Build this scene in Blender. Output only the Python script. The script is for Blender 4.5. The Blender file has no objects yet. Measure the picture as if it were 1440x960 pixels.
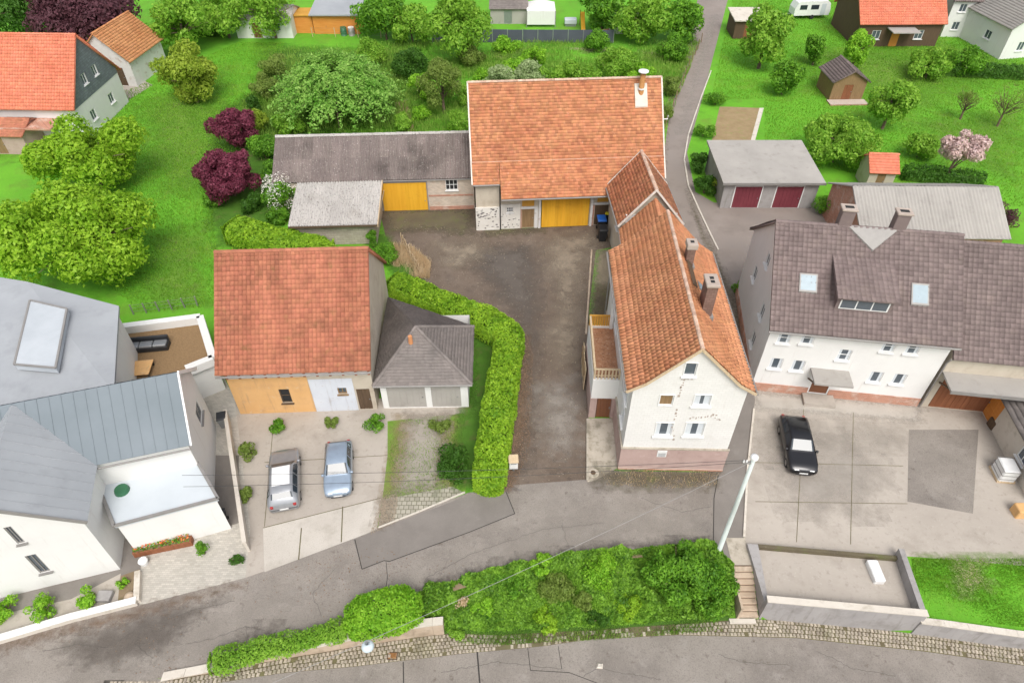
import bpy, math, random
import numpy as np
from mathutils import Vector, geometry, noise as mnoise
random.seed(7); rng = np.random.default_rng(7)
R = math.radians
scene = bpy.context.scene
COL = scene.collection
# ------------------------------------------------------------------ survey
CAM_H = 36.0; PITCH = R(43.5)
_s, _c = math.sin(PITCH), math.cos(PITCH)
def gp(px, py, z=0.0):
    """world x, y of a point of height z measured on the 1440 x 960 survey photograph"""
    u = (px-720)/960; v = (py-480)/960
    r = (u, _c-v*_s, -_s-v*_c)
    t = (z-CAM_H)/r[2]
    return r[0]*t, r[1]*t
def hz_at(px, py, y):
    u = (px-720)/960; v = (py-480)/960
    t = y/(_c-v*_s)
    return u*t, CAM_H+(-_s-v*_c)*t
# ------------------------------------------------------------------ terrain
def zlow(x):
    t = min(1, max(0, (x+19.5)/17.5)); t = t*t*(3-2*t)
    return -1.25*t
def solve_line(pts):
    out = []
    for px, py, low in pts:
        z = 0.0; 
        for _ in range(6):
            x, y = gp(px, py, z); z = zlow(x) if low else 0.0
        out.append((x, y))
    return out
def interp(line, x):
    if x <= line[0][0]: return line[0][1]
    for (a, b), (c, d) in zip(line, line[1:]):
        if x <= c: return b+(d-b)*(x-a)/(c-a)
    return line[-1][1]
L_FOOT = solve_line([(228,957,1),(300,945,1),(400,925,1),(450,917,1),(520,905,1),(600,893,1),(640,890,1),(700,893,1),(830,886,1),(1000,874,1),(1060,870,1),(1118,873,1),(1300,892,1),(1440,912,1)])
L_COB = solve_line([(228,972,1),(300,960,1),(400,945,1),(500,936,1),(565,928,1),(650,918,1),(760,908,1),(830,898,1),(950,892,1),(1118,896,1),(1300,915,1),(1440,935,1)])
L_TOPB = solve_line([(590,832,0),(700,799,0),(800,780,0),(1000,765,0),(1030,792,0),(1062,800,0)])
def yfoot(x): return interp(L_FOOT, x)
def ycob(x): return interp(L_COB, x)
XB0, XB1 = L_TOPB[0][0], L_TOPB[-1][0]
def ytop(x):
    f = yfoot(x)+0.06
    if x < XB0: return f+max(0, (1-(XB0-x)/1.0))*(L_TOPB[0][1]-f) if x > XB0-1 else f
    if x > XB1: return f
    return max(f, interp(L_TOPB, x))
def hz(x, y):
    a, b = ytop(x), yfoot(x)
    if y >= a: return 0.0
    if y <= b: return zlow(x)
    return zlow(x)*(a-y)/(a-b)
# ------------------------------------------------------------------ materials
def new_mat(name):
    m = bpy.data.materials.new(name); m.use_nodes = True
    nt = m.node_tree; b = nt.nodes['Principled BSDF']
    return m, nt, b
def N(nt, t, **kw):
    n = nt.nodes.new(t)
    for k, v in kw.items():
        if k in n.inputs: n.inputs[k].default_value = v
        else: setattr(n, k, v)
    return n
def rgba(c): return (c[0], c[1], c[2], 1)
def mixc(nt, fac, a, b, mode='MIX'):
    n = nt.nodes.new('ShaderNodeMix'); n.data_type = 'RGBA'; n.blend_type = mode
    for idx, v in ((0, fac), (6, a), (7, b)):
        if isinstance(v, (int, float)): n.inputs[idx].default_value = v
        elif isinstance(v, tuple): n.inputs[idx].default_value = rgba(v)
        else: nt.links.new(v, n.inputs[idx])
    return n.outputs[2]
def ramp(nt, src, lo, hi):
    n = nt.nodes.new('ShaderNodeMapRange'); n.inputs[1].default_value = lo; n.inputs[2].default_value = hi
    nt.links.new(src, n.inputs[0]); return n.outputs[0]
def noise(nt, co, scale, detail=4, rough=.6):
    n = N(nt, 'ShaderNodeTexNoise', Scale=scale, Detail=detail, Roughness=rough)
    nt.links.new(co, n.inputs['Vector']); return n.outputs['Fac']
def nm(name, c1, c2, scale=1.0, rough=.85, bump=.15, bscale=None, spots=(), island=0.0, stretch=None, spec=.3, metal=0, brick=None):
    """c1/c2 mixed by noise; spots = [(colour, scale, lo, hi, amount)]; brick = (w, h, mortar colour, plane)"""
    m, nt, b = new_mat(name)
    tc = nt.nodes.new('ShaderNodeTexCoord'); co = tc.outputs['Object']
    if stretch:
        mp = N(nt, 'ShaderNodeMapping'); mp.inputs['Scale'].default_value = stretch
        nt.links.new(co, mp.inputs['Vector']); co2 = mp.outputs[0]
    else: co2 = co
    f = ramp(nt, noise(nt, co2, scale, 6), .3, .7)
    col = mixc(nt, f, c1, c2)
    for sp in spots:
        c, sc, lo, hi, am = sp[:5]; cs = co
        if len(sp) > 5:
            mp_ = N(nt, 'ShaderNodeMapping'); mp_.inputs['Scale'].default_value = sp[5]; nt.links.new(co, mp_.inputs['Vector']); cs = mp_.outputs[0]
        g = ramp(nt, noise(nt, cs, sc, 5, .65), lo, hi)
        mm = nt.nodes.new('ShaderNodeMath'); mm.operation = 'MULTIPLY'; mm.inputs[1].default_value = am
        nt.links.new(g, mm.inputs[0]); col = mixc(nt, mm.outputs[0], col, c)
    hgt = noise(nt, co, bscale or scale*12, 4)
    if island:
        ge = nt.nodes.new('ShaderNodeNewGeometry')
        v = nt.nodes.new('ShaderNodeMapRange'); v.inputs[3].default_value = 1-island; v.inputs[4].default_value = 1+island*.8
        nt.links.new(ge.outputs['Random Per Island'], v.inputs[0])
        hs = nt.nodes.new('ShaderNodeHueSaturation'); nt.links.new(v.outputs[0], hs.inputs['Value'])
        v2 = nt.nodes.new('ShaderNodeMath'); v2.operation='MULTIPLY'; v2.inputs[1].default_value=7.31; nt.links.new(ge.outputs['Random Per Island'], v2.inputs[0])
        v3 = nt.nodes.new('ShaderNodeMath'); v3.operation='FRACT'; nt.links.new(v2.outputs[0], v3.inputs[0])
        v4 = nt.nodes.new('ShaderNodeMapRange'); v4.inputs[3].default_value=.5-island*.022; v4.inputs[4].default_value=.5+island*.022; nt.links.new(v3.outputs[0], v4.inputs[0])
        nt.links.new(v4.outputs[0], hs.inputs['Hue'])
        nt.links.new(col, hs.inputs['Color']); col = hs.outputs[0]
    if brick:
        w, h, mc, plane = brick[:4]
        mp = N(nt, 'ShaderNodeMapping')
        if plane == 'wall':      # use x+y along, z up
            sx = nt.nodes.new('ShaderNodeSeparateXYZ'); nt.links.new(tc.outputs['Object'], sx.inputs[0])
            ad = nt.nodes.new('ShaderNodeMath'); nt.links.new(sx.outputs[0], ad.inputs[0]); nt.links.new(sx.outputs[1], ad.inputs[1])
            cx = nt.nodes.new('ShaderNodeCombineXYZ'); nt.links.new(ad.outputs[0], cx.inputs[0]); nt.links.new(sx.outputs[2], cx.inputs[1])
            vec = cx.outputs[0]
        else: vec = tc.outputs['Object']
        bt = N(nt, 'ShaderNodeTexBrick', Scale=1.0)
        bt.inputs['Brick Width'].default_value = w; bt.inputs['Row Height'].default_value = h
        bt.inputs['Mortar Size'].default_value = min(w, h)*.07; bt.inputs['Mortar Smooth'].default_value = .3
        q_ = brick[4] if len(brick) > 4 else .16; bt.inputs['Color1'].default_value = (1-q_,)*3+(1,); bt.inputs['Color2'].default_value = (1+q_*.4,)*3+(1,); bt.inputs['Bias'].default_value = .0
        bt.inputs['Mortar'].default_value = (1,1,1,1)
        nt.links.new(vec, bt.inputs['Vector'])
        col = mixc(nt, 1.0, col, bt.outputs['Color'], 'MULTIPLY')
        col = mixc(nt, bt.outputs['Fac'], col, mc)
        iv = nt.nodes.new('ShaderNodeMath'); iv.operation = 'MULTIPLY_ADD'; iv.inputs[1].default_value = -1.2
        nt.links.new(bt.outputs['Fac'], iv.inputs[0]); nt.links.new(hgt, iv.inputs[2]); hgt = iv.outputs[0]
    nt.links.new(col, b.inputs['Base Color'])
    b.inputs['Roughness'].default_value = rough; b.inputs['Metallic'].default_value = metal
    b.inputs['Specular IOR Level'].default_value = spec
    if bump:
        bn = N(nt, 'ShaderNodeBump', Strength=bump, Distance=.05)
        nt.links.new(hgt, bn.inputs['Height']); nt.links.new(bn.outputs[0], b.inputs['Normal'])
    return m
def leaf_mat(name, c1, c2, trans=.42, scale=.8):
    c1 = tuple(min(.8, x*k) for x, k in zip(c1, (1.3, 1.18, 1.3))); c2 = tuple(min(.85, x*k) for x, k in zip(c2, (1.45, 1.33, 1.6)))
    m, nt, b = new_mat(name)
    tc = nt.nodes.new('ShaderNodeTexCoord'); ge = nt.nodes.new('ShaderNodeNewGeometry')
    f = ramp(nt, noise(nt, tc.outputs['Object'], scale, 3), .35, .65)
    a = nt.nodes.new('ShaderNodeMath'); a.operation = 'MULTIPLY_ADD'; a.inputs[1].default_value = .6
    nt.links.new(ge.outputs['Random Per Island'], a.inputs[0])
    s = nt.nodes.new('ShaderNodeMath'); s.operation = 'MULTIPLY'; s.inputs[1].default_value = .4; nt.links.new(f, s.inputs[0])
    nt.links.new(s.outputs[0], a.inputs[2])
    col = mixc(nt, a.outputs[0], c1, c2)
    nt.links.new(col, b.inputs['Base Color']); b.inputs['Roughness'].default_value = .5; b.inputs['Specular IOR Level'].default_value = .25
    tr = nt.nodes.new('ShaderNodeBsdfTranslucent'); nt.links.new(col, tr.inputs['Color'])
    mx = nt.nodes.new('ShaderNodeMixShader'); mx.inputs[0].default_value = trans
    nt.links.new(b.outputs[0], mx.inputs[1]); nt.links.new(tr.outputs[0], mx.inputs[2])
    nt.links.new(mx.outputs[0], nt.nodes['Material Output'].inputs['Surface'])
    return m
def plain(name, c, rough=.5, metal=0, spec=.5, coat=0):
    m, nt, b = new_mat(name)
    tc = nt.nodes.new('ShaderNodeTexCoord')
    f = ramp(nt, noise(nt, tc.outputs['Object'], 2.5, 5), .3, .75)
    col = mixc(nt, f, tuple(x*.9 for x in c), tuple(min(1, x*1.06) for x in c)); nt.links.new(col, b.inputs['Base Color'])
    b.inputs['Roughness'].default_value = rough; b.inputs['Metallic'].default_value = metal; b.inputs['Specular IOR Level'].default_value = spec
    b.inputs['Coat Weight'].default_value = coat
    return m
M = {}
M['grass'] = nm('grass', (.095,.30,.016), (.15,.41,.024), .12, bump=.5, bscale=14, spots=[((.06,.20,.012), .5, .52, .72, .6), ((.22,.46,.04), 3.0, .55, .75, .5), ((.20,.30,.04), .25, .52, .72, .55), ((.13,.24,.03), 1.3, .54, .7, .45), ((.05,.16,.01), 9, .56, .7, .45)])
M['asphalt'] = nm('asphalt', (.215,.190,.166), (.30,.268,.236), .35, rough=.9, bump=.45, bscale=30, spots=[((.15,.13,.118), .22, .5, .7, .55), ((.36,.33,.30), 1.1, .55, .75, .5), ((.13,.115,.10), 14, .50, .64, .45), ((.44,.40,.36), 20, .58, .68, .5), ((.10,.075,.06), 2.0, .60, .72, .65)])
M['asphalt_dark'] = nm('asphalt_dark', (.185,.165,.148), (.24,.217,.195), .5, rough=.9, bump=.25, bscale=45, spots=[((.13,.12,.11), 30, .52, .66, .4), ((.28,.26,.24), 1.4, .58, .75, .4)])
M['lane'] = nm('lane_asphalt', (.155,.14,.13), (.21,.19,.175), .45, rough=.9, bump=.25, bscale=40, spots=[((.29,.26,.24), .8, .55, .75, .45), ((.11,.1,.092), 25, .53, .66, .4)])
M['backlane'] = nm('back_lane_asphalt', (.225,.19,.168), (.30,.256,.228), .5, rough=.9, bump=.2, bscale=40, spots=[((.17,.15,.14), .25, .5, .7, .5)])
M['yard'] = nm('yard_gravel', (.122,.091,.069), (.195,.150,.117), .3, rough=.95, bump=.8, bscale=22, spots=[((.05,.04,.033), 1.6, .54, .7, .5),((.33,.28,.23), 5, .6, .72, .4),((.24,.2,.165), .25, .52, .72, .6), ((.07,.055,.048), .6, .52, .68, .55), ((.40,.36,.31), 16, .62, .7, .55), ((.09,.07,.055), 12, .55, .66, .5), ((.30,.25,.2), 2.4, .6, .75, .5)])
M['sand'] = nm('sandy_gravel', (.27,.215,.16), (.36,.30,.225), .5, rough=.95, bump=.6, bscale=25, spots=[((.17,.13,.1), .7, .5, .68, .6), ((.10,.08,.06), 9, .56, .68, .5), ((.5,.45,.38), 15, .6, .7, .5)])
M['moss_dirt_shade'] = nm('mossy_dirt_shade', (.11,.09,.062), (.17,.145,.085), .6, rough=.95, bump=.7, bscale=25, spots=[((.12,.15,.04), 1.2, .52, .68, .6), ((.3,.27,.2), 10, .6, .7, .5)])
M['pathcon'] = nm('dirty_concrete', (.40,.35,.285), (.50,.45,.375), .6, rough=.9, bump=.3, bscale=20, spots=[((.19,.17,.12), .9, .48, .66, .75), ((.12,.11,.07), 3, .56, .7, .5)])
M['concrete'] = nm('concrete', (.37,.328,.284), (.46,.412,.36), .25, rough=.9, bump=.2, bscale=20, spots=[((.28,.245,.205), .5, .5, .7, .6), ((.24,.21,.175), 3, .56, .72, .5), ((.55,.5,.44), 7, .6, .7, .4)])
M['washed'] = nm('washed_concrete', (.46,.42,.37), (.56,.52,.465), .3, rough=.95, bump=.5, bscale=25, spots=[((.30,.26,.2), 16, .56, .68, .6), ((.34,.3,.25), .8, .5, .7, .5)])
M['pavers'] = nm('pale_pavers', (.44,.41,.36), (.52,.485,.43), .5, rough=.9, bump=.35, bscale=20, brick=(.24,.12,(.36,.33,.28),'flat'))
M['gridpave'] = nm('grid_pavers', (.33,.31,.25), (.42,.39,.32), .5, rough=.9, bump=.5, bscale=20, spots=[((.14,.17,.07), .8, .5, .7, .5)], brick=(.3,.3,(.14,.13,.08),'flat'))
M['cobble'] = nm('cobble', (.33,.285,.225), (.45,.395,.32), 1.2, rough=.9, bump=.9, bscale=14, spots=[((.2,.2,.1), .7, .52, .7, .55)], island=.22)
M['joint'] = nm('joint_soil', (.12,.095,.06), (.16,.15,.07), 1.5, bump=.4)
M['stone_light'] = nm('pale_stone', (.55,.50,.43), (.64,.59,.52), .8, rough=.9, bump=.35, bscale=14, spots=[((.34,.29,.22), 1.6, .52, .7, .6)])
M['sandstone'] = nm('sandstone', (.43,.33,.24), (.54,.44,.34), 1.0, rough=.9, bump=.5, bscale=10, spots=[((.25,.2,.14), 1.3, .5, .68, .6)])
M['retain'] = nm('retaining_concrete', (.30,.285,.28), (.38,.36,.35), .5, rough=.9, bump=.2, spots=[((.2,.185,.17), .9, .5, .72, .6), ((.2,.185,.165), 1.8, .54, .7, .6, (2,2,.2))])
M['dirt'] = nm('dirt', (.20,.145,.09), (.28,.21,.135), .7, rough=.95, bump=.6, spots=[((.13,.16,.04), 1.5, .54, .7, .5)])
M['drygrass'] = nm('dry_ground', (.40,.33,.19), (.52,.44,.29), 1.0, rough=.95, bump=.6, spots=[((.16,.26,.04), 1.5, .5, .66, .7)])
M['brownbed'] = nm('brown_soil', (.27,.19,.10), (.34,.25,.14), 1.0, rough=.95, bump=.6, spots=[((.2,.27,.06), 1.6, .54, .7, .5)])
# roofs
M['tile_barn'] = nm('barn_clay_tiles', (.43,.165,.078), (.54,.242,.122), .55, rough=.85, bump=.2, bscale=30, island=.24, spots=[((.30,.13,.08), 1.3, .54, .72, .45, (1.6,.3,.3)),((.33,.105,.06), .9, .54, .72, .6), ((.72,.46,.34), 3.5, .6, .74, .5)])
M['tile_house'] = nm('house_clay_tiles', (.53,.218,.105), (.62,.29,.155), .5, rough=.75, bump=.2, bscale=30, island=.15, spots=[((.33,.16,.09), 1.5, .55, .72, .45, (.3,1.6,.3)),((.36,.13,.07), 1.2, .55, .72, .5), ((.66,.38,.22), 3.0, .6, .75, .4)])
M['tile_old'] = nm('weathered_clay_tiles', (.34,.125,.075), (.48,.19,.115), .45, rough=.85, bump=.2, island=.14, stretch=(1.6,.3,.3), spots=[((.2,.09,.05), .7, .5, .7, .6), ((.24,.16,.06), 1.5, .58, .74, .5)])
M['tile_gate'] = nm('streaky_clay_tiles', (.50,.185,.09), (.60,.265,.145), .9, rough=.85, bump=.2, island=.32, spots=[((.3,.1,.055), 1.4, .52, .7, .6), ((.66,.42,.30), 4, .6, .74, .4)])
M['tile_brown'] = nm('brown_tiles', (.17,.13,.125), (.225,.175,.165), .5, rough=.8, bump=.2, island=.14, spots=[((.28,.22,.19), .6, .54, .74, .5)])
M['tile_red'] = nm('salmon_tiles', (.62,.18,.105), (.70,.24,.15), .5, rough=.8, bump=.2, island=.12)
M['tile_orange'] = nm('orange_tiles', (.52,.22,.09), (.62,.3,.14), .5, rough=.8, bump=.2, island=.16)
M['tile_grey'] = nm('grey_tiles', (.17,.15,.14), (.23,.20,.185), .4, rough=.85, bump=.2, island=.12, spots=[((.1,.09,.085), .5, .5, .7, .5)])
M['ridge'] = nm('ridge_mortar', (.50,.31,.22), (.66,.50,.40), 2.5, rough=.9, bump=.4, island=.2)
M['verge'] = nm('verge_mortar', (.60,.53,.47), (.72,.66,.6), 2, rough=.9, bump=.4)
M['fibre_dark'] = nm('weathered_fibre_cement', (.17,.138,.128), (.26,.215,.195), .35, rough=.9, bump=.2, island=.2, spots=[((.06,.048,.043), .35, .47, .66, .7), ((.55,.52,.48), 7, .60, .66, .8), ((.05,.045,.04), 6, .57, .65, .55)])
M['fibre_light'] = nm('pale_fibre_cement', (.42,.395,.37), (.50,.475,.445), .35, rough=.9, bump=.2, island=.08, spots=[((.13,.12,.105), 5.5, .55, .62, .75), ((.25,.22,.19), .4, .52, .7, .5)])
M['metal_roof'] = nm('grey_metal_roof', (.30,.315,.335), (.36,.375,.395), .3, rough=.6, bump=.05, spots=[((.24,.25,.265), .7, .54, .74, .5)])
M['metal_roof_dark'] = nm('slate_grey_metal_roof', (.15,.18,.20), (.19,.22,.245), .3, rough=.6, bump=.05)
M['flat_white'] = nm('white_membrane', (.50,.54,.57), (.57,.61,.64), .4, rough=.7, bump=.05, spots=[((.5,.54,.56), .8, .55, .75, .4)])
M['felt'] = nm('grey_felt', (.33,.31,.285), (.40,.375,.345), .4, rough=.9, bump=.15, spots=[((.5,.48,.45), .6, .6, .75, .4), ((.22,.2,.18), 1.2, .55, .74, .5)])
# walls
M['shingle'] = nm('white_wall_shingles', (.70,.685,.66), (.77,.755,.735), .5, rough=.75, bump=.18, bscale=6, spots=[((.56,.52,.48), 1.1, .56, .76, .4), ((.55,.50,.46), 1.8, .58, .72, .4, (2,2,.2))], brick=(.36,.18,(.66,.64,.61),'wall',.03))
M['plinth'] = nm('pink_plinth', (.40,.285,.255), (.475,.35,.315), .7, rough=.9, bump=.3, bscale=14, spots=[((.32,.21,.19), 1.2, .52, .72, .6), ((.58,.45,.42), 2.0, .58, .75, .4)])
M['white'] = nm('white_render', (.70,.69,.67), (.75,.74,.72), .4, rough=.9, bump=.1, spots=[((.64,.62,.6), .6, .55, .78, .5),((.55,.52,.48), 1.6, .58, .74, .45, (2,2,.18))])
M['old_white'] = nm('old_whitewash', (.60,.58,.56), (.70,.68,.66), .8, rough=.9, bump=.3, spots=[((.36,.24,.18), 1.1, .56, .7, .7)])
M['plaster'] = nm('beige_plaster', (.47,.41,.33), (.56,.50,.41), .6, rough=.9, bump=.25, spots=[((.36,.29,.22), .9, .52, .7, .6)])
M['orange_wall'] = nm('orange_render', (.62,.36,.15), (.69,.42,.19), .6, rough=.9, bump=.2, spots=[((.5,.3,.15), 1, .52, .72, .6), ((.42,.27,.15), 1.8, .55, .7, .6, (2,2,.2)), ((.6,.5,.38), 2.2, .6, .7, .6)])
M['blue_wall'] = nm('pale_blue_render', (.54,.57,.63), (.62,.65,.70), .6, rough=.9, bump=.2, spots=[((.45,.4,.38), 1, .56, .74, .5), ((.38,.36,.36), 1.8, .55, .7, .6, (2,2,.2)), ((.45,.33,.25), 2.5, .62, .7, .7)])
M['pale_brick'] = nm('pale_brick', (.52,.42,.33), (.62,.53,.44), 1.2, rough=.9, bump=.4, spots=[((.45,.25,.16), .9, .55, .72, .6)], brick=(.28,.10,(.60,.55,.48),'wall'))
M['block'] = nm('block_wall', (.40,.345,.29), (.48,.42,.36), .8, rough=.9, bump=.4, spots=[((.28,.235,.19), 1, .52, .7, .6)], brick=(.5,.24,(.33,.28,.235),'wall'))
M['rubble'] = nm('whitewashed_rubble', (.62,.585,.53), (.72,.69,.64), 1.2, rough=.9, bump=.8, bscale=5)
M['rubble_stone'] = nm('bare_rubble_stone', (.12,.11,.11), (.24,.215,.20), 2.5, rough=.9, bump=.5, island=.35)
M['brick_red'] = nm('red_brick', (.43,.19,.12), (.54,.28,.2), 1.0, rough=.9, bump=.4, spots=[((.62,.5,.42), 1.2, .52, .66, .7)], brick=(.25,.08,(.5,.42,.36),'wall'))
M['slate'] = nm('slate_cladding', (.15,.17,.19), (.21,.235,.26), 1, rough=.7, bump=.3, brick=(.3,.25,(.12,.13,.15),'wall'))
M['timber'] = nm('weathered_timber', (.20,.125,.062), (.30,.195,.10), 1.5, rough=.85, bump=.4, stretch=(9,9,.6))
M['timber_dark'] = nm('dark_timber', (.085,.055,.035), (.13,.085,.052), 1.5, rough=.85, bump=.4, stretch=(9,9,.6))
M['yellow'] = nm('yellow_painted_boards', (.66,.33,.02), (.76,.41,.035), 1.0, rough=.75, bump=.2, island=.09, stretch=(6,6,.4), spots=[((.52,.24,.02), 1.6, .56, .74, .5), ((.35,.2,.06), 3, .66, .78, .6)])
M['ochre'] = nm('ochre_boards', (.50,.25,.04), (.6,.32,.06), 1.0, rough=.8, bump=.3)
M['orange_wood'] = nm('orange_stained_boards', (.58,.21,.04), (.68,.29,.07), 1.2, rough=.75, bump=.3, stretch=(.5,.5,7))
M['fencewood'] = nm('pale_weathered_boards', (.50,.37,.23), (.62,.49,.33), 1.5, rough=.85, bump=.4, stretch=(7,7,.7))
M['maroon'] = nm('maroon_paint', (.16,.032,.045), (.2,.045,.058), .8, rough=.6, bump=.1)
M['brown_gate'] = nm('brown_stained_boards', (.20,.075,.035), (.27,.105,.05), 1.2, rough=.7, bump=.3, stretch=(6,6,.5))
M['brown_door'] = plain('brown_door', (.19,.075,.035), .5)
M['whitepaint'] = plain('white_paint', (.78,.78,.77), .45)
M['zinc'] = plain('zinc', (.30,.285,.27), .6, .3)
M['pole'] = nm('greenish_pole', (.50,.56,.53), (.58,.63,.60), 1.0, rough=.6, bump=.05)
M['steel'] = plain('grey_steel', (.3,.31,.32), .45, .5)
M['rust'] = nm('rusty_flue', (.34,.15,.05), (.5,.27,.1), 3, rough=.7, bump=.2, metal=.2)
M['chimney'] = nm('chimney_cladding', (.19,.115,.09), (.25,.16,.13), 1.5, rough=.85, bump=.3, brick=(.3,.18,(.14,.085,.07),'wall'))
M['chimcap'] = nm('chimney_concrete', (.37,.30,.255), (.45,.38,.33), 1.5, rough=.9, bump=.3)
M['black'] = plain('black_plastic', (.022,.023,.026), .5)
M['blueplastic'] = plain('blue_plastic', (.02,.13,.50), .45)
M['yellowplastic'] = plain('yellow_plastic', (.72,.62,.03), .45)
M['greenplastic'] = plain('green_plastic', (.03,.13,.06), .5)
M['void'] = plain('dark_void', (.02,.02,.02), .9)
M['curtain'] = nm('net_curtain', (.52,.55,.58), (.64,.67,.7), 3, rough=.9, bump=.1, stretch=(8,8,.3))
M['rubber'] = plain('tyre_rubber', (.02,.02,.02), .85)
M['fencegrey'] = nm('anthracite_fence', (.075,.085,.105), (.095,.105,.13), .6, rough=.6, bump=.1)
M['wire'] = plain('cable_black', (.05,.05,.05), .6)
M['wirewhite'] = plain('cable_grey', (.30,.29,.28), .5)
M['lampglass'] = plain('pale_lamp_hood', (.57,.65,.70), .35)
M['terracotta'] = nm('brown_leaf_litter', (.36,.17,.09), (.5,.27,.16), 4, rough=.9, bump=.6, spots=[((.6,.45,.34), 7, .55, .66, .7), ((.12,.06,.04), 6, .56, .66, .6)])
M['bark'] = nm('bark', (.12,.085,.055), (.19,.14,.1), 3, rough=.95, bump=.6)
def glass(name, c, rough=.08):
    m = plain(name, c, rough, 0, .8); return m
M['glass'] = glass('window_glass', (.085,.105,.125))
M['skyglass'] = glass('roof_window_glass', (.22,.30,.35), .35)
M['carglass'] = glass('car_glass', (.03,.04,.05), .05)
# leaves
M['l_hedge'] = leaf_mat('hedge_leaf', (.095,.26,.012), (.32,.52,.032))
M['l_bush'] = leaf_mat('bush_leaf', (.03,.13,.008), (.19,.42,.03))
M['l_bright'] = leaf_mat('bright_leaf', (.10,.31,.012), (.30,.55,.04))
M['l_tree'] = leaf_mat('tree_leaf', (.10,.28,.016), (.27,.47,.05), scale=.5)
M['l_lime'] = leaf_mat('lime_leaf', (.14,.33,.012), (.31,.50,.035), scale=.4)
M['l_willow'] = leaf_mat('willow_leaf', (.085,.28,.018), (.30,.50,.10), scale=.5)
M['l_yellow'] = leaf_mat('yellowish_leaf', (.17,.29,.02), (.31,.42,.045), scale=.5)
M['l_olive'] = leaf_mat('olive_leaf', (.11,.20,.025), (.22,.31,.06))
M['l_pale'] = leaf_mat('silvery_leaf', (.20,.32,.10), (.38,.48,.22))
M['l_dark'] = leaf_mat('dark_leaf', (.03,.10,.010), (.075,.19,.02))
M['l_maroon'] = leaf_mat('maroon_leaf', (.085,.02,.03), (.24,.06,.085))
M['l_purple'] = leaf_mat('purple_brown_leaf', (.06,.028,.032), (.14,.062,.065))
M['l_flower'] = leaf_mat('cream_blossom', (.60,.60,.42), (.75,.75,.6), .2)
M['l_blossom'] = leaf_mat('pinkish_blossom', (.40,.31,.24), (.55,.46,.38), .2)
M['l_ground'] = leaf_mat('ground_cover_leaf', (.025,.11,.008), (.23,.45,.04), scale=1.3)
M['l_grass'] = leaf_mat('grass_blade', (.085,.24,.014), (.22,.42,.035), scale=.25)
M['panel'] = nm('pale_roof_panel', (.40,.43,.46), (.47,.50,.53), .6, rough=.6, bump=.03)
M['dullgrass'] = nm('dull_grass', (.12,.25,.026), (.18,.32,.04), .8, bump=.6, bscale=12, spots=[((.2,.15,.08), 1.0, .54, .7, .6)])
M['l_meadow'] = leaf_mat('meadow_blade', (.09,.24,.02), (.27,.42,.07), scale=.35)
M['l_straw'] = leaf_mat('dry_blade', (.42,.34,.17), (.60,.52,.30))
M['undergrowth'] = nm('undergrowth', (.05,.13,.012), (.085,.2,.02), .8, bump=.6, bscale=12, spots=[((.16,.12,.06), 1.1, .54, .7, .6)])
M['concrete_dark'] = nm('stained_concrete', (.33,.295,.255), (.40,.36,.31), .4, rough=.9, bump=.2)
M['redbrown'] = nm('leaf_debris', (.17,.11,.07), (.25,.165,.11), 1.2, bump=.5)
M['wet'] = nm('dark_worn_asphalt', (.115,.097,.083), (.16,.138,.118), .8, rough=.85, bump=.6, bscale=14)
M['pale_wear'] = nm('pale_worn_asphalt', (.34,.305,.265), (.42,.38,.335), .8, bump=.4, bscale=18)
M['l_core'] = nm('inner_twigs', (.04,.10,.009), (.065,.14,.014), 3, bump=.4)
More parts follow.
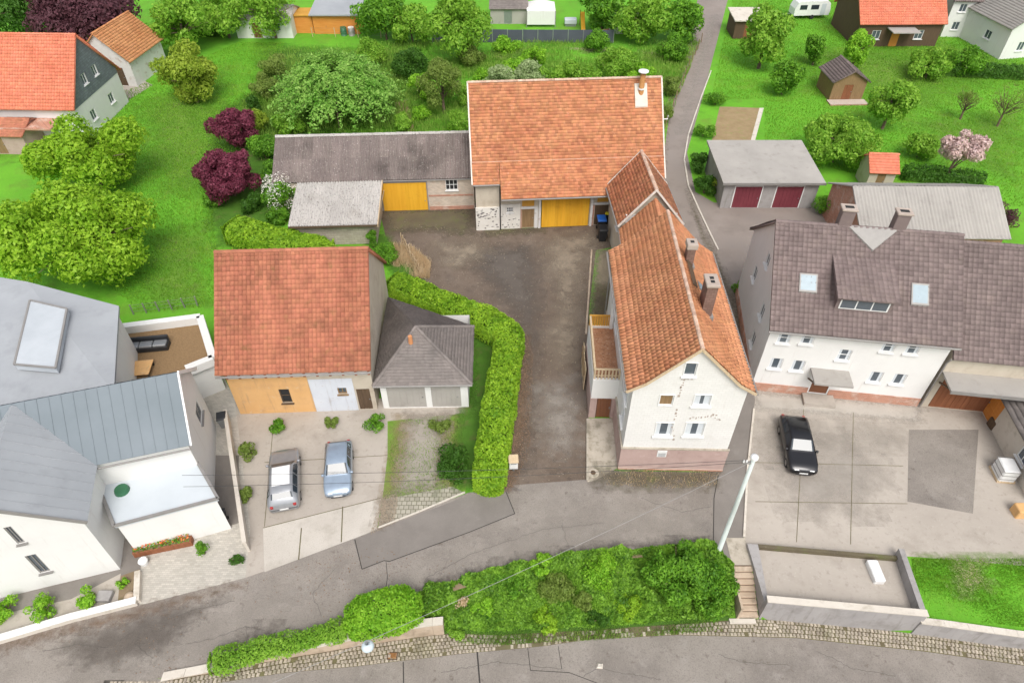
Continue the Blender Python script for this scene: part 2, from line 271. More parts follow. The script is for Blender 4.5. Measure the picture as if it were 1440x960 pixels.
# ------------------------------------------------------------------ objects
def tag(o, label=None, cat=None, group=None, kind=None):
    if label: o['label'] = label
    if cat: o['category'] = cat
    if group: o['group'] = group
    if kind: o['kind'] = kind
    return o
def thing(name, label, cat, loc=(0,0,0), rz=0.0, group=None):
    o = bpy.data.objects.new(name, None); COL.objects.link(o)
    o.location = loc; o.rotation_euler = (0,0,rz); o.empty_display_size = .3
    return tag(o, label, cat, group)
def copy_tree(o, loc, rz=0.0, label=None):
    c = o.copy(); COL.objects.link(c); c.location = loc; c.rotation_euler = (0,0,rz)
    if label: c['label'] = label
    for ch in o.children:
        d = ch.copy(); COL.objects.link(d); d.parent = c
        for g in ch.children:
            e = g.copy(); COL.objects.link(e); e.parent = d
    return c
class MB:
    def __init__(s): s.v = []; s.f = []
    def add(s, vs, fs):
        n = len(s.v); s.v += [tuple(v) for v in vs]; s.f += [tuple(i+n for i in f) for f in fs]; return s
    def box(s, x0,x1,y0,y1,z0,z1):
        x0,x1 = sorted((x0,x1)); y0,y1 = sorted((y0,y1)); z0,z1 = sorted((z0,z1))
        return s.add([(x0,y0,z0),(x1,y0,z0),(x1,y1,z0),(x0,y1,z0),(x0,y0,z1),(x1,y0,z1),(x1,y1,z1),(x0,y1,z1)],
              [(0,3,2,1),(4,5,6,7),(0,1,5,4),(1,2,6,5),(2,3,7,6),(3,0,4,7)])
    def bbox(s, x0,x1,y0,y1,z0,z1,b=.03):
        """box with chamfered vertical and top edges"""
        x0,x1 = sorted((x0,x1)); y0,y1 = sorted((y0,y1)); z0,z1 = sorted((z0,z1))
        b = min(b,(x1-x0)/3,(y1-y0)/3,(z1-z0)/3)
        def ring(i, z): return [(x0+b+i,y0+i,z),(x1-b-i,y0+i,z),(x1-i,y0+b+i,z),(x1-i,y1-b-i,z),(x1-b-i,y1-i,z),(x0+b+i,y1-i,z),(x0+i,y1-b-i,z),(x0+i,y0+b+i,z)]
        vs = ring(0,z0)+ring(0,z1-b)+ring(b,z1)
        fs = [tuple(reversed(range(8))), tuple(range(16,24))]
        for k in (0,8):
            for i in range(8): fs.append((k+i,k+(i+1)%8,k+8+(i+1)%8,k+8+i))
        return s.add(vs, fs)
    def beam(s, a, b, w, h=None):
        a, b = Vector(a), Vector(b); d = (b-a).normalized(); h = h or w
        up = Vector((0,0,1)) if abs(d.z) < .95 else Vector((0,1,0))
        u = d.cross(up).normalized()*w/2; v = u.cross(d).normalized()*h/2
        vs = [p+i*u+j*v for p in (a,b) for i,j in ((-1,-1),(1,-1),(1,1),(-1,1))]
        return s.add(vs, [(0,3,2,1),(4,5,6,7),(0,1,5,4),(1,2,6,5),(2,3,7,6),(3,0,4,7)])
    def tube(s, pts, rs, n=10, cap=True):
        pts = [Vector(p) for p in pts]
        if isinstance(rs, (int,float)): rs = [rs]*len(pts)
        vs = []; fs = []
        for i,p in enumerate(pts):
            d = (pts[min(i+1,len(pts)-1)]-pts[max(i-1,0)])
            d = d.normalized() if d.length > 1e-6 else Vector((0,0,1))
            up = Vector((0,0,1)) if abs(d.z) < .9 else Vector((1,0,0))
            u = d.cross(up).normalized(); v = d.cross(u)
            for k in range(n):
                a = 2*math.pi*k/n; vs.append(p+(u*math.cos(a)+v*math.sin(a))*rs[i])
        for i in range(len(pts)-1):
            for k in range(n): fs.append((i*n+k,i*n+(k+1)%n,(i+1)*n+(k+1)%n,(i+1)*n+k))
        if cap: fs += [tuple(range(n)), tuple(range((len(pts)-1)*n, len(pts)*n))]
        return s.add(vs, fs)
    def poly(s, pts): return s.add(pts, [tuple(range(len(pts)))])
    def prism(s, pts, z0, z1):
        n = len(pts)
        return s.add([(p[0],p[1],z0) for p in pts]+[(p[0],p[1],z1) for p in pts], [tuple(range(n)), tuple(range(n,2*n))]+[(i,(i+1)%n,n+(i+1)%n,n+i) for i in range(n)])
    def build(s, name, mat, parent=None, smooth=False):
        me = bpy.data.meshes.new(name); me.from_pydata(s.v, [], s.f); me.validate(); 
        return finish(me, name, mat, parent, smooth)
def finish(me, name, mat, parent=None, smooth=False):
    me.update()
    for m in (mat if isinstance(mat, (list,tuple)) else [mat]): me.materials.append(M[m] if isinstance(m, str) else m)
    o = bpy.data.objects.new(name, me); COL.objects.link(o)
    if parent is not None: o.parent = parent
    if smooth: me.polygons.foreach_set('use_smooth', [True]*len(me.polygons))
    return o
def npmesh(name, V, Q, mat, parent=None):
    """V (n,3), Q (m,4) quads"""
    me = bpy.data.meshes.new(name)
    me.vertices.add(len(V)); me.vertices.foreach_set('co', np.ascontiguousarray(V, dtype=np.float32).ravel())
    m = len(Q); me.loops.add(m*4); me.loops.foreach_set('vertex_index', np.ascontiguousarray(Q, dtype=np.int32).ravel())
    me.polygons.add(m); me.polygons.foreach_set('loop_start', np.arange(0, m*4, 4, dtype=np.int32))
    me.polygons.foreach_set('loop_total', np.full(m, 4, dtype=np.int32))
    me.update(calc_edges=True); me.validate()
    return finish(me, name, mat, parent)
def struct(name, mb, mat): return tag(mb.build(name, mat), kind='structure')
def sheet(name, pts, mat, z=.004, world=False):
    """flat sheet on the ground through survey points"""
    mb = MB(); q = [p if world else gp(*p) for p in pts]
    tri = geometry.tessellate_polygon([[Vector((p[0],p[1],0)) for p in q]])
    mb.add([(p[0],p[1],z) for p in q], tri)
    return struct(name, mb, mat)
# ---- building helpers (local frame: x 0..w, y 0..d, front wall on y=0)
def P(side, w, d, a, z, o):
    return {'front':(a,-o,z),'back':(a,d+o,z),'left':(-o,a,z),'right':(w+o,a,z)}[side]
def sbox(mb, side, w, d, a0,a1,z0,z1,o0,o1):
    p = P(side,w,d,a0,z0,o0); q = P(side,w,d,a1,z1,o1); mb.box(p[0],q[0],p[1],q[1],p[2],q[2])
def wall_face(mb, side, w, d, outline, holes, depth=.14):
    rings = [outline]+[[(a0,z0),(a1,z0),(a1,z1),(a0,z1)] for a0,a1,z0,z1 in holes]
    tri = geometry.tessellate_polygon([[Vector((a,z,0)) for a,z in r] for r in rings])
    flat = [p for r in rings for p in r]
    mb.add([P(side,w,d,a,z,0) for a,z in flat], tri)
    for r in rings[1:]:
        for i in range(4):
            a, b = r[i], r[(i+1)%4]
            mb.add([P(side,w,d,*a,0),P(side,w,d,*b,0),P(side,w,d,*b,-depth),P(side,w,d,*a,-depth)], [(0,1,2,3)])
def shell(t, w, d, he, hr, axis, mat, holes={}, z0=0.0, name='wall', sides=('front','back','left','right'), hb=None):
    mb = MB()
    for s in sides:
        L = w if s in ('front','back') else d
        gable = (axis == 'y') == (s in ('front','back'))
        out = [(0,z0),(L,z0),(L,he),(L/2,hr),(0,he)] if gable and hr > he else [(0,z0),(L,z0),(L,he),(0,he)]
        wall_face(mb, s, w, d, out, holes.get(s, []))
    return mb.build(name, mat, t)
def window(t, side, w, d, a0,a1,z0,z1, frame='whitepaint', pane='glass', nx=1, nz=1, fw=.07, sill=True, recess=.10, trim=0, cur=None, label=None):
    mb = MB()
    sbox(mb,side,w,d,a0,a0+fw,z0,z1,-recess,-recess+.06); sbox(mb,side,w,d,a1-fw,a1,z0,z1,-recess,-recess+.06)
    sbox(mb,side,w,d,a0+fw,a1-fw,z0,z0+fw,-recess,-recess+.06); sbox(mb,side,w,d,a0+fw,a1-fw,z1-fw,z1,-recess,-recess+.06)
    for i in range(1,nx):
        c = a0+(a1-a0)*i/nx; sbox(mb,side,w,d,c-.025,c+.025,z0+fw,z1-fw,-recess+.005,-recess+.055)
    for i in range(1,nz):
        c = z0+(z1-z0)*i/nz; sbox(mb,side,w,d,a0+fw,a1-fw,c-.02,c+.02,-recess+.008,-recess+.052)
    if trim:
        for q in ((a0-trim,a0-.002,z0-trim,z1+trim),(a1+.002,a1+trim,z0-trim,z1+trim),(a0-.002,a1+.002,z1+.002,z1+trim),(a0-.002,a1+.002,z0-trim,z0-.002)):
            sbox(mb,side,w,d,*q,.003,.04)
    f = mb.build('window', frame, t)
    if label: f['label'] = label
    pb = MB(); sbox(pb,side,w,d,a0+.01,a1-.01,z0+.01,z1-.01,-recess-.02,-recess+.015); pb.build('pane', pane, f)
    if cur:
        cb = MB(); m = (a0+a1)/2
        for q in ((a0+fw,a0+fw+(a1-a0)*cur), (a1-fw-(a1-a0)*cur,a1-fw)): sbox(cb,side,w,d,q[0],q[1],z0+fw,z1-fw,-recess+.016,-recess+.022)
        cb.build('curtain', 'curtain', f)
    if sill:
        sb = MB(); sbox(sb,side,w,d,a0-.08-trim,a1+.08+trim,z0-.08-trim,z0-.01-trim,.004,.14); sb.build('sill', frame, f)
    return f
def door(t, side, w, d, a0,a1,z0,z1, mat='brown_door', name='door', planks=0, frame=None, recess=.08, handle=True, label=None, proud=None):
    o1 = proud if proud is not None else -recess+.05
    mb = MB(); n = max(1, planks); g = .015 if planks else 0
    for i in range(n):
        b0 = a0+(a1-a0)*i/n; b1 = a0+(a1-a0)*(i+1)/n
        g = (.03 if n > 10 else .018) if planks else 0
        k = random.uniform(-.006,.006) if planks else 0
        sbox(mb,side,w,d,b0+g/2,b1-g/2,z0,z1,o1-.06,o1+k)
    if planks: sbox(mb,side,w,d,a0,a1,z0+.01,z1-.01,o1-.08,o1-.02)
    o = mb.build(name, mat, t)
    if label: o['label'] = label
    if frame:
        fb = MB(); fw=.09
        sbox(fb,side,w,d,a0-fw,a0-.002,z0,z1+fw,o1-.05,o1+.05); sbox(fb,side,w,d,a1+.002,a1+fw,z0,z1+fw,o1-.05,o1+.05); sbox(fb,side,w,d,a0-.002,a1+.002,z1+.002,z1+fw,o1-.05,o1+.05)
        fb.build('frame', frame, o)
    if handle:
        hb = MB(); c = a1-.12*(1 if a1-a0 < 1.6 else 2)
        sbox(hb,side,w,d,c-.02,c+.06,z0+1.0,z0+1.05,o1+.03,o1+.06); sbox(hb,side,w,d,c+.03,c+.06,z0+.98,z0+1.07,o1+.0,o1+.04); hb.build('handle', 'steel', o)
    return o
# ---- roof coverings
def _tiles(P00,P10,P11,P01, rowh, colw, prof, thick=.035, stagger=True, jit=.009, seed=0):
    r = np.random.default_rng(seed+11)
    A,B,C,D = [np.array(p, float) for p in (P00,P10,P11,P01)]
    n = np.cross(B-A, D-A); n /= np.linalg.norm(n)
    if n[2] < 0: n = -n
    H = max(np.linalg.norm(D-A), np.linalg.norm(C-B)); W = max(np.linalg.norm(B-A), np.linalg.norm(C-D))
    nr = max(2, int(round(H/rowh))); nc = max(2, int(round(W/colw)))
    Vs=[]; k = len(prof)
    def pt(s,t): return (A*(1-s)[:,None]+B*s[:,None])*(1-t)+(D*(1-s)[:,None]+C*s[:,None])*t
    prof = np.array(prof)
    for i in range(nr):
        t0 = i/nr; t1 = min(1.0, (i+1.1)/nr)
        off = .5 if (stagger and i%2) else 0.0
        j = np.arange(-1 if off else 0, nc)
        s0 = np.clip((j+off)/nc, 0, 1); s1 = np.clip((j+off+.985)/nc, 0, 1)
        ok = s1-s0 > .1/nc; s0=s0[ok]; s1=s1[ok]; m=len(s0)
        jl = r.normal(0, jit, m); tl = r.normal(0, .012, m)/nr*2
        rows=[]
        for (t, h, jj) in ((t0, thick+.012, jl), (t1, .012, jl*0), (t0, .0, jl*0)):
            for q in range(k):
                s = s0+(s1-s0)*q/(k-1)
                p = pt(s, t)+n*(h+prof[q]+jj)[:,None] if True else 0
                p = p+n*(.03*np.sin(s*W*.9+seed)*np.sin(t*H*.8+seed*.7)*math.sin(math.pi*min(1,max(0,t))))[:,None]
                if h != .012: p = p+(D-A)*tl[:,None]
                rows.append(p)
        Vs.append(np.stack(rows,1))      # m, 3k, 3
    V = np.concatenate(Vs,0); m = len(V)
    q=[]
    for a in range(k-1):
        q.append((a,a+1,k+a+1,k+a)); q.append((2*k+a,2*k+a+1,a+1,a))
    q.append((0,k,2*k,2*k)); 
    q = [x for x in q if len(set(x))==4]
    Q = (np.arange(m)*3*k)[:,None,None]+np.array(q)[None]
    return V.reshape(-1,3), Q.reshape(-1,4)
FLAT=[0,0]; PAN=[.07,.016,0,.016,.075]
def roof_tiles(name, quads, rowh, colw, mat, parent, kind='flat', slab=.08, stagger=None):
    V=[];Q=[];n=0
    for i,q in enumerate(quads):
        v,f = _tiles(*q, rowh, colw, FLAT if kind=='flat' else PAN, stagger=(kind=='flat') if stagger is None else stagger, thick=.055 if kind=='flat' else .045, seed=i*7+len(name)+int(abs(q[0][0])*10))
        V.append(v); Q.append(f+n); n += len(v)
        A,B,C,D=[np.array(p,float) for p in q]; nn=np.cross(B-A,D-A); nn/=np.linalg.norm(nn); nn = nn if nn[2]>0 else -nn
        sl=np.array([A,B,C,D,A-nn*slab,B-nn*slab,C-nn*slab,D-nn*slab]); 
        V.append(sl); Q.append(np.array([(0,1,2,3),(7,6,5,4),(0,4,5,1),(1,5,6,2),(2,6,7,3),(3,7,4,0)])+n); n+=8
    return npmesh(name, np.concatenate(V), np.concatenate(Q), mat, parent)
def ridge_caps(p0, p1, parent, mat='ridge', r=.13, ln=.38, name='ridge_tile', lift=.03):
    p0,p1=Vector(p0),Vector(p1); L=(p1-p0).length; n=max(1,int(L/ln)); d=(p1-p0)/n
    u=d.cross(Vector((0,0,1))).normalized(); up=u.cross(d).normalized(); mb=MB()
    for i in range(n):
        a=p0+d*i; b=a+d*1.08; vs=[]
        for p,rr in ((a,r*1.1),(b,r*.92)):
            for k in range(7):
                an=math.pi*k/6; vs.append(p+u*math.cos(an)*rr*1.15+up*(math.sin(an)*rr-.06+lift+random.uniform(-.006,.006)))
        fs=[(k,k+1,8+k,7+k) for k in range(6)]+[tuple(range(7))]
        mb.add(vs,fs)
    return mb.build(name, mat, parent)
def gable_roof(t, w, d, he, hr, axis, oe, og, mat, rowh=.3, colw=.25, kind='flat', caps='ridge', name='roof'):
    if axis=='y':
        h=w/2; sl=(hr-he)/h; e=he-sl*oe
        L=[(-oe,d+og,e),(-oe,-og,e),(h,-og,hr),(h,d+og,hr)]; Rr=[(w+oe,-og,e),(w+oe,d+og,e),(h,d+og,hr),(h,-og,hr)]
        rp=((h,-og,hr),(h,d+og,hr))
    else:
        h=d/2; sl=(hr-he)/h; e=he-sl*oe
        L=[(-og,-oe,e),(w+og,-oe,e),(w+og,h,hr),(-og,h,hr)]; Rr=[(w+og,d+oe,e),(-og,d+oe,e),(-og,h,hr),(w+og,h,hr)]
        rp=((-og,h,hr),(w+og,h,hr))
    up = lambda q: [(x,y,z+.09) for x,y,z in q]
    ro = roof_tiles(name,[up(L),up(Rr)],rowh,colw,mat,t,kind)
    if caps: ridge_caps((rp[0][0],rp[0][1],hr+.12),(rp[1][0],rp[1][1],hr+.12),ro,caps)
    return ro
def corrugated(name, q, mat, parent, pitch=.15, amp=.03, panel=.9, nt=2):
    A,B,C,D=[np.array(p,float) for p in q]; n=np.cross(B-A,D-A); n/=np.linalg.norm(n); n = n if n[2]>0 else -n
    W=np.linalg.norm(B-A); npn=max(1,int(round(W/panel))); V=[];Q=[];c=0; r=np.random.default_rng(int(W*100))
    for i in range(npn):
        for t in range(nt):
            t0=max(0,t/nt-.01); t1=(t+1)/nt+.01 if t<nt-1 else 1
            s=np.linspace(i/npn,(i+1)/npn+.002,int(panel/pitch*6)+1)
            hgt=amp*np.cos(2*math.pi*s*W/pitch)+amp
            o=r.uniform(0,.008)+(.012 if i%2 else 0)
            lo=(A*(1-s)[:,None]+B*s[:,None])*(1-t0)+(D*(1-s)[:,None]+C*s[:,None])*t0+n*(hgt+o+(.02 if t else 0))[:,None]
            hi=(A*(1-s)[:,None]+B*s[:,None])*(1-t1)+(D*(1-s)[:,None]+C*s[:,None])*t1+n*(hgt+o+0*t)[:,None]
            k=len(s); V+= [lo,hi]; Q.append(np.array([(c+a,c+a+1,c+k+a+1,c+k+a) for a in range(k-1)])); c+=2*k
    sl=np.array([A,B,C,D]+[p-n*.06 for p in (A,B,C,D)])-n*.005; V.append(sl); Q.append(np.array([(0,1,2,3),(7,6,5,4),(0,4,5,1),(1,5,6,2),(2,6,7,3),(3,7,4,0)])+c)
    return npmesh(name, np.concatenate(V), np.concatenate(Q), mat, parent)
def gutter(t, a, b, r=.07, mat='zinc'):
    return MB().tube([a,b], r, 8).build('gutter', mat, t)
# ---- vegetation
def leaf_cloud(name, Pn, Nn, size, mat, parent=None, aspect=.5, tilt=.6):
    n=len(Pn); a=rng.normal(size=(n,3)); nn=Nn+rng.normal(size=(n,3))*tilt
    nn/=np.linalg.norm(nn,axis=1)[:,None]+1e-9
    u=np.cross(nn,a); u/=np.linalg.norm(u,axis=1)[:,None]+1e-9; v=np.cross(nn,u)
    L=(size*rng.uniform(.5,1.5,n))[:,None]; Wd=L*aspect
    V=np.stack([Pn-u*L*.5, Pn+v*Wd*.5+nn*L*.06, Pn+u*L*.5, Pn-v*Wd*.5+nn*L*.06],1).reshape(-1,3)
    return npmesh(name, V, np.arange(n*4).reshape(-1,4), mat, parent)
def rdir(n, upb=0.0):
    d=rng.normal(size=(n,3)); d[:,2]+=upb; d/=np.linalg.norm(d,axis=1)[:,None]; return d
def crown_points(n, rx, ry, rzz, zc, lumps=18, lr=.42, fill=.75, upb=.35):
    """leaf positions on many overlapping clumps that make an uneven crown"""
    ld=rdir(lumps,.15); lc=ld*np.array([rx,ry,rzz])*rng.uniform(.4,.8,(lumps,1)); lc[:,2]+=zc
    R0=(rx+ry+rzz)/3; lrr=R0*lr*rng.uniform(.6,1.2,lumps)
    w=lrr**2; w/=w.sum(); idx=rng.choice(lumps,n,p=w)
    d=rdir(n,upb); rad=lrr[idx]*(fill+(1-fill)*rng.random(n))*(1+.18*np.sin(d[:,0]*7+idx)*np.sin(d[:,1]*6+idx*2)*1.0)
    return lc[idx]+d*rad[:,None]*np.array([1,1,.85]), d
def limbs(mb, h, r, rx, zc, n=7, z0=0):
    mb.tube([(0,0,z0-.2),(.03*h*random.uniform(-1,1),.03*h,z0+h*.3),(.05*h*random.uniform(-1,1),0,zc)],[r,r*.8,r*.45],9)
    for i in range(n):
        a=2*math.pi*i/n+random.uniform(-.3,.3); q=random.uniform(.25,.45)*h
        e=(math.cos(a)*rx*.7,math.sin(a)*rx*.7,zc+random.uniform(-.1,.35)*h*.4)
        m=(e[0]*.5,e[1]*.5,(q+e[2])/2+.05*h)
        mb.tube([(0,0,z0+q),m,e],[r*.45,r*.3,r*.1],6)
def tree(name, label, cat, x, y, h, rx, mat, n=9000, leaf=.3, zc=None, rz_=None, lumps=22, lr=.4, group=None, ry=None, trunk=None, bark='bark', z0=None):
    zc = zc if zc is not None else h*.5; rz_ = rz_ if rz_ is not None else h-zc
    t=thing(name,label,cat,(x,y,hz(x,y) if z0 is None else z0),random.uniform(0,6),group)
    mb=MB(); limbs(mb,h,trunk or h*.028,rx,zc); mb.build('trunk',bark,t,True)
    p,d=crown_points(n,rx*.95,(ry or rx)*.95,rz_*.9,zc,lumps,lr); p[:,2]=np.maximum(p[:,2],.15)
    leaf_cloud('crown',p,d,leaf,mat,t); return t
def bush(name, label, cat, x, y, h, rx, mat, n=3500, leaf=.18, lumps=12, group=None, ry=None, z0=None, lr=.45):
    t=thing(name,label,cat,(x,y,hz(x,y) if z0 is None else z0),0,group)
    mb=MB()
    for i in range(6):
        a=i*1.05+random.random(); mb.tube([(0,0,-.15),(math.cos(a)*rx*.25,math.sin(a)*rx*.25,h*.35),(math.cos(a)*rx*.55,math.sin(a)*rx*.55,h*.65)],[.035,.028,.012],5)
    mb.build('stem','bark',t,True)
    p,d=crown_points(n,rx*.95,(ry or rx)*.95,h*.5,h*.48,lumps,lr); p[:,2]=np.maximum(p[:,2],.03)
    leaf_cloud('foliage',p,d,leaf,mat,t); return t
def hedge(name, label, path, width, height, mat, dens=190, leaf=.15, cat='hedge', group=None, lump=.07, z0=0.0, core='l_core'):
    """clipped hedge along world points; rounded-box section; leaves over a twiggy core"""
    t=thing(name,label,cat,(path[0][0],path[0][1],z0),0,group)
    p=np.array(path,float)[:, :2]-np.array(path[0][:2]); seg=np.linalg.norm(np.diff(p,axis=0),axis=1); cum=np.concatenate([[0],np.cumsum(seg)]); L=cum[-1]
    fine=np.linspace(0,L,max(12,int(L*4))); cx=np.interp(fine,cum,p[:,0]); cy=np.interp(fine,cum,p[:,1])
    k=max(1,int(width*1.6)); ker=np.ones(2*k+1)/(2*k+1)
    cx=np.convolve(np.pad(cx,k,mode='edge'),ker,'valid'); cy=np.convolve(np.pad(cy,k,mode='edge'),ker,'valid')
    def at(s):
        x=np.interp(s,fine,cx); y=np.interp(s,fine,cy); e=.05; tx=np.interp(np.minimum(s+e,L),fine,cx)-np.interp(np.maximum(s-e,0),fine,cx); ty=np.interp(np.minimum(s+e,L),fine,cy)-np.interp(np.maximum(s-e,0),fine,cy)
        l=np.hypot(tx,ty)+1e-9; return x,y,tx/l,ty/l
    def lumpf(s,ph): return lump*(np.sin(s*2.1+ph*2)+np.sin(s*4.7+ph*3.1+1)*.7+np.sin(s*9.3-ph*5)*.4+np.sin(s*.7+1.3)*.8)
    def sec(ph,sc=1.0):
        c,s=np.cos(ph),np.sin(ph); return np.sign(c)*np.abs(c)**.42*width/2*sc, np.abs(s)**.42*height*sc
    per=width+2*height; n=int(L*per*dens)
    s=rng.random(n)*L; 
    w=rng.random(n)*per; ph=np.where(w<height, w/height*.75, np.where(w<height+width, .75+(w-height)/width*(math.pi-1.5), math.pi-.75+(w-height-width)/height*.75))
    tp=(w>=height)&(w<height+width); q_=(rng.random(n)*2-1)*.86; ph=np.where(tp,np.arccos(np.sign(q_)*np.abs(q_)**(1/.42)),ph)
    a,z=sec(ph); x,y,tx,ty=at(s); lf=lumpf(s,ph); sc=1+(lf+.10-.42*rng.random(n)**1.6)/max(width,height)*1.2
    endf=np.clip(np.minimum(s,L-s)/(.35*width),0,1)**.5; sc=sc*(.72+.28*endf)
    a=a*sc; z=z*(1+(sc-1)*.8)+.02
    X=x-ty*a; Y=y+tx*a; nx_=-ty*np.cos(ph); ny_=tx*np.cos(ph)
    Pn=np.stack([X,Y,np.maximum(z,.03)],1); Nn=np.stack([nx_,ny_,np.sin(ph)+.2],1)
    # end caps
    m=int(width*height*dens*1.3)
    for end in (0,1):
        aa=(rng.random(m)-.5)*width*.9; zz=rng.random(m)*height*.98; ss=np.full(m,0.0 if end==0 else L); x,y,tx,ty=at(ss); sg=-1 if end==0 else 1
        o=(.1+.18*width*(1-(2*aa/width)**2)*(1-(zz/height)**4))*rng.uniform(.7,1.1,m)*sg
        Pn=np.concatenate([Pn,np.stack([x-ty*aa+tx*o,y+tx*aa+ty*o,zz],1)]); Nn=np.concatenate([Nn,np.stack([tx*sg,ty*sg,np.full(m,.35)],1)])
    leaf_cloud('foliage',Pn,Nn,leaf,mat,t,tilt=.7)
    S=np.linspace(0,L,max(4,int(L*2))); phs=np.linspace(0,math.pi,13); V=[]
    x,y,tx,ty=at(S)
    for i in range(len(S)):
        e=.72 if i in (0,len(S)-1) else 1
        for q in phs:
            A,Z=sec(np.array(q),.62*e); V.append((x[i]-ty[i]*A,y[i]+tx[i]*A,float(Z)))
    mb=MB(); K=len(phs); mb.add(V,[(i*K+j,i*K+j+1,(i+1)*K+j+1,(i+1)*K+j) for i in range(len(S)-1) for j in range(K-1)]+[tuple(range(K)),tuple(range((len(S)-1)*K,len(S)*K))])
    mb.build('twigs',core,t); return t
def in_poly(X, Y, poly):
    ins=np.zeros(len(X),bool); n=len(poly)
    for i in range(n):
        x1,y1=poly[i]; x2,y2=poly[(i+1)%n]
        c=((y1>Y)!=(y2>Y))&(X<(x2-x1)*(Y-y1)/(y2-y1+1e-12)+x1); ins^=c
    return ins
def grass(name, poly, n, size, mat, height=.25, label=None, cat='grass', clump=0, hfun=None, kind='stuff', lumpy=0.0):
    poly=np.array(poly); mn,mx=poly.min(0),poly.max(0); k=int(n*2.5); X=rng.uniform(mn[0],mx[0],k); Y=rng.uniform(mn[1],mx[1],k)
    ok=in_poly(X,Y,[tuple(p) for p in poly]); 
    if clump: ok&=(np.sin(X*1.3*clump+np.sin(Y*.9*clump)*2)+np.sin(Y*1.7*clump+1)+rng.normal(0,.9,k))>-.3
    X=X[ok][:n]; Y=Y[ok][:n]; m=len(X)
    Z=np.array([hfun(a,b) for a,b in zip(X,Y)]) if hfun else np.zeros(m)
    lum=(np.sin(X*2.3+np.sin(Y*1.9)*1.5)+np.sin(Y*2.9+X)+2)/4*lumpy
    a=rng.uniform(0,6.28,m); h=(height*rng.uniform(.5,1.3,m)); w=size*rng.uniform(.6,1.3,m)
    lx=np.cos(a)*h*.5*rng.random(m); ly=np.sin(a)*h*.5*rng.random(m)
    b=a+1.57; dx=np.cos(b)*w/2; dy=np.sin(b)*w/2; z=Z+lum*rng.uniform(.3,1,m)
    V=np.stack([np.stack([X-dx,Y-dy,z],1),np.stack([X+dx,Y+dy,z],1),np.stack([X+dx*.4+lx,Y+dy*.4+ly,z+h],1),np.stack([X-dx*.4+lx,Y-dy*.4+ly,z+h],1)],1).reshape(-1,3)
    o=npmesh(name,V,np.arange(m*4).reshape(-1,4),mat); return tag(o,label,cat,kind=kind)

def soft(name, pts, mat, z=.012, feather=.8, world=False, step=.3):
    """patch of loose ground whose rim breaks up irregularly into what lies below"""
    q=[p if world else gp(*p) for p in pts]; P_=np.array(q); mn,mx=P_.min(0)-.01,P_.max(0)+.01
    nx=max(3,int((mx[0]-mn[0])/step)); ny=max(3,int((mx[1]-mn[1])/step)); gx=np.linspace(mn[0],mx[0],nx); gy=np.linspace(mn[1],mx[1],ny); X,Y=np.meshgrid(gx,gy); X=X.ravel(); Y=Y.ravel()
    ins=in_poly(X,Y,q); D=np.full(len(X),1e9)
    for i in range(len(q)):
        a=np.array(q[i]); b=np.array(q[(i+1)%len(q)]); e=b-a; t=np.clip(((X-a[0])*e[0]+(Y-a[1])*e[1])/(e@e+1e-9),0,1); D=np.minimum(D,np.hypot(X-a[0]-t*e[0],Y-a[1]-t*e[1]))
    D=np.where(ins,D,0)
    I=np.arange(nx*ny).reshape(ny,nx); Q=np.stack([I[:-1,:-1],I[:-1,1:],I[1:,1:],I[1:,:-1]],-1).reshape(-1,4); Q=Q[D[Q].max(1)>0]
    us=np.unique(Q); mp=np.zeros(nx*ny,int); mp[us]=np.arange(len(us))
    key='soft_%s_%.2f'%(mat,feather)
    if key not in M:
        m=M[mat].copy(); nt=m.node_tree; bs=nt.nodes['Principled BSDF']; at=N(nt,'ShaderNodeAttribute'); at.attribute_name='rim'; tc=nt.nodes.new('ShaderNodeTexCoord')
        n1=noise(nt,tc.outputs['Object'],1.3/feather,6,.7); ma=nt.nodes.new('ShaderNodeMath'); ma.operation='MULTIPLY_ADD'; ma.inputs[1].default_value=feather*2.8; ma.inputs[2].default_value=-feather*1.4
        nt.links.new(n1,ma.inputs[0]); ad=nt.nodes.new('ShaderNodeMath'); nt.links.new(ma.outputs[0],ad.inputs[0]); nt.links.new(at.outputs['Fac'],ad.inputs[1])
        al=nt.nodes.new('ShaderNodeMath'); al.operation='MULTIPLY'; al.inputs[1].default_value=.85; nt.links.new(ramp(nt,ad.outputs[0],feather*-.1,feather*1.5),al.inputs[0]); nt.links.new(al.outputs[0],bs.inputs['Alpha']); M[key]=m
    o=npmesh(name,np.stack([X[us],Y[us],np.full(len(us),z)],1),mp[Q],key)
    at=o.data.attributes.new('rim','FLOAT','POINT'); 
    if len(at.data)==len(us): at.data.foreach_set('value',D[us].astype(np.float32))
    return tag(o,kind='structure')
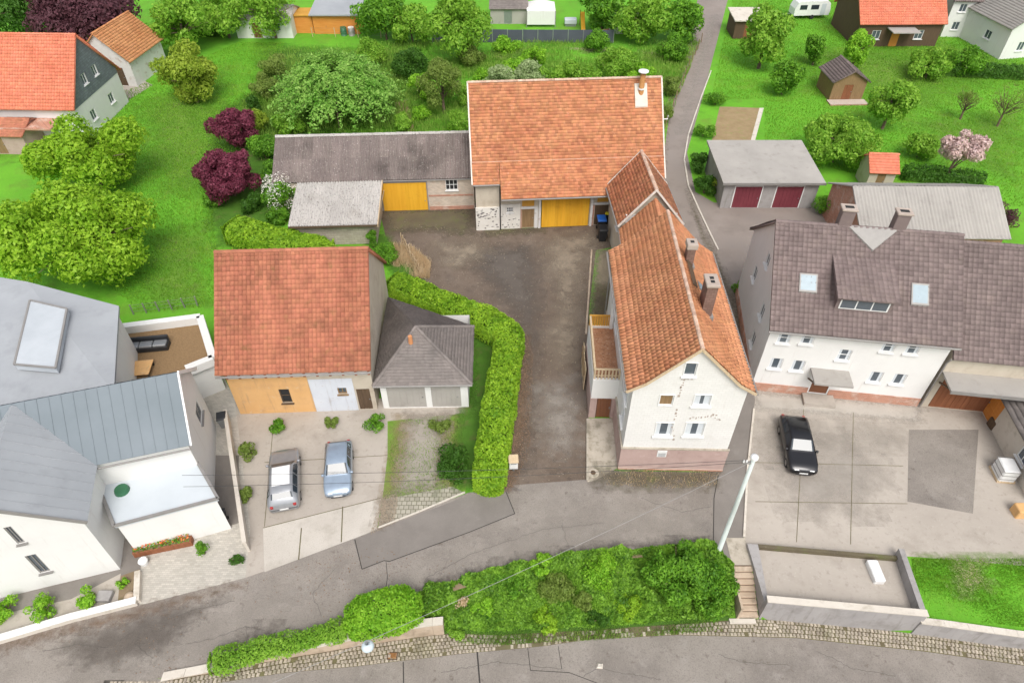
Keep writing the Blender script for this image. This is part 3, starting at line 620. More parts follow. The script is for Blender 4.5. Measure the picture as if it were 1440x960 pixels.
def dome_shrub(name,label,x,y,rx,ry,h,rz,mat,n,leaf,cat='shrub',z0=None):
    t=thing(name,label,cat,(x,y,hz(x,y) if z0 is None else z0),rz); cb=rng.uniform(-1,1,(n,3)); fc=rng.choice(3,n,p=[.3,.3,.4]); cb[np.arange(n),fc]=np.where(fc==2,1,np.sign(cb[np.arange(n),fc])); cb[:,2]=np.where(fc==2,1,cb[:,2]); f=cb/(np.abs(cb)**2.8).sum(1,keepdims=True)**(1/2.8); d=f/np.linalg.norm(f,axis=1,keepdims=True)
    s=1-.22*rng.random(n)**1.8+.05*np.sin(d[:,0]*9+1)*np.sin(d[:,1]*8)+.04*np.sin(d[:,2]*11+d[:,0]*5)
    p=f*s[:,None]*np.array([rx,ry,h*.5])+np.array([0,0,h*.5]); p[:,2]=np.maximum(p[:,2],.03); leaf_cloud('foliage',p,d,leaf,mat,t,tilt=.7)
    V=[];K=14;J=6
    for j in range(J):
        el=j/(J-1)*1.45
        for k in range(K):
            an=k*2*math.pi/K; dd=(math.cos(an)*math.cos(el),math.sin(an)*math.cos(el),math.sin(el)); ff=[math.copysign(abs(q)**.55,q) for q in dd]; l=max(1,math.sqrt(sum(q*q for q in ff))*.82); V.append((ff[0]/l*rx*.62,ff[1]/l*ry*.62,ff[2]/l*h*.38+h*.25 if j else 0))
    MB().add(V,[(j*K+k,j*K+(k+1)%K,(j+1)*K+(k+1)%K,(j+1)*K+k) for j in range(J-1) for k in range(K)]+[tuple(range((J-1)*K,J*K))]).build('twigs','l_core',t); return t
def pebbles(name,poly,n,size,mat,label,cat='gravel',z=.012,clump=0):
    poly=[tuple(p) for p in poly]; A=np.array(poly); X=rng.uniform(A[:,0].min(),A[:,0].max(),n*3); Y=rng.uniform(A[:,1].min(),A[:,1].max(),n*3); ok=in_poly(X,Y,poly)
    if clump: ok&=(np.sin(X*clump+np.sin(Y*.7*clump)*2)+np.sin(Y*1.3*clump+1)+rng.normal(0,.9,n*3))>.4
    X=X[ok][:n];Y=Y[ok][:n];m=len(X); s=size*rng.uniform(.4,1.4,m)*.5; a=rng.uniform(0,6.28,m); V=[]
    for k in range(4): V.append(np.stack([X+np.cos(a+k*1.57)*s*rng.uniform(.6,1.2,m),Y+np.sin(a+k*1.57)*s*rng.uniform(.6,1.2,m),np.full(m,z)],1))
    for k in range(4): V.append(np.stack([X+np.cos(a+k*1.57)*s*.5,Y+np.sin(a+k*1.57)*s*.5,z+s*.8],1))
    V=np.stack(V,1).reshape(-1,3); f=np.array([(4,5,6,7),(0,1,5,4),(1,2,6,5),(2,3,7,6),(3,0,4,7)]); Q=((np.arange(m)*8)[:,None,None]+f[None]).reshape(-1,4)
    return tag(npmesh(name,V,Q,mat),label,cat,kind='stuff')
def onwall(o, rz, px, py, d=0.0):
    """local (along, z) of a survey pixel seen on the plane y=d of a building frame"""
    u=((px-720)/960); v=(py-480)/960; r=(u,_c-v*_s,-_s-v*_c); n=(-math.sin(rz),math.cos(rz)); a=(math.cos(rz),math.sin(rz))
    t=((o[0]*n[0]+o[1]*n[1])+d)/(r[0]*n[0]+r[1]*n[1])
    return (r[0]*t-o[0])*a[0]+(r[1]*t-o[1])*a[1], CAM_H+r[2]*t
def wrect(o, rz, x0,y0,x1,y1, d=0.0):
    a0,z1=onwall(o,rz,x0,(y0),d); a1,z0=onwall(o,rz,x1,y1,d); return a0,a1,z0,z1
# ================================================================= setting
XS=sorted(set([-600,-250,-120,-80]+[x*1.0 for x in range(-60,62)]+[80,120,250,600]+[p[0] for p in L_FOOT]+[XB0,XB1,XB0-1,XB1+.02]))
mb=MB(); rows=[]
for x in XS:
    a,b=ytop(x),yfoot(x); ys=[-300,-40,min(ycob(x),b-.01),b]+[b+(a-b)*k/6 for k in range(1,7)]+[a+.6,a+8,60,130,700]
    rows.append([(x,y,hz(x,y)) for y in ys])
k=len(rows[0]); mb.add([p for r in rows for p in r],[(i*k+j,(i+1)*k+j,(i+1)*k+j+1,i*k+j+1) for i in range(len(rows)-1) for j in range(k-1)])
ground=struct('ground',mb,'grass')
mb=MB(); xs=[x for x in XS if -80<=x<=80]
for x in xs: mb.v += [(x,-30,zlow(x)+.006),(x,6,zlow(x)+.006),(x,ycob(x),zlow(x)+.006)]
for i in range(len(xs)-1):
    for j in (0,1): mb.f.append((i*3+j,(i+1)*3+j,(i+1)*3+j+1,i*3+j+1))
struct('lower_road',mb,'asphalt')
N_EDGE=[(-60,916),(0,899),(100,875),(195,851),(345,812),(420,786),(500,755),(530,742),(590,718),(660,692),(735,690),(720,682),(826,674),(850,662),(1012,664),(1004,745)]
x_end=L_FOOT[0][0]
south=[(x,ytop(x)+.02) for x in (x_end+.3,-18,-16,-14,-12,-10,-8,-6.6)]
south_px=[gp(*p) for p in ((600,829),(700,797),(800,779),(940,768),(1004,764))]
road=[gp(*p) for p in N_EDGE]+list(reversed(south_px))+list(reversed(south))+[(x_end-1,8),(-26,5),(-45,5)]
sheet('upper_road',road,'asphalt',.010,True)
sheet('road_patch',[(497,759),(530,745),(660,696),(712,690),(724,722),(660,748),(548,789),(540,788),(509,800)],'asphalt_dark',.016)
sheet('yard_mouth',[(680,660),(850,655),(850,705),(680,712)],'lane',.0052); sheet('side_lane',[(1000,668),(1005,650),(1026,530),(1062,560),(1050,660),(1046,755),(1034,790),(1026,786),(1003,766),(1004,745)],'asphalt_dark',.014)
sheet('back_lane',[(983,-10),(1026,-10),(1008,60),(990,130),(966,215),(978,270),(1003,335),(1018,362),(1046,440),(1062,562),(1038,562),(960,330),(930,240),(940,170),(962,90)],'backlane',.010)
sheet('lane_forecourt',[(978,270),(1004,285),(1152,284),(1210,318),(1085,420),(1046,440),(1018,362),(1003,335)],'backlane',.007)
sheet('yard',[(532,288),(672,286),(671,324),(760,320),(872,315),(872,345),(838,352),(828,440),(828,674),(722,684),(690,690),(715,470),(640,430),(580,392),(545,345)],'yard',.006)
soft('sandy_strip',[(775,325),(876,322),(876,350),(838,354),(828,440),(826,520),(775,530),(758,480),(772,420),(752,350)],'sand',.011,1.6); soft('dark_tracks',[(640,345),(760,340),(770,420),(750,660),(722,668),(735,470),(690,420)],'wet',.009,1.5); soft('pale_dirt',[(600,335),(680,328),(700,360),(640,385),(605,372)],'sand',.010,1.8); soft('pale_dirt',[(740,540),(820,520),(824,640),(760,650)],'pale_wear',.010,2.0)
soft('mossy_strip',[(530,290),(672,288),(674,328),(640,334),(600,328),(565,332),(538,330)],'moss_dirt_shade',.012,.9); soft('mossy_strip',[(676,318),(770,314),(770,328),(676,336)],'moss_dirt_shade',.0125,.7)
soft('gravel_bed',[(832,350),(884,343),(874,456),(824,456)],'sand',.014,.6); soft('gravel_bed',[(832,400),(872,395),(874,456),(824,456)],'moss_dirt_shade',.0145,.7)
sheet('footpath',[(826,588),(872,588),(872,656),(838,675),(826,678)],'pathcon',.020)
soft('house_apron',[(1056,548),(1300,566),(1296,596),(1060,578)],'washed',.013,.4); soft('yard_stain',[(1075,640),(1180,600),(1270,660),(1240,740),(1090,730)],'pale_wear',.011,2.5); soft('yard_stain',[(1056,585),(1300,585),(1285,640),(1130,640),(1062,660)],'concrete_dark',.0105,2.2)
soft('weedy_margin',[(832,654),(872,648),(1022,652),(1014,690),(940,694),(850,690),(826,686)],'moss_dirt_shade',.022,.9)
sheet('car_driveway',[(340,814),(346,700),(318,575),(330,560),(660,560),(662,580),(545,592),(545,640),(538,700),(530,744),(500,756),(420,787)],'concrete',.006)
sheet('washed_concrete_apron',[(370,742),(536,700),(530,744),(500,756),(372,804)],'washed',.012)
sheet('grid_paving',[(538,702),(636,684),(652,692),(590,719),(532,742)],'gridpave',.012)
sheet('dull_lawn',[(535,575),(660,575),(655,692),(530,704)],'dullgrass',.004); soft('drive_strip',[(565,575),(640,575),(630,694),(545,704)],'concrete_dark',.0105,.9); soft('grass_track',[(550,580),(650,580),(644,692),(530,706)],'brownbed',.009,.9)
sheet('paved_driveway',[(196,851),(345,814),(352,742),(330,560),(300,500),(262,510),(300,720),(200,745)],'pavers',.008)
sheet('dark_strip',[(298,640),(336,640),(336,735),(306,745)],'asphalt_dark',.012)
sheet('concrete_yard',[(1048,660),(1060,575),(1062,535),(1300,555),(1430,570),(1440,640),(1480,760),(1500,800),(1280,782),(1068,782),(1046,768)],'concrete',.008)
sheet('asphalt_patch',[(1278,604),(1376,604),(1368,722),(1276,705)],'asphalt',.014)
soft('lawn_wear',[(1100,60),(1440,60),(1440,120),(1300,160),(1120,130)],'dullgrass',.005,6); soft('lawn_wear',[(1250,160),(1450,150),(1450,260),(1300,230)],'dullgrass',.0055,5); soft('lawn_wear',[(180,150),(330,90),(330,220),(260,300),(190,260)],'dullgrass',.0052,4); soft('lawn_wear',[(200,330),(310,300),(310,440),(180,440)],'dullgrass',.0053,3); soft('lawn_wear',[(0,150),(60,160),(40,230),(-60,230)],'dullgrass',.0054,3)
sheet('vegetable_bed',[(1012,150),(1068,152),(1054,204),(1000,203)],'brownbed',.008)
sheet('bed_edging',[(1068,152),(1074,152),(1060,205),(1054,204)],'stone_light',.012)
sheet('garden_path',[(556,145),(572,140),(584,186),(560,188)],'brownbed',.008)
for pts in ([(690,76),(728,66),(736,74),(712,86),(690,84)],[(780,66),(850,66),(870,74),(820,76)],[(895,70),(925,72),(928,88),(905,86)]): soft('bare_patch',[((p[0]-pts[0][0])*1.1+pts[0][0],p[1]) for p in pts],'drygrass',.008,1.2)
soft('worn_lawn_patch',[(1325,785),(1385,782),(1402,834),(1340,845)],'drygrass',.010,.9); soft('worn_lawn_patch',[(1280,775),(1450,780),(1450,800),(1285,796)],'dullgrass',.009,.6)
sheet('soil_strip',[(196,800),(196,846),(165,848),(168,810)],'dirt',.010)
sheet('bank_edge_soil',[(596,831),(700,799),(800,780),(1000,766),(1000,775),(800,792),(700,812),(600,842)],'dirt',.016)
def line_sheet(name, pts, w, mat, z, low=False):
    q=[gp(*p) for p in pts]
    mb=MB()
    for (a,b),(c,d) in zip(q,q[1:]):
        l=math.hypot(c-a,d-b); nx,ny=-(d-b)/l*w/2,(c-a)/l*w/2
        mb.add([(a-nx,b-ny,z),(c-nx,d-ny,z),(c+nx,d+ny,z),(a+nx,b+ny,z)],[(0,1,2,3)])
    return struct(name,mb,mat)
M['crackline']=plain('worn_crack',(.10,.09,.08),.9)
M['seam']=plain('dark_seam',(.045,.04,.036),.9)
line_sheet('road_seam',[(499,758),(509,800),(540,788),(548,789),(660,748),(724,722),(711,690)],.05,'seam',.021)
line_sheet('road_seam',[(1003,764),(1004,700),(1010,668)],.05,'seam',.021)
line_sheet('road_seam',[(543,790),(545,812),(540,840)],.03,'seam',.0205)
for a,b in (((420,787),(424,742)),((480,762),(482,712))): line_sheet('slab_joint',[a,b],.07,'joint',.016)
line_sheet('slab_joint',[(370,742),(536,700)],.05,'joint',.017)
for a,b in (((385,590),(372,740)),((545,640),(372,650))): line_sheet('slab_joint',[a,b],.04,'joint',.013)
for a,b in (((1062,650),(1270,655)),((1062,705),(1276,708)),((1130,575),(1120,762)),((1200,580),(1196,765))): line_sheet('slab_joint',[a,b],.04,'joint',.014)
def low_line(name,pts,w,mat):
    mb=MB(); q=[]
    for px,py in pts:
        z=0
        for _ in range(6): x,y=gp(px,py,z); z=zlow(x)
        q.append((x,y,z+.012))
    for a,b in zip(q,q[1:]):
        l=math.hypot(b[0]-a[0],b[1]-a[1]); nx,ny=-(b[1]-a[1])/l*w/2,(b[0]-a[0])/l*w/2
        mb.add([(a[0]-nx,a[1]-ny,a[2]),(b[0]-nx,b[1]-ny,b[2]),(b[0]+nx,b[1]+ny,b[2]),(a[0]+nx,a[1]+ny,a[2])],[(0,1,2,3)])
    return struct(name,mb,mat)
low_line('road_seam',[(567,930),(568,975)],.06,'seam'); low_line('road_seam',[(671,916),(676,975)],.08,'seam'); low_line('road_seam',[(742,909),(746,942),(800,945),(840,960)],.035,'seam')
low_line('road_seam',[(785,908),(790,940)],.03,'seam')
sheet('house_forecourt',[(-60,760),(165,760),(200,745),(196,852),(165,852),(100,874),(0,898),(-60,914)],'asphalt_dark',.009)
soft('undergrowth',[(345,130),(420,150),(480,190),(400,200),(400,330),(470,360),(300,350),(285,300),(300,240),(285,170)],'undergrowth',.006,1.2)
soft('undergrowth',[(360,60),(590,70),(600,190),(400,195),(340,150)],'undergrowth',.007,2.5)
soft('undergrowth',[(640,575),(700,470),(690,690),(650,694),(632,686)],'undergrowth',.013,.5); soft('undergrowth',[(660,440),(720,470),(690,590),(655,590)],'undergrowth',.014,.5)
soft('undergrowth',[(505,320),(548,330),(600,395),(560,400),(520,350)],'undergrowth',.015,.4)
soft('hedge_litter',[(735,470),(748,470),(742,600),(724,690),(690,700),(690,690),(716,600)],'redbrown',.0145,.45)
soft('road_wear',[(60,905),(200,862),(330,830),(270,880),(215,930),(120,945)],'wet',.0125,1.0); soft('road_wear',[(330,890),(385,870),(400,885),(350,905)],'wet',.0127,.6)
soft('road_wear',[(120,925),(320,860),(480,790),(470,820),(300,905),(200,955),(60,985)],'pale_wear',.0122,1.6); soft('road_wear',[(600,800),(760,730),(960,720),(995,745),(800,765),(640,815)],'pale_wear',.0122,1.6)
soft('road_wear',[(-20,905),(195,853),(345,815),(350,822),(200,868),(-20,922)],'redbrown',.0132,.45); soft('road_wear',[(560,845),(700,797),(800,779),(1000,764),(1000,752),(800,768),(690,788),(560,832)],'wet',.0134,.5)
soft('gravel_spill',[(525,700),(560,690),(556,735),(528,748)],'sand',.0165,.5)
soft('lane_dirt',[(958,250),(1046,440),(1056,560),(1040,560),(1030,440),(972,300)],'moss_dirt_shade',.0125,.4); soft('lane_dirt',[(985,40),(940,170),(935,240),(922,240),(928,160),(960,80)],'dirt',.0125,.8)
soft('lane_wear',[(1000,20),(1012,20),(960,190),(950,190)],'pale_wear',.0126,.9)
# kerb line beside the back lane, edging of yard path
def kerb(name, pts, w, h, mat, z0=0):
    q=[gp(*p) for p in pts]; mb=MB()
    for (a,b),(c,d) in zip(q,q[1:]):
        l=math.hypot(c-a,d-b); n=max(1,int(l/1.0))
        for i in range(n):
            f0,f1=(i+.01)/n,(i+.99)/n; mb.beam((a+(c-a)*f0,b+(d-b)*f0,z0+h/2),(a+(c-a)*f1,b+(d-b)*f1,z0+h/2),w,h+random.uniform(-.01,.01))
    return struct(name,mb,mat)
kerb('lane_kerb',[(1000,100),(985,140),(968,190),(962,225),(968,262),(985,300),(1000,332),(1010,352)],.14,.1,'stone_light')
kerb('path_kerb',[(826,676),(826,590)],.14,.14,'pathcon'); kerb('path_kerb',[(824,470),(826,440),(832,352)],.14,.1,'sandstone')
kerb('lane_kerb',[(1046,755),(1051,660),(1060,575)],.13,.1,'stone_light')
kerb('drive_edging',[(532,742),(590,719),(654,692)],.1,.06,'stone_light')
# cobbled strip along the lower road: stones laid one by one
mb=MB(); x=L_FOOT[0][0]-.5; 
jb=MB(); xs2=[x0*.5 for x0 in range(-41,110)]
for q in xs2: jb.v += [(q,ycob(q)-.02,zlow(q)+.010),(q,yfoot(q)+.03,zlow(q)+.010)]
jb.f=[(2*i,2*i+2,2*i+3,2*i+1) for i in range(len(xs2)-1)]
struct('cobble_bed',jb,'joint')
r=random.Random(3); x=-20.3
while x<34:
    y0,y1=ycob(x),yfoot(x); n=max(1,int((y1-y0)/.19)); sw=.2
    for i in range(n):
        if r.random()<.03 or (-1<x<9 and r.random()<.45): continue
        a=y0+(y1-y0)*i/n; b=y0+(y1-y0)*(i+1)/n; o=(i%2)*.1+r.uniform(-.02,.02); g=.016; z=zlow(x)+.012; h=.035+r.uniform(0,.025)
        X0,X1,Y0,Y1=x+o+g,x+o+sw-g,a+g,b-g; e=.025
        mb.add([(X0,Y0,z),(X1,Y0,z),(X1,Y1,z),(X0,Y1,z),(X0+e,Y0+e,z+h),(X1-e,Y0+e,z+h),(X1-e,Y1-e,z+h),(X0+e,Y1-e,z+h)],[(4,5,6,7),(0,1,5,4),(1,2,6,5),(2,3,7,6),(3,0,4,7)])
    x+=sw
struct('cobble_strip',mb,'cobble')
# low stone wall with capping along the hedge strip
t=thing('stone_wall','low sandstone retaining wall with pale capping stones below the hedge strip','wall',(L_FOOT[0][0],L_FOOT[0][1],0))
wb=MB(); cb=MB(); o=L_FOOT[0]; xe=gp(622,890,0)[0]; x=o[0]
while x<xe:
    x2=min(x+random.uniform(.7,1.1),xe)
    for b_,w0,w1,z0_,z1_ in ((wb,-.02,.28,zlow(x2)-.2,.06),(cb,-.07,.36,.062,.15+random.uniform(-.012,.012))):
        ya,yb2=yfoot(x),yfoot(x2); g=.006
        vs=[(px_-o[0],py_-o[1],z) for z in (z0_,z1_) for px_,py_ in ((x+g,ya+w0),(x2-g,yb2+w0),(x2-g,yb2+w1),(x+g,ya+w1))]
        b_.add(vs,[(0,3,2,1),(4,5,6,7),(0,1,5,4),(1,2,6,5),(2,3,7,6),(3,0,4,7)])
    x=x2
wb.build('wall_face','sandstone',t); cb.build('capping','stone_light',t)
# drain grate
gx,gy=gp(552,923,zlow(-5.5)); t=thing('drain_grate','small rusty rectangular drain grate set in the cobbled strip','drain',(gx,gy,zlow(gx)+.03))
mb=MB().box(-.28,.28,-.2,-.15,0,.05).box(-.28,.28,.15,.2,0,.05).box(-.28,-.23,-.15,.15,0,.05).box(.23,.28,-.15,.15,0,.05); mb.build('frame','timber_dark',t)
mb=MB()
for i in range(7): mb.box(-.2+i*.062,-.165+i*.062,-.15,.15,.01,.04)
mb.build('grating','rust',t); MB().box(-.23,.23,-.15,.15,-.01,.004).build('pit','void',t)
# ================================================================= farmyard buildings
# ---- farmhouse
HO=(6.87,26.2); HR=R(-1.5); HW,HD=6.45,12.9; HE,HH=7.35,10.75
t=thing('farmhouse','white shingle-clad farmhouse with orange tiled roof and pink plinth','house',(*HO,0),HR)
sw_=[(929,555,945,570),(978,555,997,570),(924,594,943,612),(966,594,987,612),(965,510,977,528)]
holes=[wrect(HO,HR,*q) for q in sw_]
left_w=[(1.0,1.9,5.0,6.2),(7.5,8.4,4.9,6.1),(1.0,1.9,2.9,4.0)]
left_w=[q for q in left_w]
shell(t,HW,HD,HE,HH,'y','shingle',{'front':holes,'left':left_w},2.12)
for i,q in enumerate(holes): window(t,'front',HW,HD,*q,nx=1,trim=.05 if i<4 else .04,cur=(0,.34,.24,.3,0)[i],fw=.045,pane=('timber','glass','glass','glass','glass')[i],sill=i>0)
for q in left_w: window(t,'left',HW,HD,*q,nx=2,trim=.09,cur=.2)
mb=MB()
for s,L in (('front',HW),('back',HW),('left',HD),('right',HD)): sbox(mb,s,HW,HD,-.1 if s in('front','back') else 0,L+.1 if s in('front','back') else L,-.1,2.08,-.2,.1 if s in ('front','back') else .098)
mb.build('plinth','plinth',t)
mb=MB()
sbox(mb,'front',HW,HD,-.12,HW+.12,2.085,2.16,.0,.13); sbox(mb,'left',HW,HD,0,HD,2.085,2.16,.0,.125); mb.build('water_table','pathcon',t)
mb=MB(); sbox(mb,'front',HW,HD,-.1,HW+.1,-.05,.16,.103,.15); mb.build('foot_course','brick_red',t)
a0,a1,z0,z1=wrect(HO,HR,925,631,936,640); v=MB(); sbox(v,'front',HW,HD,a0,a1,z0,z1,.102,.13); v=v.build('vent','whitepaint',t); gb=MB()
for i in range(4): sbox(gb,'front',HW,HD,a0+.06,a1-.06,z0+.06+i*.09,z0+.1+i*.09,.131,.14)
gb.build('louvre','steel',v)
mb=MB(); rr=random.Random(5)
for (x0,y0,n,dx,dy) in ((962,533,4,-1.5,4),(958,545,4,-1,4),(952,575,5,-1,5),(970,588,10,4.2,-.6),(1006,588,4,2,.5),(960,532,5,3,0),(945,600,4,1,6)):
    for i in range(n):
        a,z=onwall(HO,HR,x0+dx*i+rr.uniform(-1,1),y0+dy*i+rr.uniform(-1,1)); w=rr.uniform(.03,.07); h=rr.uniform(.05,.2)
        sbox(mb,'front',HW,HD,a-w,a+w,z-h/2,z+h/2,.003,.012)
mb.build('worn_shingle','chimcap',t)
# roof with a shallower kick above both eaves
s=(HH-HE)/(HW/2); oe=.12
def hp(x): return HE+.12+s*x
y0,y1=-.22,HD+.15; kx=.62; kz=hp(kx)
LQ=[(kx,y1,kz),(kx,y0,kz),(HW/2,y0,HH+.12),(HW/2,y1,HH+.12)]
LK=[(-.36,y1,kz-.66),(-.36,y0,kz-.66),(kx+.05,y0,kz+.05),(kx+.05,y1,kz+.05)]
RQ=[(HW-kx,y0,kz),(HW-kx,y1,kz),(HW/2,y1,HH+.12),(HW/2,y0,HH+.12)]
RK=[(HW+.36,y0,kz-.66),(HW+.36,y1,kz-.66),(HW-kx-.05,y1,kz+.05),(HW-kx-.05,y0,kz+.05)]
ro=roof_tiles('roof',[LQ,RQ,LK,RK],.36,.27,'tile_house',t,'pan')
ridge_caps((HW/2,y0,HH+.16),(HW/2,y1,HH+.16),ro,'ridge',.10,.36)
for sgn in (0,1):
    xx=lambda q: q if sgn==0 else HW-q
    for yy in (y0-.03,y1+.03): vb=MB(); vb.beam((xx(-.42),yy,kz-.70),(xx(kx),yy,kz-.03),.06,.16); vb.beam((xx(kx-.01),yy,kz-.035),(xx(HW/2),yy,HH+.09),.058,.158); vb.build('bargeboard','fencewood',ro)
gutter(t,(-.5,y0,kz-.74),(-.5,y1,kz-.74)); gutter(t,(HW+.5,y0,kz-.74),(HW+.5,y1,kz-.74))
MB().tube([(-.5,HD,kz-.76),(-.16,HD-.05,kz-1.2),(-.16,HD-.05,.1)],.05,8).build('downpipe','zinc',t)
# chimneys on the right-hand slope
def chimney(x,y,wx,wy,z0,z1,caph,mat,pots=1):
    m=MB().bbox(x-wx/2,x+wx/2,y-wy/2,y+wy/2,z0,z1-caph,.02); c=m.build('chimney',mat,t)
    k=MB().bbox(x-wx/2-.08,x+wx/2+.08,y-wy/2-.08,y+wy/2+.08,z1-caph,z1,.03); k.build('chimney_cap','chimcap',c)
    h=MB()
    for i in range(pots):
        yy=y+(i-(pots-1)/2)*.34; h.bbox(x-.12,x+.12,yy-.12,yy+.12,z1,z1+.006,.01)
    h.build('flue','void',c)
    f=MB().box(x-wx/2-.12,x+wx/2+.12,y-wy/2-.12,y+wy/2+.12,z0+.15,hp(HW-x-wx/2)+.25); f.build('flashing','zinc',c)
chimney(HW/2+.7,8.3,.5,.6,8.8,11.75,.35,'chimney')
chimney(HW/2+1.15,4.4,.62,1.0,8.4,11.9,.14,'chimney',2)
m=MB()
for yy in (3.4,9.6): pass
for k in range(3): m.beam((HW/2+.55+k*.12,5.6,hp(HW/2-.55-k*.12)+.3-k*.0),(HW/2+.55+k*.12,8.0,hp(HW/2-.55-k*.12)+.3),.1,.03)
m.build('roof_walk','timber_dark',ro)
m=MB(); sk=[(HW-1.5,6.2,hp(1.5)+.16),(HW-1.5,7.0,hp(1.5)+.16),(HW-2.1,7.0,hp(2.1)+.16),(HW-2.1,6.2,hp(2.1)+.16)]
m.add(sk+[(x,y,z-.12) for x,y,z in sk],[(0,1,2,3),(0,4,5,1),(1,5,6,2),(2,6,7,3),(3,7,4,0)]); sl=m.build('roof_window','zinc',t)
ii=[(HW-1.56,6.27,hp(1.56)+.17),(HW-1.56,6.93,hp(1.56)+.17),(HW-2.04,6.93,hp(2.04)+.17),(HW-2.04,6.27,hp(2.04)+.17)]; MB().poly(ii).build('pane','skyglass',sl)
# porch annexe with roof terrace
AW,AD,AH=1.72,5.3,3.75; ax=-1.72; ay=4.15
pw=MB()
for q in ((ax,ax+AW,ay,ay+.2),(ax,ax+AW,ay+AD-.2,ay+AD),(ax,ax+.2,ay+.2,ay+AD-.2)):
    pw.box(*q,1.95,AH)
pw.build('porch_wall','white',t)
pl=MB()
pl.box(ax-.03,ax+.42,ay-.03,ay+.2,0,1.945).box(ax+1.42,ax+AW,ay-.03,ay+.2,0,1.945).box(ax-.03,ax+.2,ay+.2,ay+AD,0,1.945).box(ax+.42,ax+1.42,ay+.1,ay+.2,0,1.945); pl.build('porch_plinth','plinth',t)
db=MB()
for i in range(4): db.box(ax+.46+i*.23,ax+.68+i*.23,ay+.0,ay+.09,.05,1.9)
dd=db.build('door','brown_door',t); MB().box(ax+1.28,ax+1.33,ay-.05,ay+.0,.95,1.15).build('handle','steel',dd)
MB().box(ax+.2,ax+AW,ay+.2,ay+AD-.2,AH-.3,AH-.12).build('terrace_floor','terracotta',t)
rl=MB()
for x0 in np.linspace(ax+.08,ax+AW-.06,8): rl.box(x0-.05,x0+.05,ay+.04,ay+.075,AH+.02,AH+.88); 
rl.box(ax,ax+AW,ay-.0,ay+.11,AH+.88,AH+.96); rl.box(ax,ax+AW,ay+.08,ay+.13,AH+.25,AH+.33); rl.build('railing','fencewood',t)
rl=MB()
for x0 in np.linspace(ax+.08,ax+AW-.3,9): rl.box(x0-.07,x0+.07,ay+AD-.09,ay+AD-.05,AH+.0,AH+.9)
rl.box(ax,ax+AW-.2,ay+AD-.12,ay+AD-.02,AH+.9,AH+.98); rl.build('railing','ochre',t)
rl=MB()
for y_ in np.linspace(ay+.25,ay+AD-.25,17): rl.box(ax+.06,ax+.1,y_-.11,y_+.11,AH+.0,AH+.88)
rl.box(ax-.01,ax+.12,ay+.12,ay+AD-.13,AH+.88,AH+.96); rl.build('railing','fencewood',t)
MB().bbox(ax+AW-.3,ax+AW-.06,ay+AD-.3,ay+AD-.06,AH-.1,AH+2.1).build('corner_post','whitepaint',t)
FH=t
bx,by=gp(820,520,.6); tt=thing('board_fence','narrow leaning board screen standing against the porch wall','fence',(bx,by,0),HR)
m=MB()
for i in range(7): m.beam((random.uniform(-.03,.03),i*.42-1.2,0),(random.uniform(-.03,.03)+.05,i*.42-1.2,1.9+random.uniform(-.2,.2)),.05,.36)
m.build('boards','fencewood',tt); MB().box(-.06,-.03,-1.4,1.5,.9,1.0).box(-.06,-.03,-1.4,1.5,1.5,1.6).build('rail','timber',tt)
px_,py_=gp(834,665); t=thing('manhole_cover','round rusty shut-off cover in concrete by the path end','cover',(px_,py_,.02)); MB().tube([(0,0,0),(0,0,.05)],[.38,.33],20).build('collar','pathcon',t); MB().tube([(0,0,.04),(0,0,.07)],[.17,.16],16).build('lid','timber_dark',t)
# ---- link building
LO=(8.9,39.05); t=thing('link_building','low orange tiled link between the farmhouse and the small gatehouse','building',(*LO,0),HR)
shell(t,4.5,8.2,4.3,6.9,'y','plaster',{'left':[(1.5,2.4,2.6,3.5)]}); gable_roof(t,4.5,8.0,4.3,6.9,'y',.3,-.12,'tile_house',.34,.26,'pan',caps='tile_house')
window(t,'left',4.5,8.2,1.5,2.4,2.6,3.5,nx=2); door(t,'left',4.5,8.2,4.2,5.2,0.02,2.1,'timber_dark',planks=5,proud=.05)
gutter(t,(-.36,.1,4.05),(-.36,7.8,4.05))
# ---- gatehouse
GO=(9.05,47.1); GR=R(3.0); t=thing('gatehouse','small tiled gatehouse with white boarded gable beside the barn','building',(*GO,0),GR)
GW,GD,GE,GHt=4.5,5.6,5.0,7.75
shell(t,GW,GD,GE,GHt,'y','plaster',{'left':[(1.4,2.2,2.9,3.7)]}); window(t,'left',GW,GD,1.4,2.2,2.9,3.7,nx=2)
ro=gable_roof(t,GW,GD,GE,GHt,'y',.42,.35,'tile_gate',.3,.2,'flat')
m=MB(); 
for i in range(5):
    z=GE-.3+i*.16; m.box(.15+i*.0,GW-.15,-.06-.02*i,-.012,z,z+.12)
m.build('weatherboard','white',t)
m=MB().add([(.55,-.03,GE+.55),(GW-.55,-.03,GE+.55),(GW/2,-.03,GHt-.3),(.55,-.004,GE+.55),(GW-.55,-.004,GE+.55),(GW/2,-.004,GHt-.3)],[(0,1,2),(0,3,4,1),(1,4,5,2),(2,5,3,0)]); m.build('gable_panel','plaster',t)
e=GE-(GHt-GE)/(GW/2)*.42+.08
for yy in (-.4,GD+.32):
    m=MB(); m.beam((-.46,yy,e),(GW/2,yy,GHt+.1),.09,.15); m.beam((GW+.46,yy,e),(GW/2,yy,GHt+.1),.088,.148); m.build('bargeboard','verge',ro)
gutter(t,(-.5,-.35,e-.04),(-.5,GD,e-.04)); gutter(t,(GW+.5,-.35,e-.04),(GW+.5,GD,e-.04))
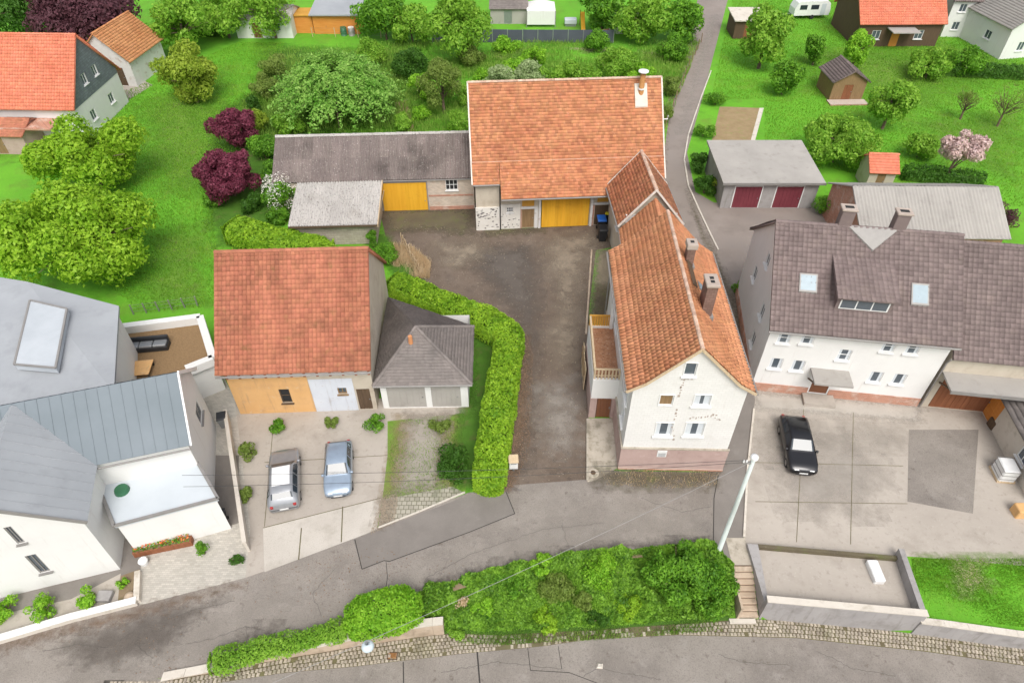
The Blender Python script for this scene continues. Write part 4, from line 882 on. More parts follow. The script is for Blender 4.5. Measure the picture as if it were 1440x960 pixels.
# ---- barn
BO=(-3.23,52.95); BR=R(3.9); BW,BD,BE,BH=16.5,11.0,5.0,11.35
t=thing('barn','large barn with salmon clay tile roof and wide yellow gate','barn',(*BO,0),BR)
shell(t,BW,BD,BE,BH,'x','plaster',{'front':[(4.15,5.25,.02,2.0),(5.9,10.35,.02,3.55),(10.85,12.1,.02,2.15),(2.75,3.35,1.75,2.25)]})
s=(BH-BE)/(BD/2); by_=.5; bz=BE+.15+s*by_
up=.15
MF=[(-.22,-.25,BE+up-s*.25),(BW+.25,-.25,BE+up-s*.25),(BW+.25,BD/2,BH+up),(-.22,BD/2,BH+up)]
MBk=[(BW+.25,BD+.3,BE+up-s*.3),(-.22,BD+.3,BE+up-s*.3),(-.22,BD/2,BH+up),(BW+.25,BD/2,BH+up)]
SK=[(2.2,-1.5,4.05),(13.6,-1.5,4.05),(13.6,1.0,BE+up+s*1.0+.1),(2.2,1.0,BE+up+s*1.0+.1)]
MF=[(-.22,.9,BE+up+s*.9),(BW+.25,.9,BE+up+s*.9),(BW+.25,BD/2,BH+up),(-.22,BD/2,BH+up)]
MF2=[(-.22,-.4,BE-.12),(2.16,-.4,BE-.12),(2.16,1.0,BE+up+s*1.0+.1),(-.22,1.0,BE+up+s*1.0+.1)]
MF3=[(13.62,-.4,BE-.12),(BW+.25,-.4,BE-.12),(BW+.25,1.0,BE+up+s*1.0+.1),(13.62,1.0,BE+up+s*1.0+.1)]
ro=roof_tiles('roof',[MF,MBk,SK,MF2,MF3],.27,.27,'tile_barn',t,'flat')
ridge_caps((-.25,BD/2,BH+.2),(BW+.28,BD/2,BH+.2),ro,'ridge',.12,.36)
for x in (-.27,BW+.3):
    m=MB(); m.beam((x,.9,BE+up+s*.9+.03),(x,BD/2,BH+up+.05),.12,.12); m.beam((x,-.4,BE-.1),(x,.9,BE+up+s*.9+.03),.12,.12); m.beam((x,BD+.3,BE+up-s*.3+.03),(x,BD/2,BH+up+.05),.12,.12); m.build('verge','verge',ro)
m=MB(); m.beam((-.25,.95,BE+up+s*.95+.12),(BW+.25,.95,BE+up+s*.95+.12),.1,.03); m.build('break_flashing','ridge',ro)
m=MB()
m.add([(2.2,-1.4,3.98),(2.2,-.02,3.98),(2.2,-.02,5.1)],[(0,1,2)]); m.box(2.2,13.6,-1.45,-1.38,3.88,4.03); m.build('soffit','timber',t)
gutter(t,(-.2,-.47,BE-.14),(2.1,-.47,BE-.14)); gutter(t,(2.2,-1.6,4.0),(13.4,-1.6,4.0))
m=MB(); sbox(m,'front',BW,BD,-.06,2.12,-.1,2.4,.0,.16); st=m.build('stone_base','rubble',t)
m=MB(); rr=random.Random(9)
for i in range(44):
    a=rr.uniform(.05,1.95); z=rr.uniform(.2,2.3) if rr.random()<.5 else rr.uniform(1.2,2.3); w=rr.uniform(.05,.17); h=rr.uniform(.04,.1)
    n=7; pts=[(a+math.cos(k*6.283/n)*w*rr.uniform(.7,1.1),z+math.sin(k*6.283/n)*h*rr.uniform(.7,1.1)) for k in range(n)]
    m.add([P('front',BW,BD,p[0],p[1],.163) for p in pts]+[P('front',BW,BD,a,z,.178)],[(k,(k+1)%n,n) for k in range(n)])
m.build('bare_stone','rubble_stone',st)
m=MB(); sbox(m,'front',BW,BD,2.22,2.73,-.1,2.6,.0,.06); sbox(m,'front',BW,BD,3.37,4.0,-.1,2.6,.0,.06); sbox(m,'front',BW,BD,2.73,3.37,-.1,1.7,.0,.06); sbox(m,'front',BW,BD,2.73,3.37,2.3,2.6,.0,.06); s2=m.build('whitewashed_wall','rubble',t)
m=MB()
for i in range(22):
    a=rr.uniform(2.3,3.9); z=rr.uniform(.1,1.6); w=rr.uniform(.04,.12); h=rr.uniform(.03,.07); n=7
    pts=[(a+math.cos(k*6.283/n)*w*rr.uniform(.7,1.1),z+math.sin(k*6.283/n)*h*rr.uniform(.7,1.1)) for k in range(n)]
    m.add([P('front',BW,BD,p[0],p[1],.063) for p in pts]+[P('front',BW,BD,a,z,.075)],[(k,(k+1)%n,n) for k in range(n)])
m.build('bare_stone','rubble_stone',s2)
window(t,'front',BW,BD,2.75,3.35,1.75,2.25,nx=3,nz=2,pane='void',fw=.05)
door(t,'front',BW,BD,4.15,5.25,.03,2.0,'timber','door',6,handle=True,label='weathered narrow plank door left of the gate')
door(t,'front',BW,BD,10.85,12.1,.03,2.15,'timber_dark','door',6,label='dark plank door beside the wheelie bins')
m=MB(); sbox(m,'front',BW,BD,4.15,5.25,2.35,3.1,.003,.05); m.build('hatch','ochre',t)
m=MB(); sbox(m,'front',BW,BD,11.0,12.0,2.5,3.2,.003,.05); m.build('hatch','ochre',t)
door(t,'front',BW,BD,5.95,10.3,.06,3.5,'yellow','gate',14,proud=.1,handle=False)
m=MB()
for a in (5.66,10.42): sbox(m,'front',BW,BD,a-.0,a+.2,-.05,3.8,.004,.16)
sbox(m,'front',BW,BD,5.88,10.4,3.55,3.8,.004,.16); sbox(m,'front',BW,BD,4.05,5.6,2.08,2.3,.004,.08); sbox(m,'front',BW,BD,5.3,5.6,-.05,2.06,.004,.08); sbox(m,'front',BW,BD,10.66,12.9,2.25,2.45,.004,.08); m.build('timber_frame','old_white',t)
for q_ in ((12.15,12.85,-.05,2.2),(10.64,10.8,-.05,2.2),(4.02,4.12,-.05,2.05)): m=MB(); sbox(m,'front',BW,BD,*q_,.003,.06); m.build('brick_pier','brick_red',t)
MB().tube([(2.15,-.5,BE-.2),(2.15,-.2,4.4),(2.15,-.2,.05)],.05,8).build('downpipe','black',t)
# steel flue on the ridge
fx,fy=14.9,4.6; fz=BE+s*fy
m=MB(); q=[(fx-.55,fy-.85),(fx+.55,fy-.85),(fx+.55,fy+.45),(fx-.55,fy+.45)]
m.add([(x,y,BE+s*y+up+.22) for x,y in q]+[(x,y,BE+s*y+up+.06) for x,y in q],[(0,1,2,3),(0,4,5,1),(1,5,6,2),(2,6,7,3),(3,7,4,0)]); fl=m.build('flashing','stone_light',t)
f=MB().tube([(fx,fy,fz-.3),(fx,fy,fz+1.9)],.24,14).build('chimney','rust',t,True)
MB().tube([(fx,fy,fz+.55),(fx,fy,fz+.68)],[.28,.28],14).build('collar','whitepaint',f)
for k in range(4): a=k*1.57+.4; MB().beam((fx+math.cos(a)*.2,fy+math.sin(a)*.2,fz+1.85),(fx+math.cos(a)*.2,fy+math.sin(a)*.2,fz+2.12),.04).build('cap_strut','zinc',f)
MB().tube([(fx,fy,fz+2.1),(fx,fy,fz+2.17),(fx,fy,fz+2.24)],[.46,.44,.05],18).build('cap','whitepaint',f)
MB().tube([(BW+.3,3.2,8.7),(BW+.75,3.2,8.7),(BW+.75,3.2,9.0)],.05,8).build('vent_pipe','whitepaint',t)
# ---- long shed
SO=(-21.75,55.6); SR=R(2.9); SW,SD,SEh,SHt=18.2,8.6,3.35,5.55
t=thing('long_shed','long low shed with dark weathered corrugated roof and yellow door','shed',(*SO,0),SR)
dr=(9.55,13.75,.05,3.05); wn=wrect(SO,SR,626,253,644,267)
shell(t,SW,SD,SEh,SHt,'x','pale_brick',{'front':[dr,wn]})
s=(SHt-SEh)/(SD/2); e=SEh-.16*s+.12
ro=corrugated('roof',[(-.3,-.16,e),(SW+.05,-.16,e),(SW+.05,SD/2,SHt+.12),(-.3,SD/2,SHt+.12)],'fibre_dark',t,pitch=.24,amp=.055)
corrugated('roof',[(SW+.05,SD+.4,e),(-.3,SD+.4,e),(-.3,SD/2,SHt+.12),(SW+.05,SD/2,SHt+.12)],'fibre_dark',t)
ridge_caps((-.3,SD/2,SHt+.2),(SW+.05,SD/2,SHt+.2),ro,'fibre_light',.16,1.0)
door(t,'front',SW,SD,*dr,'yellow','door',2,frame='zinc',proud=.06)
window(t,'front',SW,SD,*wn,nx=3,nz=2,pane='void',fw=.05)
m=MB(); sbox(m,'front',SW,SD,13.9,18.1,-.05,.4,.003,.05); sbox(m,'front',SW,SD,13.9,18.1,1.45,1.62,.003,.03); m.build('brick_band','brick_red',t)
m=MB(); sbox(m,'front',SW,SD,9.4,18.1,3.2,3.32,.003,.04); m.build('lintel','zinc',t)
gutter(t,(9.2,-.24,e-.06),(SW-.1,-.24,e-.06),.05)
# ---- lean-to
t=thing('lean_to','lean-to with pale lichen-spotted corrugated roof and block wall','shed',(-19.35,50.45,0),R(2.4))
LW,LD=7.2,5.1
m=MB()
def leant_wall(side,out): wall_face(m,side,LW,LD,out,[])
leant_wall('front',[(0,0),(LW,0),(LW,2.3),(0,2.3)]); leant_wall('left',[(0,0),(LD,0),(LD,3.15),(0,2.3)]); leant_wall('right',[(0,0),(LD,0),(LD,3.15),(0,2.3)]); m.build('wall','block',t)
corrugated('roof',[(-.15,-.5,2.34),(LW+.35,-.5,2.34),(LW+.35,LD+.25,3.36),(-.15,LD+.25,3.36)],'fibre_light',t,nt=2,pitch=.24,amp=.05)
MB().box(LW+.36,LW+.42,-.5,LD+.2,2.2,2.34).build('fascia','fencewood',t); m=MB().add([(LW+.36,-.52,2.1),(LW+.36,LD+.2,3.2),(LW+.36,LD+.2,3.46),(LW+.36,-.52,2.38),(LW+.44,-.52,2.1),(LW+.44,LD+.2,3.2),(LW+.44,LD+.2,3.46),(LW+.44,-.52,2.38)],[(0,1,2,3),(4,5,6,7),(0,1,5,4),(2,3,7,6),(0,3,7,4),(1,2,6,5)]); m.build('bargeboard','fencewood',t)
MB().box(-.15,LW+.35,-.58,-.52,2.2,2.36).build('fascia','timber_dark',t)
# ---- bins
def wheelie(name_label, x, y, body, lid, rz=0, group=None, s=1.0):
    t=thing('wheelie_bin',name_label,'bin',(x,y,.01),rz,group)
    m=MB(); n=[]
    for z,w,d,y0 in ((.08,.22,.24,0),(1.0,.29,.35,.02)): n+= [(-w*s,-d*s+y0,z*s),(w*s,-d*s+y0,z*s),(w*s,d*s+y0,z*s),(-w*s,d*s+y0,z*s)]
    m.add(n,[(0,3,2,1),(4,5,6,7),(0,1,5,4),(1,2,6,5),(2,3,7,6),(3,0,4,7)]); m.box(-.31*s,.31*s,-.36*s,-.33*s,.93*s,1.0*s); m.build('body',body,t)
    m=MB().add([(-.31*s,-.39*s,1.005*s),(.31*s,-.39*s,1.005*s),(.31*s,.38*s,1.06*s),(-.31*s,.38*s,1.06*s),(-.24*s,-.26*s,1.08*s),(.24*s,-.26*s,1.08*s),(.24*s,.3*s,1.13*s),(-.24*s,.3*s,1.13*s)],[(0,3,2,1),(4,5,6,7),(0,1,5,4),(1,2,6,5),(2,3,7,6),(3,0,4,7)])
    l=m.build('lid',lid,t); MB().tube([(-.2*s,.43*s,1.0*s),(.2*s,.43*s,1.0*s)],.018,8).build('handle',body,l)
    for sx in (-1,1): MB().tube([(sx*.24*s,.3*s,.1*s),(sx*.29*s,.3*s,.1*s)],.1*s,12).build('wheel','rubber',t)
    return t
x,y=gp(846,338); wheelie('black wheelie bin without coloured lid standing nearest the yard',x,y,'black','black',.1,s=1.3)
x,y=gp(846,331); wheelie('wheelie bin with bright blue lid behind the black one',x-.02,y+.75,'black','blueplastic',.05,s=1.3)
x,y=gp(853,324); wheelie('wheelie bin with yellow lid nearest the dark barn door',x+.25,y+1.1,'black','yellowplastic',-.15,s=1.25)
x,y=gp(866,338); tag(MB().bbox(x-.3,x+.3,y-.35,y+.35,.01,.3,.06).build('storage_box','fibre_light'),'small pale grey storage box beside the wheelie bins','box')
# letter box by the hedge end
x,y=gp(722,662); t=thing('letter_box','white letter box with slanted beige lid at the end of the clipped hedge','letter box',(x,y,0),R(4))
MB().beam((0,.05,0),(0,.05,.5),.12).build('post','steel',t); MB().bbox(-.27,.27,-.18,.25,.45,1.15,.02).build('body','whitepaint',t)
m=MB().add([(-.31,-.26,1.16),(.31,-.26,1.16),(.31,.3,1.3),(-.31,.3,1.3),(-.31,-.26,1.2),(.31,-.26,1.2),(.31,.3,1.34),(-.31,.3,1.34)],[(0,3,2,1),(4,5,6,7),(0,1,5,4),(1,2,6,5),(2,3,7,6),(3,0,4,7)]); m.build('lid','fencewood',t)
MB().box(-.18,.18,-.186,-.181,.95,1.0).build('slot','void',t)
# ---- pole, cables, hanging lamp
px_,py_=gp(1010,776); ph=8.95
t=thing('utility_pole','tall pale green utility pole rising from the shrub beside the steps','pole',(px_,py_,0)); lean=(-.1,.0)
MB().tube([(0,0,-.2),(lean[0]*.5,0,ph*.5),(lean[0],0,ph)],[.14,.125,.1],16).build('shaft','pole',t,True)
m=MB().tube([(lean[0],0,ph-.12),(lean[0],0,ph+.02),(lean[0],0,ph+.14),(lean[0],0,ph+.2)],[.14,.2,.18,.05],16); m.build('cap','whitepaint',t,True)
MB().box(lean[0]-.5,lean[0]+.1,-.06,.06,ph-.42,ph-.32).build('crossarm','zinc',t)
for dx in (-.45,-.3): MB().tube([(lean[0]+dx,0,ph-.32),(lean[0]+dx,0,ph-.2)],[.05,.035],8).build('insulator','whitepaint',t)
px0,py0=px_+lean[0],py_
def cable(label,a,b,sag,r,mat):
    pts=[]
    for i in range(25):
        f=i/24; pts.append(tuple(a[k]+(b[k]-a[k])*f for k in range(2))+(a[2]+(b[2]-a[2])*f-sag*4*f*(1-f),))
    return tag(MB().tube(pts,r,6).build('overhead_cable',mat),label,'cable')
ex,ey=gp(256,668,4.1); cable('upper black overhead cable running left from the pole past the white gable',(px0-.45,py0,ph-.2),(ex,ey,4.1),.25,.012,'wire')
ex,ey=gp(258,684,4.0); cable('lower black overhead cable running left from the pole below its twin',(px0-.3,py0,ph-.35),(ex,ey,4.0),.35,.012,'wire')
lx,ly=gp(517,908,6.7); fx_,fy_=px0+(lx-px0)*1.55,py0+(ly-py0)*1.55
cable('pale span cable from the pole crossing the road and the bank to the hanging lamp',(px0,py0,ph-.25),(fx_,fy_,7.0),.5,.011,'wirewhite')
f=1/1.55; cz=(ph-.25)+(7.0-ph+.25)*f-.5*4*f*(1-f)
t=thing('street_lamp','pale blue-grey street lamp hanging from the span cable above the cobbles','street lamp',(lx,ly,cz-.02))
MB().tube([(0,0,.05),(0,0,-.25)],.03,8).build('hanger','steel',t)
MB().tube([(0,0,-.2),(0,0,-.26),(0,0,-.36),(0,0,-.46),(0,0,-.5)],[.06,.17,.25,.27,.26],20).build('hood','lampglass',t,True)
MB().tube([(0,0,-.5),(0,0,-.6),(0,0,-.66)],[.22,.16,.04],16).build('lens','skyglass',t,True)
# ---- steps beside the bank
xs0,ys0=gp(1046,795); xe0=gp(1030,795)[0]; xe1=gp(1062,795)[0]
yb_=yfoot((xe0+xe1)/2)+.05; yl=ytop((xe0+xe1)/2)
t=thing('steps','flight of worn stone steps from lane down to lower road','steps',(xe0,ys0,0))
W_=gp(1068,872,-1.25)[0]-xe0-.03; n=8; yend=gp(1046,868,-1.2)[1]
MB().box(0,W_,0,1.75,-.3,.03).build('landing','pathcon',t)
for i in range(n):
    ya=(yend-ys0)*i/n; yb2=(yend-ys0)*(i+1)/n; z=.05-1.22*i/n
    _stp=MB().bbox(.03,W_-.03,yb2-.03,ya+.02,z-.9,z,.02); MB().box(.08,W_-.08,ya-.06,ya+.0,z+.002,z+.012).build('shade_dirt_line','timber_dark',t); _stp.build('step','sandstone',t)  # dark strip paints the shade and dirt along the back of each tread
MB().box(-.12,0,yend-ys0-.1,.2,-1.5,.06).build('side_wall','sandstone',t)
MB().box(-.55,.9,yend-ys0-.35,yend-ys0-.1,-1.35,-1.08).build('kerb_stone','stone_light',t)
# retaining wall box at lower right
rx,ry=gp(1068,872,-1.25); ry=yfoot(rx)+.32; rX,_q=gp(1283,888,-1.25); rr_=math.atan2(yfoot(rX)-yfoot(rx),rX-rx)
t=thing('retaining_wall','grey concrete retaining wall around a sunken terrace beside the steps','wall',(rx,ry,0),rr_)
x1=math.hypot(rX-rx,yfoot(rX)-yfoot(rx)); yN=gp(1066,768)[1]-ry
MB().box(0,x1,-.3,0,-1.6,.8).build('front_wall','retain',t)
m=MB().prism([(-.02,.002),(.2,.002),(.2,yN),(-.42,yN)],-1.6,.3); m.build('side_wall','retain',t); m=MB().box(x1-.3,x1,.002,yN+.2,-1.6,.8); m.build('side_wall','retain',t)
MB().box(.202,x1-.302,yN-.2,yN,-1.6,.34).build('back_wall','moss_dirt_shade',t)  # shaded inner face: darker material puts the shade into its colour
MB().box(.202,x1-.302,.002,yN-.202,-.2,.045).build('floor','concrete',t)
MB().box(-.03,x1+.03,-.34,.04,.802,.86).build('coping','stone_light',t)
bx_,by2=gp(1230,805,.1); tag(MB().bbox(bx_-.3,bx_+.3,by2-.65,by2+.65,.05,.42,.05).build('white_box','whitepaint'),'white box lying on the floor of the sunken terrace','box')
x0_=rX-.15; t=thing('garden_wall','low pale wall along the lawn edge above the lower road','wall',(x0_,yfoot(x0_)+.2,0),0)
wf=MB(); cp=MB(); x=x0_
while x<42:
    x2=x+1.2; y1_,y2_=yfoot(x)-yfoot(x0_),yfoot(x2)-yfoot(x0_)
    for m_,a_,b2,z0_,z1_ in ((wf,-.26,.0,-1.6,.12),(cp,-.31,.05,.122,.19)):
        m_.add([(x-x0_+.005,y1_+a_,z0_),(x2-x0_-.005,y2_+a_,z0_),(x2-x0_-.005,y2_+b2,z0_),(x-x0_+.005,y1_+b2,z0_),(x-x0_+.005,y1_+a_,z1_),(x2-x0_-.005,y2_+a_,z1_),(x2-x0_-.005,y2_+b2,z1_),(x-x0_+.005,y1_+b2,z1_)],[(0,3,2,1),(4,5,6,7),(0,1,5,4),(1,2,6,5),(2,3,7,6),(3,0,4,7)])
    x=x2
wf.build('wall_face','retain',t); cp.build('capping','stone_light',t)
yp=[gp(*p) for p in ((540,302),(671,326),(870,318),(872,345),(836,352),(826,440),(826,672),(722,684),(735,470),(640,430),(590,392))]
pebbles('gravel_stones',yp,1500,.07,'sand','loose pale stones scattered over the dark farmyard'); pebbles('gravel_stones',yp,1800,.08,'wet','dark stones and clods scattered over the farmyard',clump=.9)
pebbles('gravel_stones',[gp(*p) for p in ((520,752),(536,700),(560,692),(556,735))],1400,.05,'sand','pale gravel spilled beside the washed concrete apron')
pebbles('leaf_litter',[gp(*p) for p in ((30,915),(330,822),(520,765),(700,800),(560,850),(230,955))],1300,.06,'redbrown','brown leaf litter along the upper road','leaf litter',.017,clump=.5)
pebbles('leaf_litter',[gp(*p) for p in ((740,470),(750,500),(745,640),(720,690),(700,692),(725,600))],1500,.07,'redbrown','brown leaf litter at the foot of the long hedge','leaf litter',.017)

def crack(pts, w, z, low=False):
    q=[]
    for (x0,y0),(x1,y1) in zip(pts,pts[1:]):
        n=max(2,int(math.hypot(x1-x0,y1-y0)/5))
        for i in range(n): q.append((x0+(x1-x0)*i/n+random.uniform(-1.6,1.6),y0+(y1-y0)*i/n+random.uniform(-1.2,1.2)))
    q.append(pts[-1]); return low_line('road_crack',q,w*.75,'crackline') if low else line_sheet('road_crack',q,w*.75,'crackline',z)
for pts in ([(60,915),(110,905),(150,910),(200,880),(235,872)],[(200,880),(190,905),(215,925)],[(235,872),(270,858),(330,845)],[(262,905),(300,898),(345,880),(372,886)],[(345,880),(352,905),(400,895)],[(600,812),(660,780),(760,745),(850,735)],[(790,735),(800,770)],[(900,700),(960,720),(1000,712)],[(470,800),(440,835),(452,866)]): crack(pts,.028,.0215)
for pts in ([(620,945),(700,930),(790,940)],[(820,950),(845,938),(870,945),(930,955)],[(1010,920),(1040,930),(1110,935)],[(1150,915),(1200,940),(1260,950)]): crack(pts,.028,0,True)
x,y=gp(843,936,-1.25); t=thing('broken_stone','small broken pale stone lying on the lower road below the bank','stone',(x,y,zlow(x)+.01)); MB().add([(-.18,-.12,0),(.16,-.15,0),(.2,.12,0),(-.1,.16,0),(-.1,-.06,.12),(.1,-.08,.15),(.1,.06,.1),(-.05,.08,.13)],[(0,3,2,1),(4,5,6,7),(0,1,5,4),(1,2,6,5),(2,3,7,6),(3,0,4,7)]).build('stone','stone_light',t)
sheet('lane_margin',[(12.5,25.5),(17.2,25.5),(18.5,46),(15,56),(12.2,56),(12.2,46)],'lane',.0045,True)
# ================================================================= neighbouring houses
def front_windows(t,o,rz,w,d,rects,side='front',dd=0.0,size=None,**kw):
    """openings measured on the survey -> (holes)"""
    out=[]
    for q in rects:
        if size:
            a,z=onwall(o,rz,q[0],q[1],dd); out.append((a-size[0]/2,a+size[0]/2,z-size[1]/2,z+size[1]/2))
        else: out.append(wrect(o,rz,*q,dd))
    return out
# ---- old house with weathered red roof, left of the hedge
o=(-18.7,30.7); rz=R(2.6); W,D,EH,RH=9.4,10.6,4.6,9.7
t=thing('old_farmhouse','old house with streaky red roof and orange and pale blue walls','house',(*o,0),rz)
ow=[(3.1,3.8,1.0,2.35)]; bw=[(7.0,7.6,1.7,2.3)]; dr2=(8.2,9.1,.05,2.1)
shell(t,W,D,EH,RH,'x','plaster',{'front':[ow[0],bw[0],dr2]})
m=MB(); wall_face(m,'front',W,D,[(0,0),(5.2,0),(5.2,3.5),(0,3.5)],[ow[0]],.0); me=m.build('orange_wall','orange_wall',t); me.location=(0,-.02,0)
m=MB(); wall_face(m,'front',W,D,[(5.22,0),(8.1,0),(8.1,3.2),(5.22,3.2)],[bw[0]],.0); me=m.build('blue_wall','blue_wall',t); me.location=(0,-.025,0)
m=MB(); sbox(m,'front',W,D,0,W,3.52,EH,.004,.05); m.build('upper_wall','old_white',t)
for x in np.linspace(.1,W-.1,12): m=MB(); sbox(m,'front',W,D,x-.08,x+.08,3.52,EH,.052,.09); m.build('timber_stud','tile_old',t)
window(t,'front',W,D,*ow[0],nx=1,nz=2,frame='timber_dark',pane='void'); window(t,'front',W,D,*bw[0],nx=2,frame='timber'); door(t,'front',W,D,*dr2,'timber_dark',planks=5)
s=(RH-EH)/(D/2)
q1=[(-.3,-.55,EH-s*.35+.1),(W+.2,-.55,EH-s*.35+.1),(W+.2,D/2,RH+.1),(-.3,D/2,RH+.1)]; q2=[(W+.2,D+.4,EH-s*.4+.1),(-.3,D+.4,EH-s*.4+.1),(-.3,D/2,RH+.1),(W+.2,D/2,RH+.1)]
ro=roof_tiles('roof',[q1,q2],.32,.26,'tile_old',t,'pan'); ridge_caps((-.3,D/2,RH+.14),(W+.2,D/2,RH+.14),ro,'tile_old'); gutter(t,(-.3,-.62,EH-s*.35),(W+.2,-.62,EH-s*.35))
# ---- hipped garage
o=(-8.9,31.2); rz=R(1.2); W,D=5.9,6.6
t=thing('hipped_garage','white garage with grey hipped roof between the red house and hedge','garage',(*o,0),rz)
gd=[(.4,3.0,.05,2.15),(3.4,5.4,.05,2.15)]
shell(t,W,D,2.7,2.7,'x','white',{'front':gd}); 
for q in gd: door(t,'front',W,D,*q,'felt','garage_door',6)
e=2.62;k=4.7;x0,x1,y0,y1=-.35,W+.35,-.35,D+2.2; rA=(1.3,2.6,k); rB=(3.4,3.4,k)
ap=(2.4,3.2,k)
rf=[[(x0,y0,e),(x1,y0,e),ap,ap],[(x1,y0,e),(x1,y1-3.4,e),ap,ap],[(x1,y1-3.4,e),(x0,y1,e),ap,ap],[(x0,y1,e),(x0,y0,e),ap,ap]]
ap2=(ap[0]+.02,ap[1]+.02,ap[2])
ro=roof_tiles('roof',[[a,b,ap2,ap] for a,b,_,_2 in rf],.3,.3,'tile_grey',t,'flat')
for a in ((x0,y0,e),(x1,y0,e),(x1,y1-3.4,e)): ridge_caps((a[0],a[1],a[2]+.06),(ap[0],ap[1],ap[2]+.05),ro,'tile_grey',.1)
MB().tube([(ap[0]-.3,2.2,4.1),(ap[0]-.3,2.2,4.75)],[.16,.14],12).build('vent_pipe','tile_orange',t)
gutter(t,(x0,y0-.06,e),(x1,y0-.06,e))
# ---- big white modern house, lower left
MHR=R(16.2); ox,oy=-22.2,19.2
t=thing('modern_house','large white modern house with several grey metal roofs and flat white extension','house',(ox,oy,0),MHR)
def L(px,py,z):
    x,y=gp(px,py,z); x-=ox; y-=oy; return (x*math.cos(MHR)+y*math.sin(MHR),-x*math.sin(MHR)+y*math.cos(MHR),z)
def seam_roof(name,quad,mat,parent,pitch=.6):
    A,B,C,D_=[Vector(p) for p in quad]; n=(B-A).cross(D_-A).normalized(); n = n if n.z>0 else -n
    mb=MB(); mb.add([A,B,C,D_,A-n*.16,B-n*.16,C-n*.16,D_-n*.16],[(0,1,2,3),(7,6,5,4),(0,4,5,1),(1,5,6,2),(2,6,7,3),(3,7,4,0)])
    k=max(2,int((B-A).length/pitch))
    for i in range(k+1):
        f=i/k; a=A.lerp(B,f)+n*.012; b=D_.lerp(C,f)+n*.012; mb.beam(a,b,.03,.03)
    return mb.build(name,mat,parent)
CW,CE,CR,CL=6.4,5.5,8.0,6.3
ws=[]
for q in ((4,742,36,762),(34,782,72,802)):
    a0,a1,z0,z1=wrect((ox,oy),MHR,*q); ws.append((CW+a0,CW+a1,z0,z1))
m=MB(); wall_face(m,'front',CW,CL,[(0,0),(CW,0),(CW,CE),(CW/2,CR),(0,CE)],ws,.12); wall_face(m,'right',CW,CL,[(0,0),(CL,0),(CL,CE),(0,CE)],[],.1); wall_face(m,'left',CW,CL,[(0,0),(CL,0),(CL,CE),(0,CE)],[],.1)
w_=m.build('south_wall','white',t); w_.location=(-CW,0,0)
for q in ws: f=window(t,'front',CW,CL,*q,nx=2,frame='zinc'); f.location=(-CW,0,0)
s=(CR-CE)/(CW/2); e=.4
seam_roof('roof',[(e,-.35,CE-s*e+.1),(e,CL,CE-s*e+.1),(-CW/2,CL,CR+.1),(-CW/2,-.35,CR+.1)],'metal_roof',t)
seam_roof('roof',[(-CW-e,CL,CE-s*e+.1),(-CW-e,-.35,CE-s*e+.1),(-CW/2,-.35,CR+.098),(-CW/2,CL,CR+.098)],'metal_roof',t)
m=MB(); m.beam((e,-.38,CE-s*e+.08),(-CW/2,-.38,CR+.08),.07,.2); m.beam((-CW-e,-.38,CE-s*e+.08),(-CW/2+.02,-.38,CR+.08),.068,.198); m.build('verge','zinc',t)
bv,bw,bl=3.6,5.7,14.3
m=MB(); wall_face(m,'front',bl,bw,[(0,0),(bl,0),(bl,CE),(0,CE)],[],.1); wall_face(m,'right',bl,bw,[(0,0),(bw,0),(bw,CE),(bw/2,CR-.05),(0,CE)],[(3.3,4.5,3.0,4.1)],.1); wall_face(m,'back',bl,bw,[(0,0),(bl,0),(bl,CE),(0,CE)],[],.1)
w_=m.build('wing_wall','white',t); w_.location=(5.0-bl,bv,0); f=window(t,'right',bl,bw,3.3,4.5,3.0,4.1,nx=2,frame='zinc'); f.location=(5.0-bl,bv,0)
sb=(CR-CE)/(bw/2)
seam_roof('roof',[(5.0-bl,bv-.3,CE-sb*.3+.1),(5.25,bv-.3,CE-sb*.3+.1),(5.25,bv+bw/2,CR+.11),(5.0-bl,bv+bw/2,CR+.11)],'metal_roof_dark',t)
seam_roof('roof',[(5.25,bv+bw+.3,CE-sb*.3+.1),(5.0-bl,bv+bw+.3,CE-sb*.3+.1),(5.0-bl,bv+bw/2,CR+.108),(5.25,bv+bw/2,CR+.108)],'metal_roof_dark',t)
m=MB(); m.beam((5.29,bv-.3,CE-sb*.3+.06),(5.29,bv+bw/2,CR+.08),.1,.22); m.beam((5.29,bv+bw+.3,CE-sb*.3+.06),(5.29,bv+bw/2-.02,CR+.08),.098,.218); m.build('verge','whitepaint',t)
gutter(t,(.1,bv-.4,CE-.35),(5.2,bv-.4,CE-.35),.06)
# flat extension
fe=[L(130,652,3.2),L(262,628,3.2),L(303,700,3.2),L(163,737,3.2)]
m=MB().prism([p[:2] for p in fe],0,3.0); m.build('extension_wall','white',t)
cx=sum(p[0] for p in fe)/4; cy=sum(p[1] for p in fe)/4
ex_=[(cx+(p[0]-cx)*1.04,cy+(p[1]-cy)*1.04) for p in fe]; MB().prism(ex_,3.002,3.2).build('flat_roof','flat_white',t)
m=MB()
for i in range(4):
    a,b=ex_[i],ex_[(i+1)%4]; m.beam((a[0],a[1],3.24),(b[0],b[1],3.24),.16,.12)
m.build('parapet','zinc',t)
q=L(172,690,3.2); MB().tube([(q[0],q[1],3.2),(q[0],q[1],3.42)],[.42,.36],14).build('roof_dome','greenplastic',t)
